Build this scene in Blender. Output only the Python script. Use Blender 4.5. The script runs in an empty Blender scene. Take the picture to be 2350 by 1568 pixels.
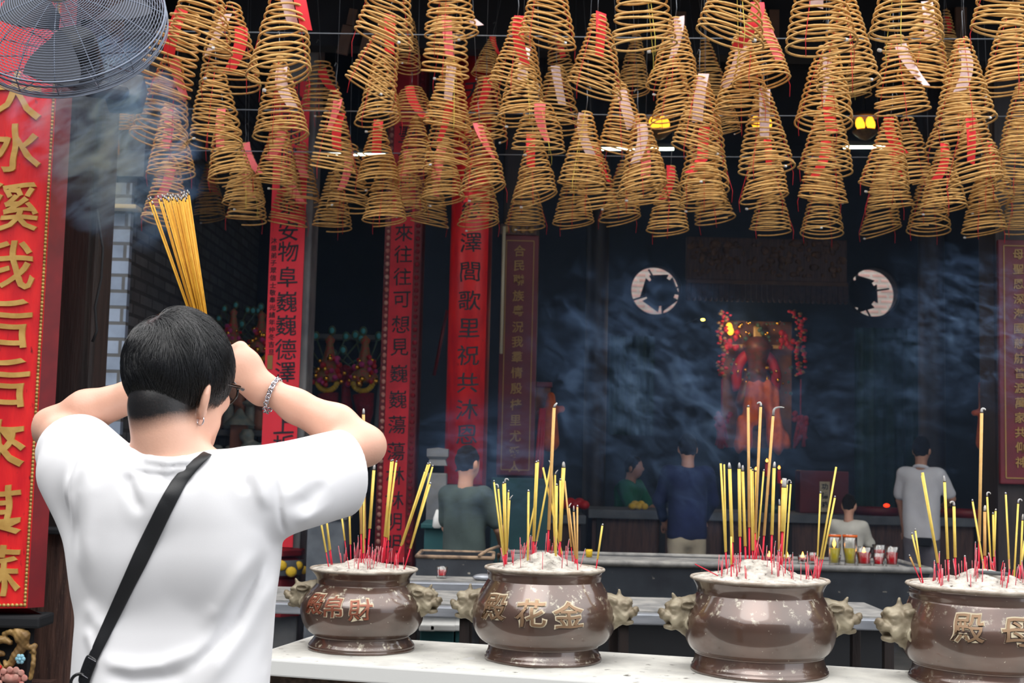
import bpy, bmesh, math, random
import numpy as np
from mathutils import Vector, Matrix, noise

random.seed(7)
RNG = np.random.default_rng(7)
scene = bpy.context.scene
COL = scene.collection

# ---------------------------------------------------------------- camera
FPX = 2970.0                       # focal length in pixels of the 2350 px wide frame
PITCH, ROLL = math.atan(266 / FPX), 0.024
CAM = np.array((0.0, 0.0, 1.5))
_F = np.array((0, math.cos(PITCH), math.sin(PITCH)))
_R0 = np.array((1.0, 0, 0)); _U0 = np.array((0, -math.sin(PITCH), math.cos(PITCH)))
_R = _R0 * math.cos(ROLL) + _U0 * math.sin(ROLL)
_U = -_R0 * math.sin(ROLL) + _U0 * math.cos(ROLL)
cam_data = bpy.data.cameras.new('camera')
cam = bpy.data.objects.new('camera', cam_data)
COL.objects.link(cam)
cam.matrix_world = Matrix([[_R[0], _U[0], -_F[0], CAM[0]], [_R[1], _U[1], -_F[1], CAM[1]],
                           [_R[2], _U[2], -_F[2], CAM[2]], [0, 0, 0, 1]])
cam_data.sensor_width = 36.0
cam_data.lens = FPX / 2350 * 36.0
cam_data.dof.use_dof = True
cam_data.dof.focus_distance = 3.15
cam_data.dof.aperture_fstop = 9.0
cam_data.clip_end = 100
scene.camera = cam


def at(px, py, Y):
    """The point of the photograph's pixel (px, py) at the distance Y in front of the camera's plane x-z."""
    d = _F + _R * ((px - 1175) / FPX) + _U * ((784 - py) / FPX)
    return CAM + d * (Y / d[1])


def scale_at(Y):
    return FPX / Y                 # pixels per metre


# ---------------------------------------------------------------- sky, lamps, exposure
world = bpy.data.worlds.new('overcast_sky'); scene.world = world
world.use_nodes = True
_wn = world.node_tree.nodes; _wl = world.node_tree.links
_bg = _wn['Background']
_tc = _wn.new('ShaderNodeTexCoord'); _sep = _wn.new('ShaderNodeSeparateXYZ')
_ramp = _wn.new('ShaderNodeValToRGB')
_ramp.color_ramp.elements[0].position = 0.0; _ramp.color_ramp.elements[0].color = (0.34, 0.37, 0.42, 1)
_ramp.color_ramp.elements[1].position = 0.7; _ramp.color_ramp.elements[1].color = (1.0, 1.0, 1.0, 1)
_wl.new(_tc.outputs['Generated'], _sep.inputs[0]); _wl.new(_sep.outputs['Z'], _ramp.inputs[0])
_wl.new(_ramp.outputs[0], _bg.inputs[0]); _bg.inputs[1].default_value = 2.95

sun_d = bpy.data.lights.new('veiled_sun', 'SUN'); sun_d.energy = 1.05; sun_d.angle = math.radians(35)
sun_d.color = (1.0, 0.97, 0.92)
sun = bpy.data.objects.new('veiled_sun', sun_d); COL.objects.link(sun)
sun.rotation_euler = (math.radians(31), math.radians(-14), 0)

scene.view_settings.view_transform = 'Standard'
scene.view_settings.look = 'None'
scene.view_settings.exposure = 0.0
scene.view_settings.gamma = 1.0
scene.view_settings.use_curve_mapping = False
try:
    cy = scene.cycles
    cy.max_bounces = 6; cy.diffuse_bounces = 3; cy.glossy_bounces = 3; cy.transmission_bounces = 5
    cy.transparent_max_bounces = 12; cy.volume_bounces = 0
    cy.caustics_reflective = False; cy.caustics_refractive = False
    cy.sample_clamp_indirect = 6.0
    cy.use_denoising = True
    cy.volume_step_rate = 2.0; cy.volume_max_steps = 48
except Exception:
    pass


# ---------------------------------------------------------------- object helpers
def tag(o, label=None, cat=None, group=None, kind=None):
    if label: o['label'] = label
    if cat: o['category'] = cat
    if group: o['group'] = group
    if kind: o['kind'] = kind
    return o


def empty(name, loc=(0, 0, 0), rz=0.0, label=None, cat=None, group=None):
    o = bpy.data.objects.new(name, None); COL.objects.link(o)
    o.empty_display_size = 0.05
    o.location = loc; o.rotation_euler = (0, 0, rz)
    return tag(o, label, cat, group)


def make_mesh(name, V, Fc, mats, smooth=True, mat_idx=None):
    me = bpy.data.meshes.new(name)
    V = np.asarray(V, dtype=np.float64)
    if isinstance(Fc, np.ndarray):
        n = Fc.shape[1]
        me.vertices.add(len(V)); me.vertices.foreach_set('co', V.ravel())
        me.loops.add(Fc.size); me.loops.foreach_set('vertex_index', Fc.ravel().astype(np.int32))
        me.polygons.add(len(Fc))
        me.polygons.foreach_set('loop_start', np.arange(0, Fc.size, n, dtype=np.int32))
        me.update(calc_edges=True)
    else:
        me.from_pydata([tuple(v) for v in V], [], [tuple(f) for f in Fc])
        me.update()
    for m in (mats if isinstance(mats, (list, tuple)) else [mats]):
        me.materials.append(m)
    if mat_idx is not None:
        me.polygons.foreach_set('material_index', np.asarray(mat_idx, dtype=np.int32))
    me.polygons.foreach_set('use_smooth', [smooth] * len(me.polygons))
    me.validate()
    return me


def link(name, me, parent=None, loc=None):
    o = bpy.data.objects.new(name, me); COL.objects.link(o)
    if parent is not None:
        o.parent = parent
    if loc is not None:
        o.location = loc
    return o


class MB:
    """Collects shapes into one mesh; world or parent coordinates."""
    def __init__(s):
        s.V = []; s.F = []; s.M = []; s.n = 0; s.mi = 0

    def add(s, V, F):
        V = [tuple(v) for v in V]
        s.V += V
        s.F += [tuple(i + s.n for i in f) for f in F]
        s.M += [s.mi] * len(F)
        s.n += len(V)
        return s

    def box(s, c, size, rot=None, bevel=0.0):
        hx, hy, hz = size[0] / 2, size[1] / 2, size[2] / 2
        if bevel > 0:
            b = min(bevel, hx * .9, hy * .9, hz * .9)
            bm = bmesh.new(); bmesh.ops.create_cube(bm, size=1)
            for v in bm.verts: v.co = Vector((v.co.x * 2 * hx, v.co.y * 2 * hy, v.co.z * 2 * hz))
            bmesh.ops.bevel(bm, geom=bm.edges[:], offset=b, segments=2, affect='EDGES', profile=.6)
            bm.verts.index_update()
            V = [v.co.copy() for v in bm.verts]; F = [[v.index for v in f.verts] for f in bm.faces]
            bm.free()
        else:
            V = [Vector((x * hx, y * hy, z * hz)) for x in (-1, 1) for y in (-1, 1) for z in (-1, 1)]
            F = [(0, 1, 3, 2), (4, 6, 7, 5), (0, 4, 5, 1), (2, 3, 7, 6), (0, 2, 6, 4), (1, 5, 7, 3)]
        if rot is not None:
            V = [rot @ v for v in V]
        c = Vector(c)
        return s.add([v + c for v in V], F)

    def tube(s, pts, r, seg=6, caps=True, closed=False):
        pts = [Vector(p) for p in pts]; n = len(pts)
        rr = r if hasattr(r, '__len__') else [r] * n
        T = []
        for i in range(n):
            a = pts[(i - 1) % n] if closed or i > 0 else pts[i]
            b = pts[(i + 1) % n] if closed or i < n - 1 else pts[i]
            t = (b - a); T.append(t.normalized() if t.length > 1e-9 else Vector((0, 0, 1)))
        u = T[0].orthogonal().normalized()
        V = []
        for i in range(n):
            t = T[i]; u = (u - t * u.dot(t))
            u = u.normalized() if u.length > 1e-6 else t.orthogonal().normalized()
            w = t.cross(u)
            for k in range(seg):
                a = 2 * math.pi * k / seg
                V.append(pts[i] + (u * math.cos(a) + w * math.sin(a)) * rr[i])
        F = []
        for i in range(n if closed else n - 1):
            j = (i + 1) % n
            for k in range(seg):
                l = (k + 1) % seg
                F.append((i * seg + k, i * seg + l, j * seg + l, j * seg + k))
        if caps and not closed:
            F.append(tuple(range(seg - 1, -1, -1))); F.append(tuple((n - 1) * seg + k for k in range(seg)))
        return s.add(V, F)

    def lathe(s, prof, seg=48, c=(0, 0, 0), a0=0.0, a1=2 * math.pi, axis=None):
        full = abs(a1 - a0 - 2 * math.pi) < 1e-6
        n = seg if full else seg + 1
        V = []
        for (r, z) in prof:
            for k in range(n):
                a = a0 + (a1 - a0) * k / seg
                V.append(Vector((r * math.cos(a), r * math.sin(a), z)))
        F = []
        for i in range(len(prof) - 1):
            for k in range(seg):
                l = (k + 1) % n if full else k + 1
                F.append((i * n + k, i * n + l, (i + 1) * n + l, (i + 1) * n + k))
        if axis is not None:
            V = [axis @ v for v in V]
        c = Vector(c)
        return s.add([v + c for v in V], F)

    def ball(s, c, r, seg=10, rings=7, sc=(1, 1, 1), rot=None):
        prof = [(max(math.sin(math.pi * i / rings), 1e-4) * r, -math.cos(math.pi * i / rings) * r) for i in range(rings + 1)]
        m = Matrix.Diagonal(Vector(sc))
        if rot is not None: m = rot @ m
        return s.lathe(prof, seg, c, axis=m)

    def build(s, name, mats, parent=None, smooth=True, loc=None):
        ml = mats if isinstance(mats, (list, tuple)) else [mats]
        return link(name, make_mesh(name, s.V, s.F, ml, smooth, s.M), parent, loc)


def children(o):
    return [c for c in bpy.data.objects if c.parent == o]


def copy_tree(o, parent=None):
    c = o.copy(); COL.objects.link(c)
    if parent is not None: c.parent = parent
    for ch in list(o.children): copy_tree(ch, c)
    return c


def smooth_by_angle(o, ang=40):
    me = o.data
    me.polygons.foreach_set('use_smooth', [True] * len(me.polygons))
    try:
        me.set_sharp_from_angle(angle=math.radians(ang))
    except Exception:
        pass
    return o


# ---------------------------------------------------------------- materials
def srgb(r, g, b):
    def f(c):
        c /= 255.0
        return c / 12.92 if c <= 0.04045 else ((c + 0.055) / 1.055) ** 2.4
    return (f(r), f(g), f(b), 1.0)


def mat(name, col, rough=0.6, metal=0.0, col2=None, nscale=8.0, ndetail=4.0, nlo=0.35, nhi=0.65, bump=0.0, bscale=None,
        emit=None, estr=0.0, spec=0.5, stretch=None, trans=0.0, alpha=1.0, sheen=0.0, sss=0.0, rough2=None, coat=0.0, ior=None, spots=None):
    m = bpy.data.materials.new(name); m.use_nodes = True
    nt = m.node_tree; N = nt.nodes; L = nt.links
    p = N['Principled BSDF']
    p.inputs['Base Color'].default_value = col
    p.inputs['Roughness'].default_value = rough
    p.inputs['Metallic'].default_value = metal
    p.inputs['Specular IOR Level'].default_value = spec
    if trans: p.inputs['Transmission Weight'].default_value = trans
    if ior: p.inputs['IOR'].default_value = ior
    if alpha < 1: p.inputs['Alpha'].default_value = alpha
    if sheen: p.inputs['Sheen Weight'].default_value = sheen
    if coat: p.inputs['Coat Weight'].default_value = coat; p.inputs['Coat Roughness'].default_value = .10
    if sss:
        p.inputs['Subsurface Weight'].default_value = sss
        p.inputs['Subsurface Radius'].default_value = (0.012, 0.005, 0.003)
        p.inputs['Subsurface Scale'].default_value = 1.0
    if emit is not None:
        p.inputs['Emission Color'].default_value = emit; p.inputs['Emission Strength'].default_value = estr
    need = col2 is not None or bump or spots
    if need:
        tc = N.new('ShaderNodeTexCoord'); mp = N.new('ShaderNodeMapping')
        L.new(tc.outputs['Object'], mp.inputs[0])
        if stretch: mp.inputs['Scale'].default_value = stretch
        nz = N.new('ShaderNodeTexNoise'); nz.inputs['Scale'].default_value = nscale; nz.inputs['Detail'].default_value = ndetail
        L.new(mp.outputs[0], nz.inputs['Vector'])
        out = None
        if col2 is not None:
            rp = N.new('ShaderNodeValToRGB'); rp.color_ramp.elements[0].position = nlo; rp.color_ramp.elements[1].position = nhi
            rp.color_ramp.elements[0].color = col; rp.color_ramp.elements[1].color = col2
            L.new(nz.outputs['Fac'], rp.inputs[0]); out = rp.outputs[0]
            if rough2 is not None:
                mr = N.new('ShaderNodeMapRange'); mr.inputs[1].default_value = nlo; mr.inputs[2].default_value = nhi
                mr.inputs[3].default_value = rough; mr.inputs[4].default_value = rough2
                L.new(nz.outputs['Fac'], mr.inputs[0]); L.new(mr.outputs[0], p.inputs['Roughness'])
        if spots:
            scol, sscale, slo, shi = spots
            n2 = N.new('ShaderNodeTexNoise'); n2.inputs['Scale'].default_value = sscale; n2.inputs['Detail'].default_value = 6
            L.new(mp.outputs[0], n2.inputs['Vector'])
            r2 = N.new('ShaderNodeMapRange'); r2.inputs[1].default_value = slo; r2.inputs[2].default_value = shi
            L.new(n2.outputs['Fac'], r2.inputs[0])
            mx = N.new('ShaderNodeMix'); mx.data_type = 'RGBA'
            L.new(r2.outputs[0], mx.inputs['Factor'])
            if out is not None: L.new(out, mx.inputs['A'])
            else: mx.inputs['A'].default_value = col
            mx.inputs['B'].default_value = scol
            out = mx.outputs['Result']
        if out is not None:
            L.new(out, p.inputs['Base Color'])
        if bump:
            bz = N.new('ShaderNodeTexNoise'); bz.inputs['Scale'].default_value = bscale or nscale * 3; bz.inputs['Detail'].default_value = 5
            L.new(mp.outputs[0], bz.inputs['Vector'])
            bp = N.new('ShaderNodeBump'); bp.inputs['Strength'].default_value = bump; bp.inputs['Distance'].default_value = 0.01
            L.new(bz.outputs['Fac'], bp.inputs['Height']); L.new(bp.outputs[0], p.inputs['Normal'])
    return m


def brick_mat(name, c1, c2, mortar, bw, bh, rough=0.8, axis='XZ', msize=0.02):
    m = bpy.data.materials.new(name); m.use_nodes = True
    N = m.node_tree.nodes; L = m.node_tree.links; p = N['Principled BSDF']
    tc = N.new('ShaderNodeTexCoord'); sp = N.new('ShaderNodeSeparateXYZ'); cb = N.new('ShaderNodeCombineXYZ')
    L.new(tc.outputs['Object'], sp.inputs[0])
    L.new(sp.outputs[axis[0]], cb.inputs[0]); L.new(sp.outputs[axis[1]], cb.inputs[1])
    b = N.new('ShaderNodeTexBrick'); L.new(cb.outputs[0], b.inputs['Vector'])
    b.inputs['Color1'].default_value = c1; b.inputs['Color2'].default_value = c2; b.inputs['Mortar'].default_value = mortar
    b.inputs['Scale'].default_value = 1.0; b.inputs['Brick Width'].default_value = bw; b.inputs['Row Height'].default_value = bh
    b.inputs['Mortar Size'].default_value = msize; b.inputs['Mortar Smooth'].default_value = 0.2
    nz = N.new('ShaderNodeTexNoise'); nz.inputs['Scale'].default_value = 7; nz.inputs['Detail'].default_value = 5
    L.new(tc.outputs['Object'], nz.inputs['Vector'])
    mr = N.new('ShaderNodeMapRange'); mr.inputs[1].default_value = .3; mr.inputs[2].default_value = .7
    mr.inputs[3].default_value = .78; mr.inputs[4].default_value = 1.15
    L.new(nz.outputs['Fac'], mr.inputs[0])
    mx = N.new('ShaderNodeMix'); mx.data_type = 'RGBA'; mx.blend_type = 'MULTIPLY'; mx.inputs['Factor'].default_value = 1
    L.new(b.outputs['Color'], mx.inputs['A']); L.new(mr.outputs[0], mx.inputs['B'])
    L.new(mx.outputs['Result'], p.inputs['Base Color'])
    p.inputs['Roughness'].default_value = rough
    bp = N.new('ShaderNodeBump'); bp.inputs['Strength'].default_value = .5; bp.inputs['Distance'].default_value = .01; bp.invert = True
    L.new(b.outputs['Fac'], bp.inputs['Height']); L.new(bp.outputs[0], p.inputs['Normal'])
    return m


# ---------------------------------------------------------------- smooth solids (distance fields meshed with surface nets)
def cone_d(P, a, b, r1, r2):
    """Distance to a tapered capsule from a (radius r1) to b (radius r2)."""
    a = np.asarray(a, float); b = np.asarray(b, float)
    ba = b - a; l2 = float(ba @ ba) + 1e-12
    t = np.clip(((P - a) @ ba) / l2, 0, 1)
    q = P - a - t[:, None] * ba
    return np.sqrt((q * q).sum(1)) - (r1 + (r2 - r1) * t)


def ell_d(P, c, r, rot=None):
    q = P - np.asarray(c, float)
    if rot is not None: q = q @ rot          # columns of rot are the ellipsoid's axes
    r = np.asarray(r, float)
    k0 = np.sqrt(((q / r) ** 2).sum(1)); k1 = np.sqrt(((q / (r * r)) ** 2).sum(1)) + 1e-9
    return k0 * (k0 - 1) / k1


def box_d(P, c, h, rad=0.0, rot=None):
    q = P - np.asarray(c, float)
    if rot is not None: q = q @ rot
    q = np.abs(q) - (np.asarray(h, float) - rad)
    return np.sqrt((np.maximum(q, 0) ** 2).sum(1)) + np.minimum(q.max(1), 0) - rad


def torus_d(P, c, R, r, rot=None, sc=(1, 1)):
    q = P - np.asarray(c, float)
    if rot is not None: q = q @ rot
    x = np.sqrt((q[:, 0] / sc[0]) ** 2 + (q[:, 1] / sc[1]) ** 2) - R
    return np.sqrt(x * x + q[:, 2] ** 2) - r


def smin(a, b, k):
    h = np.clip(0.5 + 0.5 * (b - a) / k, 0, 1)
    return b + (a - b) * h - k * h * (1 - h)


def smax(a, b, k):
    return -smin(-a, -b, k)


def chain_d(P, pts, rad, k=0.0):
    d = None
    for i in range(len(pts) - 1):
        e = cone_d(P, pts[i], pts[i + 1], rad[i], rad[i + 1])
        d = e if d is None else (smin(d, e, k) if k else np.minimum(d, e))
    return d


def sdf_mesh(fn, lo, hi, res, project=2):
    lo = np.asarray(lo, float); hi = np.asarray(hi, float)
    B = 6
    nb = np.maximum(np.ceil((hi - lo) / (res * B)).astype(int), 1)
    n = nb * B + 1
    ax = [lo[i] + res * np.arange(n[i]) for i in range(3)]
    cc = [lo[i] + res * (B * np.arange(nb[i]) + B / 2) for i in range(3)]
    CG = np.stack(np.meshgrid(*cc, indexing='ij'), -1).reshape(-1, 3)
    dc = fn(CG).reshape(nb)
    act = np.abs(dc) < res * B * 1.15 + 0.012
    S = np.ones(n) * 1.0
    base = np.repeat(np.repeat(np.repeat(np.sign(dc), B, 0), B, 1), B, 2)
    S[:-1, :-1, :-1] = base; S[-1] = S[-2]; S[:, -1] = S[:, -2]; S[:, :, -1] = S[:, :, -2]
    idx = np.argwhere(act)
    o = np.stack(np.meshgrid(*[np.arange(B + 1)] * 3, indexing='ij'), -1).reshape(-1, 3)
    for s in range(0, len(idx), 1500):
        g = (idx[s:s + 1500, None, :] * B + o[None]).reshape(-1, 3)
        P = lo + g * res
        S[g[:, 0], g[:, 1], g[:, 2]] = fn(P)
    ins = S < 0
    c = sum(ins[i:n[0] - 1 + i, j:n[1] - 1 + j, k:n[2] - 1 + k].astype(np.int8) for i in (0, 1) for j in (0, 1) for k in (0, 1))
    cells = np.argwhere((c > 0) & (c < 8))
    vid = -np.ones(np.array(n) - 1, dtype=np.int64); vid[tuple(cells.T)] = np.arange(len(cells))
    acc = np.zeros((len(cells), 3)); cnt = np.zeros(len(cells))
    cor = [(i, j, k) for i in (0, 1) for j in (0, 1) for k in (0, 1)]
    for a in cor:
        for d in range(3):
            if a[d]: continue
            b = list(a); b[d] = 1
            va = S[tuple((cells + a).T)]; vb = S[tuple((cells + b).T)]
            m = (va < 0) != (vb < 0)
            t = np.where(m, va / np.where(m, va - vb, 1), 0)
            p = np.array(a, float)[None] + 0 * acc; p[:, d] += t
            acc += p * m[:, None]; cnt += m
    V = lo + (cells + acc / cnt[:, None]) * res
    F = []
    for d in range(3):
        e = [slice(None)] * 3; f = [slice(None)] * 3
        e[d] = slice(0, n[d] - 1); f[d] = slice(1, n[d])
        u, w = (d + 1) % 3, (d + 2) % 3
        A, Bv = ins[tuple(e)], ins[tuple(f)]
        ed = np.argwhere(A != Bv)
        ed = ed[(ed[:, u] > 0) & (ed[:, w] > 0) & (ed[:, u] < n[u] - 1) & (ed[:, w] < n[w] - 1)]
        q = []
        for (du, dw) in ((-1, -1), (0, -1), (0, 0), (-1, 0)):
            c2 = ed.copy(); c2[:, u] += du; c2[:, w] += dw
            q.append(vid[tuple(c2.T)])
        q = np.stack(q, 1)
        flip = ~A[tuple(ed.T)]
        q[flip] = q[flip][:, ::-1]
        F.append(q)
    F = np.concatenate(F)
    F = F[(F >= 0).all(1)]
    for _ in range(project):
        h = res * .35
        d0 = fn(V)
        G = np.stack([fn(V + np.eye(3)[i] * h) - fn(V - np.eye(3)[i] * h) for i in range(3)], 1) / (2 * h)
        g2 = (G * G).sum(1); g2 = np.maximum(g2, .2)
        st = -(d0 / g2)[:, None] * G
        ln = np.sqrt((st * st).sum(1)); st *= np.minimum(1, res * .6 / np.maximum(ln, 1e-9))[:, None]
        V = V + st
    return V, F


def vnoise(P, scale, seed=0.0):
    """Cheap smooth pseudo-noise in -1..1 for arrays."""
    x, y, z = (P * scale).T
    return (np.sin(x * 1.7 + y * .9 + seed) * np.cos(y * 1.3 - z * 1.1 + seed * 2.1) + np.sin(z * 1.9 + x * .6 - seed * 1.3) * np.cos(y * .8 + x * 1.5)) * .5


# ---------------------------------------------------------------- lettering
_glyphs = {}


def glyph(ch, bold=0.02, res=2, fine=False):
    """Triangulated outline of a character, centred, one unit high: (V2, F, boundary loops as faces)."""
    key = (ch, bold, fine)
    if key in _glyphs: return _glyphs[key]
    c = bpy.data.curves.new('glyph', 'FONT'); c.body = ch; c.size = 1.0; c.offset = bold; c.resolution_u = res
    c.extrude = 0.5
    o = bpy.data.objects.new('glyph', c); COL.objects.link(o)
    dg = bpy.context.evaluated_depsgraph_get()
    me = bpy.data.meshes.new_from_object(o.evaluated_get(dg))
    if fine and len(me.vertices):
        bm = bmesh.new(); bm.from_mesh(me); bmesh.ops.triangulate(bm, faces=bm.faces[:])
        for _ in range(4):
            es = [e for e in bm.edges if e.calc_length() > .11]
            if not es: break
            bmesh.ops.subdivide_edges(bm, edges=es, cuts=1)
            bmesh.ops.triangulate(bm, faces=bm.faces[:])
        bm.to_mesh(me); bm.free()
    V = np.array([v.co[:] for v in me.vertices]); F = [tuple(p.vertices) for p in me.polygons]
    bpy.data.objects.remove(o); bpy.data.curves.remove(c); bpy.data.meshes.remove(me)
    if len(V):
        mid = (V[:, :2].max(0) + V[:, :2].min(0)) / 2
        V[:, :2] -= mid
        # a brush-like unevenness
        V[:, 0] += .018 * np.sin(V[:, 1] * 9 + ord(ch) % 7); V[:, 1] += .014 * np.sin(V[:, 0] * 8 + ord(ch) % 5) + .05 * V[:, 0]
    _glyphs[key] = (V, F)
    return _glyphs[key]
# ================================================================ materials shared by the setting
M = {}
M['stone'] = mat('grey_stone', srgb(128, 128, 128), .85, col2=srgb(96, 98, 102), nscale=5, bump=.3)
M['pave'] = mat('paving', srgb(112, 110, 106), .8, col2=srgb(84, 84, 84), nscale=3, bump=.2)
M['darkwood'] = mat('dark_wood', srgb(44, 34, 32), .55, col2=srgb(28, 22, 22), nscale=6, stretch=(6, 6, .6), bump=.2)
M['brownwood'] = mat('brown_wood', srgb(98, 70, 60), .6, col2=srgb(60, 42, 38), nscale=7, stretch=(7, 7, .7), bump=.3, spots=(srgb(120, 95, 80), 60, .64, .72))
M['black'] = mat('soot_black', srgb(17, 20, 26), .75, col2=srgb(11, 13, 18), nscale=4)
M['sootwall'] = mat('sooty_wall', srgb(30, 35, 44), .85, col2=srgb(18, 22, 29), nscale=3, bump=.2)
M['slat'] = mat('tan_board', srgb(104, 78, 62), .8, col2=srgb(80, 60, 50), nscale=5)
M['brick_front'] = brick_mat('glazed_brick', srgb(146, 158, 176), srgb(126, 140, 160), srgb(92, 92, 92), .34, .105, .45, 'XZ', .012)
M['brick_side'] = brick_mat('dark_brick', srgb(92, 94, 98), srgb(66, 68, 72), srgb(50, 52, 56), .30, .085, .9, 'YZ', .014)
M['brick_pink'] = brick_mat('pink_brick', srgb(212, 178, 176), srgb(196, 156, 152), srgb(190, 182, 180), .24, .075, .9, 'XZ', .02)
M['red_board'] = mat('red_lacquer', srgb(240, 40, 40), .38, col2=srgb(206, 22, 34), nscale=5, stretch=(3, 3, .7), spots=(srgb(120, 14, 20), 22, .66, .74), bump=.12, bscale=30)
M['dred'] = mat('dark_red_paint', srgb(128, 16, 26), .45, col2=srgb(92, 12, 22), nscale=5)
M['gold'] = mat('old_gold_leaf', srgb(210, 168, 92), .45, metal=.15, col2=srgb(184, 140, 70), nscale=14, bump=.15)
M['goldedge'] = mat('gold_trim', srgb(196, 158, 90), .4, metal=.3, col2=srgb(150, 116, 62), nscale=20)
M['redpaper'] = mat('red_paper', srgb(248, 52, 70), .62, col2=srgb(236, 40, 58), nscale=3, stretch=(2, 2, .5))
M['redold'] = mat('worn_red_paper', srgb(228, 38, 58), .6, col2=srgb(196, 26, 44), nscale=6)
M['ink'] = mat('black_ink', srgb(26, 30, 40), .6)
M['maroon'] = mat('maroon_board', srgb(104, 20, 36), .5, col2=srgb(82, 16, 30), nscale=4)
M['dullgold'] = mat('dull_gold_letters', srgb(150, 118, 66), .5, metal=.15)
M['steel'] = mat('brushed_steel', srgb(176, 180, 188), .38, metal=.55, col2=srgb(150, 154, 162), nscale=6, stretch=(1, 8, 8))
M['ash_top'] = mat('ash_dusted_steel', srgb(216, 214, 206), .8, col2=srgb(190, 188, 182), nscale=9, bump=.25, bscale=60, spots=(srgb(96, 92, 86), 26, .64, .72))
M['plinth'] = mat('brown_granite', srgb(112, 92, 76), .7, col2=srgb(70, 56, 46), nscale=40, nlo=.4, nhi=.6)
M['trough'] = mat('blackened_iron', srgb(54, 60, 68), .55, col2=srgb(38, 42, 50), nscale=5, bump=.2, spots=(srgb(150, 145, 135), 30, .68, .76))
M['dust'] = mat('dusty_rim', srgb(150, 148, 144), .85, col2=srgb(110, 110, 110), nscale=14, bump=.3)
M['rust'] = mat('rusty_rim', srgb(168, 142, 116), .8, col2=srgb(96, 78, 68), nscale=16)
M['teal'] = mat('teal_paint', srgb(40, 92, 96), .55, col2=srgb(30, 72, 78), nscale=4)
M['dgreen'] = mat('dark_green_cloth', srgb(30, 66, 62), .9, col2=srgb(22, 50, 48), nscale=6)
M['white'] = mat('white_paint', srgb(225, 225, 222), .5)
M['cream'] = mat('cream_paint', srgb(196, 186, 160), .6)
M['darkcloth'] = mat('dark_table_cloth', srgb(36, 34, 38), .9, col2=srgb(26, 24, 28), nscale=5)
M['tube_light'] = mat('lit_tube', srgb(255, 255, 240), .5, emit=srgb(236, 255, 226), estr=9.0)
M['bulb'] = mat('lit_amber_bulb', srgb(255, 180, 60), .5, emit=srgb(255, 168, 40), estr=2.6)
M['flame'] = mat('candle_flame', srgb(255, 190, 90), .5, emit=srgb(255, 160, 60), estr=9.0)
M['wire'] = mat('grey_wire', srgb(120, 124, 130), .5, metal=.5)
M['fanwire'] = mat('fan_guard_wire', srgb(112, 120, 136), .35, metal=.45)
M['fandark'] = mat('fan_black', srgb(30, 32, 38), .5)
M['fanblade'] = mat('fan_blade_grey', srgb(44, 50, 62), .5)
M['cap'] = mat('fan_cap_beige', srgb(212, 190, 160), .5)
M['carving'] = mat('gilded_carving', srgb(170, 136, 82), .5, metal=.1, col2=srgb(110, 82, 46), nscale=16, bump=.3)
M['pinkclay'] = mat('pink_carving', srgb(205, 160, 146), .6, col2=srgb(190, 110, 100), nscale=22)
M['blueclay'] = mat('blue_flower', srgb(140, 190, 206), .5)
M['red'] = mat('bright_red', srgb(206, 26, 34), .5)
M['crimson'] = mat('crimson_fabric', srgb(150, 16, 40), .8, col2=srgb(120, 10, 30), nscale=30, bump=.5, bscale=80)
M['yellow'] = mat('yellow_garland', srgb(226, 186, 40), .6, bump=.5, bscale=120)
M['peacock'] = mat('peacock_green', srgb(50, 104, 92), .5, col2=srgb(96, 98, 60), nscale=30)
M['eyeblue'] = mat('feather_eye', srgb(74, 178, 186), .4)
M['magenta'] = mat('magenta_tinsel', srgb(206, 60, 140), .5)
M['goldball'] = mat('shiny_gold', srgb(255, 190, 60), .15, metal=1.0)
M['orange'] = mat('orange_silk', srgb(226, 112, 40), .6, col2=srgb(196, 84, 26), nscale=14, bump=.4)
M['ochre'] = mat('ochre_silk', srgb(156, 96, 44), .6, col2=srgb(118, 70, 34), nscale=9, bump=.3)
M['clay'] = mat('pale_ceramic', srgb(160, 158, 146), .4, col2=srgb(112, 130, 128), nscale=18, bump=.3)
M['clayred'] = mat('terracotta_ceramic', srgb(160, 104, 80), .5)
M['greyblue'] = mat('grey_blue_stone', srgb(110, 116, 124), .8, col2=srgb(86, 92, 100), nscale=7)


def column_text(mb, chars, xy_z, size, Y, depth=.006, bold=.02, wfac=1.0, map_fn=None):
    """Stand characters upright at the given (X, Z) centres on a surface that faces the courtyard at depth Y."""
    for ch, (x, z) in zip(chars, xy_z):
        V, F = glyph(ch, bold, 2, map_fn is not None)
        if not len(V): continue
        W = np.stack([V[:, 0] * size * wfac, V[:, 1] * size, V[:, 2] * depth], 1)
        if map_fn is None:
            P = np.stack([x + W[:, 0], Y - W[:, 2], z + W[:, 1]], 1)
        else:
            P = map_fn(x + W[:, 0], z + W[:, 1], W[:, 2])
        mb.add(P, F)


# ================================================================ shell
o = MB().box((0, 6.5, -.05), (16, 25, .1)).build('floor', M['pave'], smooth=False); tag(o, kind='structure')
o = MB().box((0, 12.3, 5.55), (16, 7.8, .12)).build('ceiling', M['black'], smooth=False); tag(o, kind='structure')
mb = MB()
mb.box((.9, 8.95, 5.1), (7.4, .16, 1.5))
o = mb.build('trim_1', M['black'], smooth=False); tag(o, kind='structure')          # the lintel over the hall's front
BY = 16.0                                                                          # back wall with its two round openings
W1 = at(1504, 667, BY); W2 = at(2003, 672, BY); WR = .315
mb = MB()


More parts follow.
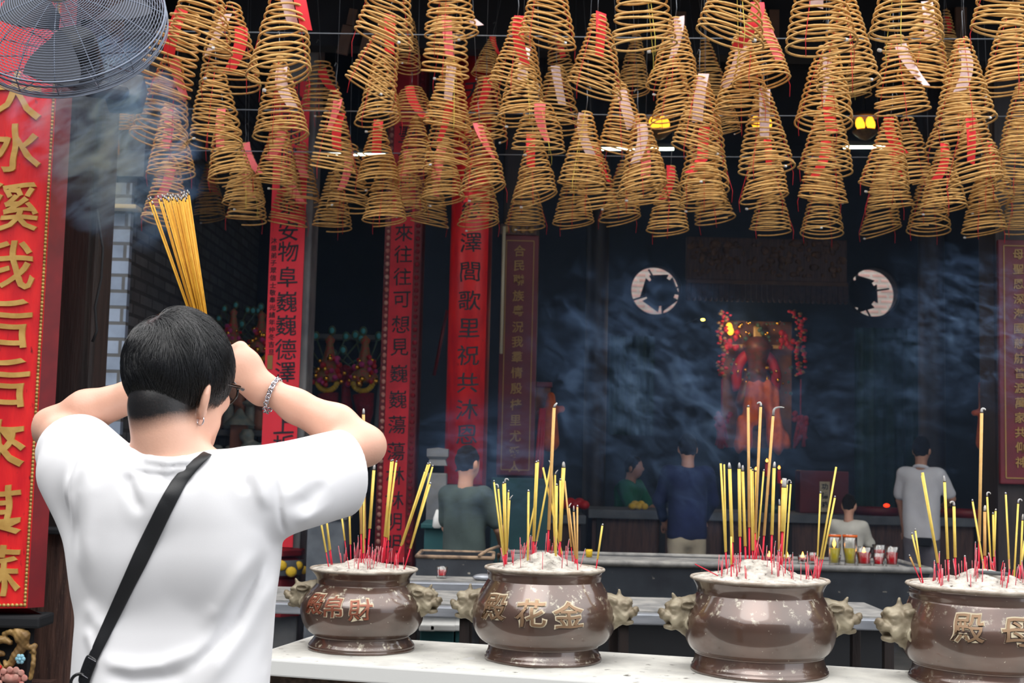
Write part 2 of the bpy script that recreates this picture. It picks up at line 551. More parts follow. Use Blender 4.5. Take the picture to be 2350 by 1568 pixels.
def wall_hole(mb, c, half, r, y0, y1, seg=40):
    for (y, fl) in ((y0, 0), (y1, 1)):
        V = []; F = []
        for k in range(seg):
            a = 2 * math.pi * k / seg
            V.append((c[0] + r * math.cos(a), y, c[2] + r * math.sin(a)))
            s = half / max(abs(math.cos(a)), abs(math.sin(a)))
            V.append((c[0] + s * math.cos(a), y, c[2] + s * math.sin(a)))
        for k in range(seg):
            l = (k + 1) % seg
            q = (2 * k, 2 * k + 1, 2 * l + 1, 2 * l)
            F.append(q if fl else q[::-1])
        mb.add(V, F)
    V = []; F = []
    for k in range(seg):
        a = 2 * math.pi * k / seg
        V += [(c[0] + r * math.cos(a), y0, c[2] + r * math.sin(a)), (c[0] + r * math.cos(a), y1, c[2] + r * math.sin(a))]
    for k in range(seg):
        l = (k + 1) % seg; F.append((2 * k, 2 * l, 2 * l + 1, 2 * k + 1))
    mb.add(V, F)


H = .45
wz0, wz1 = min(W1[2], W2[2]) - H, max(W1[2], W2[2]) + H
for c in (W1, W2):
    wall_hole(mb, c, H, WR, BY, BY + .2)
    for (a, b) in ((wz0, c[2] - H), (c[2] + H, wz1)):
        if b - a > .002: mb.box((c[0], BY + .1, (a + b) / 2), (2 * H, .2, b - a))
mb.box((0, BY + .1, wz0 / 2), (16, .2, wz0)); mb.box((0, BY + .1, (wz1 + 5.6) / 2), (16, .2, 5.6 - wz1))
for (a, b) in ((-8, W1[0] - H), (W1[0] + H, W2[0] - H), (W2[0] + H, 8)):
    mb.box(((a + b) / 2, BY + .1, (wz0 + wz1) / 2), (b - a, .2, wz1 - wz0))
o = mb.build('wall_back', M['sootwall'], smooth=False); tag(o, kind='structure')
o = MB().box((2, 18.6, 3.2), (14, .2, 6.4)).build('wall_outside', M['brick_pink'], smooth=False); tag(o, kind='structure')
V = [(-8, 7.3, 4.6), (8, 7.3, 4.6), (8, 8.9, 5.5), (-8, 8.9, 5.5)]; V += [(x, y, z + .12) for x, y, z in V]
o = MB().add(V, [(3, 2, 1, 0), (4, 5, 6, 7), (0, 1, 5, 4), (1, 2, 6, 5), (2, 3, 7, 6), (3, 0, 4, 7)]).build('roof', M['darkwood'], smooth=False); tag(o, kind='structure')  # unseen eave, added to keep skylight off the rear coils
o = MB().box((7.9, 10, 2.8), (.2, 14, 5.6)).build('wall_right', M['sootwall'], smooth=False); tag(o, kind='structure')
# courtyard side wall, and an unseen wall behind the camera sized for shade
o = MB().box((-4.1, 0.2, 2.4), (.2, 10.4, 4.8)).build('wall_left', M['greyblue'], smooth=False); tag(o, kind='structure')
o = MB().box((0, -4.6, 2.75), (14, .3, 5.5)).build('wall_front_shade', M['greyblue'], smooth=False); tag(o, kind='structure')

# brick pier and the darker brick wall that runs back from it
PX0, PX1 = at(212, 800, 8.4)[0], at(290, 700, 8.4)[0]
o = MB().box(((PX0 - .5 + PX1) / 2, 8.43, 1.62), (PX1 - PX0 + .5, .06, 3.24)).build('trim_2', M['brick_front'], smooth=False); tag(o, kind='structure')
zl = at(270, 478, 8.38)[2]
o = MB().box((PX1 - .25, 8.37, zl), (.62, .14, .03), bevel=.008).build('trim_3', M['cream'], smooth=False); tag(o, kind='structure')
o = MB().box((PX1 - .15, 10.8, 2.8), (.3, 4.6, 5.6)).build('wall_side', M['brick_side'], smooth=False); tag(o, kind='structure')
o = MB().box(((PX1 - 8) / 2 - .1, 8.62, 4.45), (8 + PX1 + .3, .3, 2.3)).build('trim_4', M['greyblue'], smooth=False); tag(o, kind='structure')
o = MB().box((-6.2, 8.6, 1.7), (7.4 - .3, .25, 3.4)).build('wall_side_2', M['sootwall'], smooth=False); tag(o, kind='structure')
# dark inner wall behind the first two pillars
xa, xb = PX1, at(890, 700, 12.6)[0]
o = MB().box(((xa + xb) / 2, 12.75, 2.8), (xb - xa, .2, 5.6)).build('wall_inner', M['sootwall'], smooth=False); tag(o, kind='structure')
p0, p1 = at(716, 773, 12.55), at(884, 776, 12.55)
o = MB().box(((p0[0] + p1[0]) / 2, 12.58, p0[2]), (p1[0] - p0[0] + .3, .22, .05), bevel=.01).build('trim_5', M['stone'], smooth=False); tag(o, kind='structure')
p0, p1 = at(470, 776, 12.55), at(600, 778, 12.55)
o = MB().box(((p0[0] + p1[0]) / 2, 12.58, p0[2]), (p1[0] - p0[0] + .6, .22, .05), bevel=.01).build('trim_6', M['stone'], smooth=False); tag(o, kind='structure')

# tan boards hung high in the dark roof
for i, (x, y, w, h, Y) in enumerate(((792, 92, 26, 70, 8.8), (838, 112, 24, 88, 8.8), (808, 40, 20, 40, 8.8), (1562, 70, 24, 90, 8.8), (1745, 60, 26, 90, 8.8), (1776, 66, 24, 90, 8.8), (2205, 60, 26, 90, 8.8))):
    c = at(x, y, Y); s = scale_at(Y)
    o = MB().box((0, 0, 0), (w / s, .03, h / s), rot=Matrix.Rotation(.18 if x < 900 else 0, 3, 'Y'), bevel=.004).build('roof_board', M['slat'], smooth=False, loc=c)
    tag(o, ['tan board hung under the roof, the lower one near the first grey pillar', 'tan board hung under the roof, longest of those by the first grey pillar',
            'short tan board highest under the roof by the first grey pillar', 'tan board in the dark roof above the tallest middle coils',
            'tan board in the dark roof, first of a close pair', 'tan board in the dark roof, second of a close pair', 'tan board in the dark roof behind a red tag at the far side'][i],
        'board', 'boards under the roof')


# ================================================================ pillars and their couplets
def px_col(xs, ys, Y):
    return [(at(x, y, Y)[0], at(x, y, Y)[2]) for x, y in zip(xs, ys)]


# first pillar: square grey stone with a red paper couplet
YA = 9.1
cA = at(656, 640, YA); sA = scale_at(YA)
zt, zb = at(668, 186, YA)[2], at(642, 1256, YA)[2]
o = MB().box((cA[0] + .035, YA + .17, 2.8), (.27, .3, 5.6), bevel=.02).build('stone_pillar', M['stone'], smooth=False)
tag(o, 'square grey stone pillar behind the brightest red paper couplet', 'pillar', kind='structure')
cp = empty('paper_couplet', (cA[0], YA, zb), 0, 'bright red paper couplet with brush characters on square grey pillar, nearest the white shirt', 'couplet')
MB().box((0, 0, (zt - zb) / 2), (80 / sA, .012, zt - zb)).build('paper', M['redpaper'], cp, smooth=False)
mb = MB()
ysA = [212, 262, 312, 362, 410, 470, 530, 578, 636, 693, 747, 802, 854, 910, 973, 1022, 1075, 1130, 1185]
chA = '風調雨順國泰安物阜巍巍德澤同上折山高水'
column_text(mb, chA, px_col([656 - (y - 640) * .0255 + 4 for y in ysA], ysA, YA), 51 / sA, YA, .004, .003)
ink = mb.build('lettering', M['ink'], None, smooth=False); ink.parent = cp; ink.matrix_parent_inverse = Matrix.Translation((-cA[0], -YA - .0065 * 0 + .0, -zb)); ink.location.y = -.008
mb = MB()
ys2 = [553 + 17 * i for i in range(17)]
column_text(mb, '沐恩弟子眾信士敬奉光緒年仲冬吉旦', px_col([627 - (y - 640) * .0255 for y in ys2], ys2, YA), 15 / sA, YA, .004, .002)
s2 = mb.build('signature', M['ink'], None, smooth=False); s2.parent = cp; s2.matrix_parent_inverse = Matrix.Translation((-cA[0], -YA, -zb)); s2.location.y = -.008
c1 = at(620, 832, YA)
sl = MB().box((c1[0] - cA[0], -.008, c1[2] - zb), (12 / sA, .004, 32 / sA)).build('seal', M['dullgold'], cp, smooth=False)
# its painted base
z1, z0 = at(650, 1258, YA)[2], at(650, 1345, YA)[2]
pb = empty('painted_base', (cA[0], YA - .05, z0), 0, 'red and blue painted base with yellow flowers under the bright red couplet', 'pillar base')
h = z1 - z0
MB().lathe([(.02, -.22), (.2, -.2), (.2, -.02), (.17, 0), (.17, h * .18), (.15, h * .22), (.19, h * .3), (.205, h * .5), (.19, h * .7), (.15, h * .76), (.2, h * .82), (.2, h * .95), (.17, h), (.02, h)], 8, (0, .12, 0), axis=Matrix.Rotation(math.pi / 8, 3, 'Z')).build('base_block', M['dred'], pb, smooth=False)
MB().lathe([(.192, h * .3), (.21, h * .5), (.192, h * .7)], 24, (0, .12, 0)).build('blue_band', M['greyblue'], pb)
mb = MB()
for k in range(9):
    a = math.pi + (k - 4) * .34
    mb.ball((.205 * math.cos(a + math.pi / 2), .12 + .205 * math.sin(a + math.pi / 2) * 1, h * (.42 + .14 * (k % 2))), .03, 8, 5, (1, .5, 1))
for k in range(-2, 3):
    mb.ball((k * .07, .12 - .2, h * (.42 + .16 * (abs(k) % 2))), .04, 8, 5, (1, .45, .9))
mb.build('flower_relief', M['yellow'], pb)

# second pillar: narrow red couplet with patterned borders
YB = 9.8; sB = scale_at(YB)
cB = at(917, 800, YB); zt, zb = at(935, 60, YB)[2], at(900, 1290, YB)[2]
o = MB().box((cB[0] + .02, YB + .17, 2.8), (.26, .26, 5.6), bevel=.03).build('wooden_pillar', M['dred'], smooth=False)
tag(o, 'dark red square pillar behind the couplet with flowered borders', 'pillar', kind='structure')
cp = empty('bordered_couplet', (cB[0], YB, zb), 0, 'narrow red couplet with dark flowered borders, second from the brick pier', 'couplet')
w = 84 / sB
MB().box((0, 0, (zt - zb) / 2), (w, .02, zt - zb)).build('backing', M['dred'], cp, smooth=False)
MB().box((-.004, -.012, (zt - zb) / 2), (w * .64, .008, zt - zb)).build('paper', M['redold'], cp, smooth=False)
for sx in (-1, 1):
    mb = MB(); z = .05; k = 0
    while z < zt - zb - .05:
        mb.ball((sx * w * .41, -.013, z), .014 if k % 2 else .019, 6, 4, (1, .4, 1)); z += .05; k += 1
    mb.build('flower_border', M['pinkclay'] if sx < 0 else M['crimson'], cp)
mb = MB()
ysB = [310, 360, 420, 480, 535, 584, 636, 688, 745, 797, 858, 917, 975, 1036, 1092, 1148, 1198, 1248]
column_text(mb, '聖母神靈來往往可想見巍巍蕩蕩林林明明', px_col([918 - (y - 800) * .036 for y in ysB], ysB, YB), 44 / sB, YB, .004, .003)
ink = mb.build('lettering', M['ink'], None, smooth=False); ink.parent = cp; ink.matrix_parent_inverse = Matrix.Translation((-cB[0], -YB, -zb)); ink.location.y = -.018

# third: round red column with black brush characters
YC = 9.4; sC = scale_at(YC)
cC = at(1076, 800, YC); rC = 47 / sC
o = MB().lathe([(rC, 0), (rC * .985, 5.6)], 40, (cC[0], YC + rC, 0)).build('round_column', M['dred'])
tag(o, 'round dark red column behind the green shirt', 'column', kind='structure')
zt, zb = at(1076, 40, YC)[2], at(1076, 1112, YC)[2]
cp = empty('curved_couplet', (cC[0], YC + rC, zb), 0, 'curved red couplet board with large black characters wrapped on a round column', 'couplet')
mb = MB(); A0, A1 = math.radians(180 + 8), math.radians(360 - 42)
mb.lathe([(rC + .004, 0), (rC + .014, 0), (rC + .014, zt - zb), (rC + .004, zt - zb)], 24, (0, 0, 0), A0, A1)
mb.build('board', M['red_board'], cp)


def wrapC(x, z, d):
    a = -math.pi / 2 + (x) / rC
    r = rC + .015 + d
    return np.stack([r * np.cos(a), r * np.sin(a), z - zb], 1)


mb = MB()
ysC = [210, 275, 340, 408, 478, 557, 624, 690, 753, 816, 879, 940, 998, 1060]
column_text(mb, '天后聖恩慈澤閭歌里祝共沐恩光', [(at(1076 - (y - 800) * .022, y, YC)[0] - cC[0] - .003 + .022 * (y - 800) / sC * 0, at(1076, y, YC)[2]) for y in ysC], 50 / sC, YC, .004, .004, map_fn=wrapC)
mb.build('lettering', M['ink'], cp, smooth=False)

# fourth: maroon board with gold characters
YD = 10.3; sD = scale_at(YD)


def gold_board(name, cx, ytop, ybot, Y, wpx, chars, ys, xs, size, label):
    s = scale_at(Y)
    c = at(cx, (ytop + ybot) / 2, Y); zt, zb = at(cx, ytop, Y)[2], at(cx, ybot, Y)[2]
    e = empty(name, (c[0], Y, zb), 0, label, 'couplet')
    w = wpx / s; hh = zt - zb
    MB().box((0, 0, hh / 2), (w, .04, hh), bevel=.008).build('board', M['maroon'], e, smooth=False)
    mb = MB(); iw, ih = w * .74, hh - w * .3
    for sx in (-1, 1): mb.box((sx * iw / 2, -.022, hh / 2), (.008, .006, ih))
    for zz in (-1, 1): mb.box((0, -.022, hh / 2 + zz * ih / 2), (iw, .006, .008))
    mb.build('gold_line', M['dullgold'], e, smooth=False)
    mb = MB()
    column_text(mb, chars, [(a - c[0], b - zb) for a, b in px_col(xs, ys, Y)], size / s, 0, .006, .015)
    t = mb.build('lettering', M['dullgold'], e, smooth=False); t.location.y = -.024
    return e


ysD = [577, 611, 644, 680, 714, 751, 785, 820, 856, 892, 929, 965, 1001, 1038, 1071]
gold_board('maroon_couplet', 1188, 541, 1092, YD, 86, '合民聯族粵況我羣情殷梓里尤愛人', ysD, [1187 - (y - 800) * .024 for y in ysD], 27, 'maroon board with small gold characters beside the round red column')
s = scale_at(YD); c = at(1190, 527, YD)
o = empty('carved_finial', (c[0], YD + .02, c[2]), 0, 'small carved gilt panel on top of the maroon board', 'carving')
mb = MB(); mb.box((0, 0, 0), (84 / s, .05, 26 / s), bevel=.01); mb.build('panel', M['brownwood'], o, smooth=False)
mb = MB()
for k in range(4):
    mb.ball(((k - 1.5) * .068, -.03, 0), .028, 8, 6, (1, .5, 1.1))
mb.build('scroll_relief', M['carving'], o)
o = MB().box((at(1190, 800, YD)[0], YD + .2, 2.8), (.3, .3, 5.6), bevel=.03).build('dark_pillar', M['darkwood'], smooth=False)
tag(o, 'dark square pillar carrying the maroon board with gold characters', 'pillar', kind='structure')
YE = 9.0
ysE = [585 + 34 * i for i in range(15)]
gold_board('edge_couplet', 2338, 552, 1112, YE, 94, '母聖恩深海國慈航普渡萬家共仰神', ysE, [2336 - (y - 800) * -.012 for y in ysE], 26, 'dark maroon board with dim gold characters opposite the brick pier')
o = MB().box((at(2345, 800, YE)[0], YE + .2, 2.8), (.34, .34, 5.6), bevel=.03).build('far_pillar', M['darkwood'], smooth=False)
tag(o, 'dark square pillar carrying the dim gold couplet', 'pillar', kind='structure')
c0, c1 = at(1157, 520, YD - .25), at(1150, 812, YD - .25)
o = MB().tube([c0, c1], .013, 8).build('cream_pole', M['cream']); tag(o, 'thin cream pole standing against the edge of the maroon board', 'pole')
c0, c1 = at(1026, 712, 10.4), at(996, 862, 10.4)
o = MB().tube([c0, c1], .014, 8).build('leaning_rod', M['dred']); tag(o, 'thin dark red rod leaning by the round red column', 'rod')
c0, c1 = at(876, 850, 10.6), at(848, 1130, 10.6)
o = MB().tube([c0, c1], .018, 8).build('leaning_pole', M['greyblue']); tag(o, 'grey pole leaning between the peacock ornaments and the bordered couplet', 'pole')
# shadowy columns further in
for (x0, x1, Y, nm) in ((1342, 1394, 12.6, 'by the second coil window'), (2108, 2168, 12.6, 'next to the green curtain')):
    c = at((x0 + x1) / 2, 800, Y); s = scale_at(Y)
    o = MB().lathe([((x1 - x0) / 2 / s, 0), ((x1 - x0) / 2 / s, 5.5)], 28, (c[0], c[1], 0)).build('inner_column', M['darkwood'])
    tag(o, 'shadowy dark round column deep inside the hall ' + ('between maroon board and round window' if x0 < 1500 else 'next to the green curtain'), 'column', kind='structure')

# ================================================================ big red couplet board close by
YL = 4.95; sL = scale_at(YL)
xr = at(128, 240, YL)[0]; zt = at(60, -260, YL)[2]; zb = at(60, 1396, YL)[2]
LB = empty('red_couplet_board', (xr, YL, zb), 0, 'big red lacquered couplet board with gold characters and beaded gold edge, nearest to camera', 'couplet')
hh = zt - zb; WID = .62
mb = MB()                              # gently bowed front
nx = 16
V = []; F = []
for i in range(nx + 1):
    u = i / nx; x = -WID * u
    y = -.06 * math.sin(math.pi * u)
    for z in (0, hh): V.append((x, y, z))
for i in range(nx): F.append((2 * i, 2 * i + 1, 2 * i + 3, 2 * i + 2))
mb.add(V, F)
mb.box((-WID / 2, .03, hh / 2), (WID, .05, hh))
mb.build('panel', M['red_board'], LB)
mb = MB(); mb.add([(0, 0, 0), (.045, .05, 0), (.045, .05, hh), (0, 0, hh)], [(0, 1, 2, 3)])
mb.add([(0, 0, 0), (-WID, 0, 0), (-WID, .05, -.03), (.045, .05, -.03)], [(0, 1, 2, 3)])
mb.build('bevelled_edge', M['dred'], LB, smooth=False)
mb = MB(); z = .012; k = 0
while z < hh:
    mb.ball((-.008, -.006, z), .0068, 6, 4, (1, .8, 1.2)); z += .0145
x = -.02
while x > -WID:
    mb.ball((x, -.006 - .06 * math.sin(math.pi * -x / WID), .012), .0068, 6, 4, (1.2, .8, 1)); x -= .0145
mb.build('beading', M['goldedge'], LB)


def bowL(x, z, d):
    X = x - xr
    return np.stack([X, -.06 * np.sin(np.pi * np.clip(-X / WID, 0, 1)) - d - .003, z - zb], 1)


mb = MB()
ysL = [226, 345, 478, 613, 745, 880, 1020, 1170, 1310]
xsL = [46, 44, 36, 26, 18, 12, 5, -2, -10]
column_text(mb, '大水徯我后后來其蘇', px_col(xsL, ysL, YL), 120 / sL, YL, .012, .012, map_fn=bowL)
mb.build('lettering', M['gold'], LB, smooth=False)
mb = MB()
mb.box((-WID / 2 + .02, .05, -.05), (WID + .08, .16, .045), bevel=.01)
mb.build('foot_rail', M['black'], LB, smooth=False)
# carved bracket under the board
cc = at(-2, 1500, YL)
br = empty('carved_bracket', (cc[0], YL + .02, cc[2]), 0, 'carved gilt and pink figure bracket beneath the big red board', 'carving')


def bp(px, py, y=-.03): return ((px + 2) / sL, y, (1500 - py) / sL)


def brk(P):
    d = None
    for pts, rad in (([(40, 1452), (56, 1458), (52, 1482), (40, 1502), (28, 1520)], [14, 13, 12, 10, 8]), ([(28, 1520), (20, 1524), (14, 1516)], [8, 6, 4]), ([(56, 1478), (70, 1484), (80, 1480), (80, 1492), (72, 1494)], [7, 6, 5, 4, 4]),
                     ([(-30, 1480), (-8, 1470), (12, 1468), (26, 1474)], [12, 10, 8, 6]), ([(-30, 1505), (-6, 1498), (8, 1500)], [12, 9, 6]), ([(78, 1494), (80, 1520), (74, 1552)], [5, 5, 5]), ([(10, 1456), (24, 1450), (36, 1456)], [6, 6, 5]), ([(-4, 1520), (6, 1530), (18, 1534)], [7, 6, 5])):
        e = chain_d(P, [bp(x, y, -.03 - .008 * (i % 2)) for i, (x, y) in enumerate(pts)], [r / sL for r in rad], .004)
        d = e if d is None else smin(d, e, .004)
    d = smin(d, ell_d(P, bp(44, 1462, -.045), (.014, .012, .02)), .006)
    return d + .0012 * np.sin(P[:, 0] * 300) * np.sin(P[:, 2] * 260)


V, F = sdf_mesh(brk, (-.1, -.09, -.12), (.16, .03, .11), .004)
link('gilt_figure', make_mesh('gilt_figure', V, F, M['carving']), br)


def brk2(P):
    d = ell_d(P, bp(36, 1552, -.03), (.05, .03, .022))
    for k, (x, y) in enumerate(((6, 1545), (18, 1536), (32, 1532), (46, 1532), (58, 1538), (66, 1550), (28, 1548), (46, 1548), (10, 1562), (60, 1564))):
        d = smin(d, torus_d(P, bp(x, y, -.055), .008, .004, np.array(((1., 0, 0), (0, 0, 1.), (0, -1., 0))).T), .003)
        d = smin(d, ell_d(P, bp(x, y, -.052), (.008, .008, .008)), .004)
    return d


V, F = sdf_mesh(brk2, (-.1, -.09, -.2), (.16, .03, -.03), .0035)
link('pink_flowers', make_mesh('pink_flowers', V, F, M['pinkclay']), br)
mb = MB(); fc_ = bp(54, 1508, -.055)
for k in range(6):
    a = k * math.pi / 3; mb.ball((fc_[0] + .011 * math.cos(a), fc_[1], fc_[2] + .011 * math.sin(a)), .009, 8, 6, (1, .6, 1))
mb.ball((fc_[0], fc_[1] - .007, fc_[2]), .006, 8, 6); mb.build('blue_blossom', M['blueclay'], br)
mb = MB()
for k, (x, y) in enumerate(((-8, 1524), (-14, 1536), (-4, 1540), (4, 1528))): mb.ball(bp(x, y, -.045), .012, 8, 6, (1.2, .7, .8))
mb.build('red_leaves', M['red'], br)
MB().box((-.05, .03, -.05), (.30, .06, .34)).build('back_plate', M['black'], br, smooth=False)

# dark column beside the board, its brown lower door jamb
xc0, xc1 = at(128, 800, 5.3)[0], at(214, 800, 5.3)[0]
o = MB().box(((xc0 + xc1) / 2 - .03, 5.4, 2.6), (xc1 - xc0 + .06, .2, 5.2), bevel=.015).build('gate_post', M['darkwood'], smooth=False)
tag(o, 'dark wooden gate post between big red board and brick pier', 'post', kind='structure')
zj = at(130, 1222, 5.2)[2]
o = MB().box(((xc0 + xc1) / 2 - .02, 5.24, zj / 2), (xc1 - xc0 + .12, .12, zj), bevel=.01).build('door_jamb', M['brownwood'], smooth=False)
tag(o, 'scuffed brown wooden jamb below the big red board', 'jamb', kind='structure')
o = MB().box(((xc0 + xc1) / 2 - .03, 5.2, zj + .008), (xc1 - xc0 + .2, .2, .02), bevel=.005).build('jamb_sill', M['black'], smooth=False)
tag(o, 'dark ledge on top of the scuffed brown jamb', 'ledge', kind='structure')
o = MB().box((xr - .4, 5.25, zb / 2 - .15), (.9, .3, zb - .3)).build('board_backing_wall', M['brownwood'], smooth=False); tag(o, kind='structure')
o = MB().box((xr - .55, 5.32, 2.6), (1.2, .1, 5.2)).build('gate_wall', M['darkwood'], smooth=False); tag(o, kind='structure')
pts = [at(x, y, 5.2) for x, y in ((222, 480), (236, 570), (232, 640), (218, 705), (222, 760), (212, 785))]
o = MB().tube(pts, .006, 6).build('loose_cable', M['black']); tag(o, 'loose black cable hanging beside the pale blue brick pier', 'cable')

# ================================================================ the wall fan
YF = 4.35; sF = scale_at(YF)
fc = at(151, 38, YF)
fan = empty('wall_fan', fc, 0, 'large wire-caged industrial fan mounted above the red board', 'fan')
fan.rotation_euler = (math.radians(-32), 0, math.radians(2))      # local -y is the fan's face, tipped up to drive the smoke out


def ringpts(r, y, n=72):
    return [(r * math.cos(2 * math.pi * k / n), y, r * math.sin(2 * math.pi * k / n)) for k in range(n)]


RF = 229 / sF
mb = MB()
NR = 42
for i in range(NR):
    u = (i + 2.5) / (NR + 1.5); r = RF * u
    y = -.105 + .105 * u ** 2.4
    mb.tube(ringpts(r, y), .0014 if i < NR - 1 else .004, 5, closed=True)
for k in range(16):
    a = 2 * math.pi * k / 16 + .1
    mb.tube([(RF * u * math.cos(a), -.103 + .105 * u ** 2.4, RF * u * math.sin(a)) for u in (.06, .25, .45, .65, .82, .93, 1)], .002, 5)
mb.build('front_guard', M['fanwire'], fan)
mb = MB()
for i in range(26):
    u = (i + 3) / 28.0; mb.tube(ringpts(RF * u, .16 - .09 * u ** 3, 56), .0014, 4, closed=True)
mb.tube(ringpts(RF, .02), .004, 5, closed=True); mb.tube(ringpts(RF, .055), .003, 5, closed=True); mb.tube(ringpts(RF * 1.005, .045), .0022, 5, closed=True)
for k in range(16):
    a = 2 * math.pi * k / 16 + .1
    mb.tube([(RF * math.cos(a), .0, RF * math.sin(a)), (RF * math.cos(a), .055, RF * math.sin(a)), (RF * .1 * math.cos(a), .16, RF * .1 * math.sin(a))], .002, 5)
mb.build('rear_guard', M['fanwire'], fan)
for k in range(3):
    mb = MB(); a0 = 2 * math.pi * k / 3 + .5
    V = []; F = []
    for i in range(9):
        r = RF * (.13 + .72 * i / 8); wd = .2 + .34 * math.sin(math.pi * (.18 + .62 * i / 8))
        for j in range(6):
            a = a0 + (j / 5 - .5) * wd * 1.5
            V.append((r * math.cos(a), .045 + .05 * (j / 5 - .5), r * math.sin(a)))
    for i in range(8):
        for j in range(5): F.append((i * 6 + j, i * 6 + j + 1, i * 6 + j + 7, i * 6 + j + 6))
    n = len(V); V2 = [(x, y + .003, z) for x, y, z in V]
    mb.add(V + V2, F + [tuple(q + n for q in f[::-1]) for f in F])
    mb.build('blade', M['fanblade'], fan)
rx = Matrix.Rotation(math.radians(90), 3, 'X')
MB().lathe([(.001, .02), (.034, .018), (.046, .008), (.048, -.01), (.044, -.014)], 24, (0, -.108, 0), axis=rx).ball((.04, -.104, -.006), .014, 8, 6, (1.6, .5, .7)).build('hub_cap', M['cap'], fan)
MB().lathe([(.001, .1), (.075, .1), (.08, .08), (.08, -.06), (.07, -.08), (.001, -.08)], 24, (0, .2, 0), axis=rx).build('motor', M['fandark'], fan)
mb = MB(); mb.tube([(0, .25, -.02), (.0, .34, .02), (.02, .62, .30)], [.04, .035, .03], 10); mb.box((.02, .66, .34), (.14, .1, .14), bevel=.02)
mb.build('bracket', M['fandark'], fan)
# ================================================================ round openings with exhaust fans
for i, c in enumerate((W1, W2)):
    f = empty('exhaust_fan', (c[0] + (.03 if i == 0 else -.04), BY + .12, c[2] - .01), 0,
              'dark exhaust fan in the round opening ' + ('between the maroon board and the altar canopy' if i == 0 else 'above the green curtain'), 'fan', 'exhaust fans in the back wall')
    MB().lathe([(WR + .012, -.02), (WR + .012, .03), (WR - .012, .03), (WR - .012, -.02), (WR + .012, -.02)], 40, (-(.03 if i == 0 else -.04), -.13, .01), axis=rx).build('ring', M['black'], f)
    fx = .05 if i == 0 else -.06
    MB().lathe([(.001, -.05), (.175, -.05), (.185, .05), (.001, .06)], 24, (fx, .08, .02), axis=rx).build('motor', M['black'], f)
    for k in range(5):
        a = 2 * math.pi * k / 5 + (.45 if i == 0 else .1); w = .60
        V = [(fx + r * math.cos(a + da), .06 + dy, .02 + r * math.sin(a + da)) for (r, da, dy) in ((.1, -w, 0), (.25, -w * .98, .02), (.255, w * .72, .06), (.1, w, .05))]
        V += [(x, y + .008, z) for x, y, z in V]
        MB().add(V, [(0, 1, 2, 3), (7, 6, 5, 4), (0, 4, 5, 1), (1, 5, 6, 2), (2, 6, 7, 3), (3, 7, 4, 0)]).build('blade', M['black'], f, smooth=False)
    mb = MB()
    for a in (.3, 1.87, 3.44, 5.0):
        mb.tube([(fx + .1 * math.cos(a), .1, .02 + .1 * math.sin(a)), (.32 * math.cos(a), .1, .32 * math.sin(a))], .012, 6)
    mb.build('strut', M['black'], f)

# ================================================================ altar canopy, shrine and curtains
YK = 13.0; sK = scale_at(YK)
c = at(1760, 605, YK)
cw, chh = 372 / sK, 128 / sK
cn = empty('altar_canopy', (c[0], YK, c[2]), 0, 'dark carved wooden canopy with fringed valance above the golden shrine', 'canopy')
MB().box((0, .05, .04), (cw, .1, chh * .78), bevel=.01).build('panel', M['brownwood'], cn, smooth=False)
mb = MB(); rr = random.Random(3)
for k in range(150):
    mb.ball((rr.uniform(-.48, .48) * cw, -.005, .04 + rr.uniform(-.3, .36) * chh), rr.uniform(.012, .035), 6, 4, (rr.uniform(.7, 1.8), .6, rr.uniform(.7, 1.6)))
mb.build('carved_relief', mat('dim_gilt', srgb(120, 84, 52), .6, col2=srgb(80, 54, 38), nscale=12), cn)
mb = MB(); mb.box((0, -.01, -chh * .36), (cw, .05, .035)); mb.build('valance_rail', M['slat'], cn, smooth=False)
mb = MB()
for k in range(30):
    x = (k / 29 - .5) * cw * .98
    mb.box((x, -.01, -chh * .36 - .085), (cw / 34, .02, .15))
    mb.ball((x, -.012, -chh * .36 - .17), cw / 62, 6, 4, (1, .6, 1.2))
mb.build('fringe', mat('faded_fringe', srgb(72, 58, 62), .8, col2=srgb(52, 44, 54), nscale=20), cn, smooth=False)

YS = 13.6; sS = scale_at(YS)


def S_(px, py, dy=0.0):
    p = at(px, py, YS); return (p[0], YS + dy, p[2])


sh = empty('golden_shrine', S_(1745, 1035), 0, 'golden altar shrine with red arch and orange drapery at the end of the hall', 'shrine')


def local(p, o): return (p[0] - o.location.x, p[1] - o.location.y, p[2] - o.location.z)


L0 = sh.location
mb = MB(); a, b = S_(1672, 728), S_(1832, 1030)
mb.box(((a[0] + b[0]) / 2 - L0[0], .35, (a[2] + b[2]) / 2 - L0[2]), (b[0] - a[0], .05, a[2] - b[2]), bevel=.01)
mb.build('backdrop', M['ochre'], sh, smooth=False)
mb = MB()
for sx in (-1, 1):
    pts = []
    for k in range(13):
        t = k / 12; ang = math.pi * (.5 - sx * .5 * 0) * 0
    # red arch halves
mbA = MB(); P0 = S_(1745, 865)
arc = [(P0[0] - L0[0] + 46 / sS * math.cos(t), .24, P0[2] - L0[2] + 62 / sS * math.sin(t)) for t in np.linspace(-.5, math.pi + .5, 26)]
mbA.tube(arc, .06, 8); mbA.build('red_arch', M['red'], sh)


def statue(P):
    d = ell_d(P, (0, 0, .0), (.10, .09, .13))
    d = smin(d, cone_d(P, (0, .02, -.1), (0, .02, -.42), .11, .20), .06)
    for sx in (-1, 1):
        d = smin(d, cone_d(P, (sx * .12, 0, -.16), (sx * .17, -.06, -.34), .06, .07), .05)
    d = smin(d, cone_d(P, (0, 0, .1), (0, 0, .24), .10, .14), .03)
    d = smin(d, box_d(P, (0, 0, .26), (.17, .05, .015), .01), .02)
    d = smin(d, ell_d(P, (0, -.09, -.02), (.02, .03, .02)), .02)
    return d


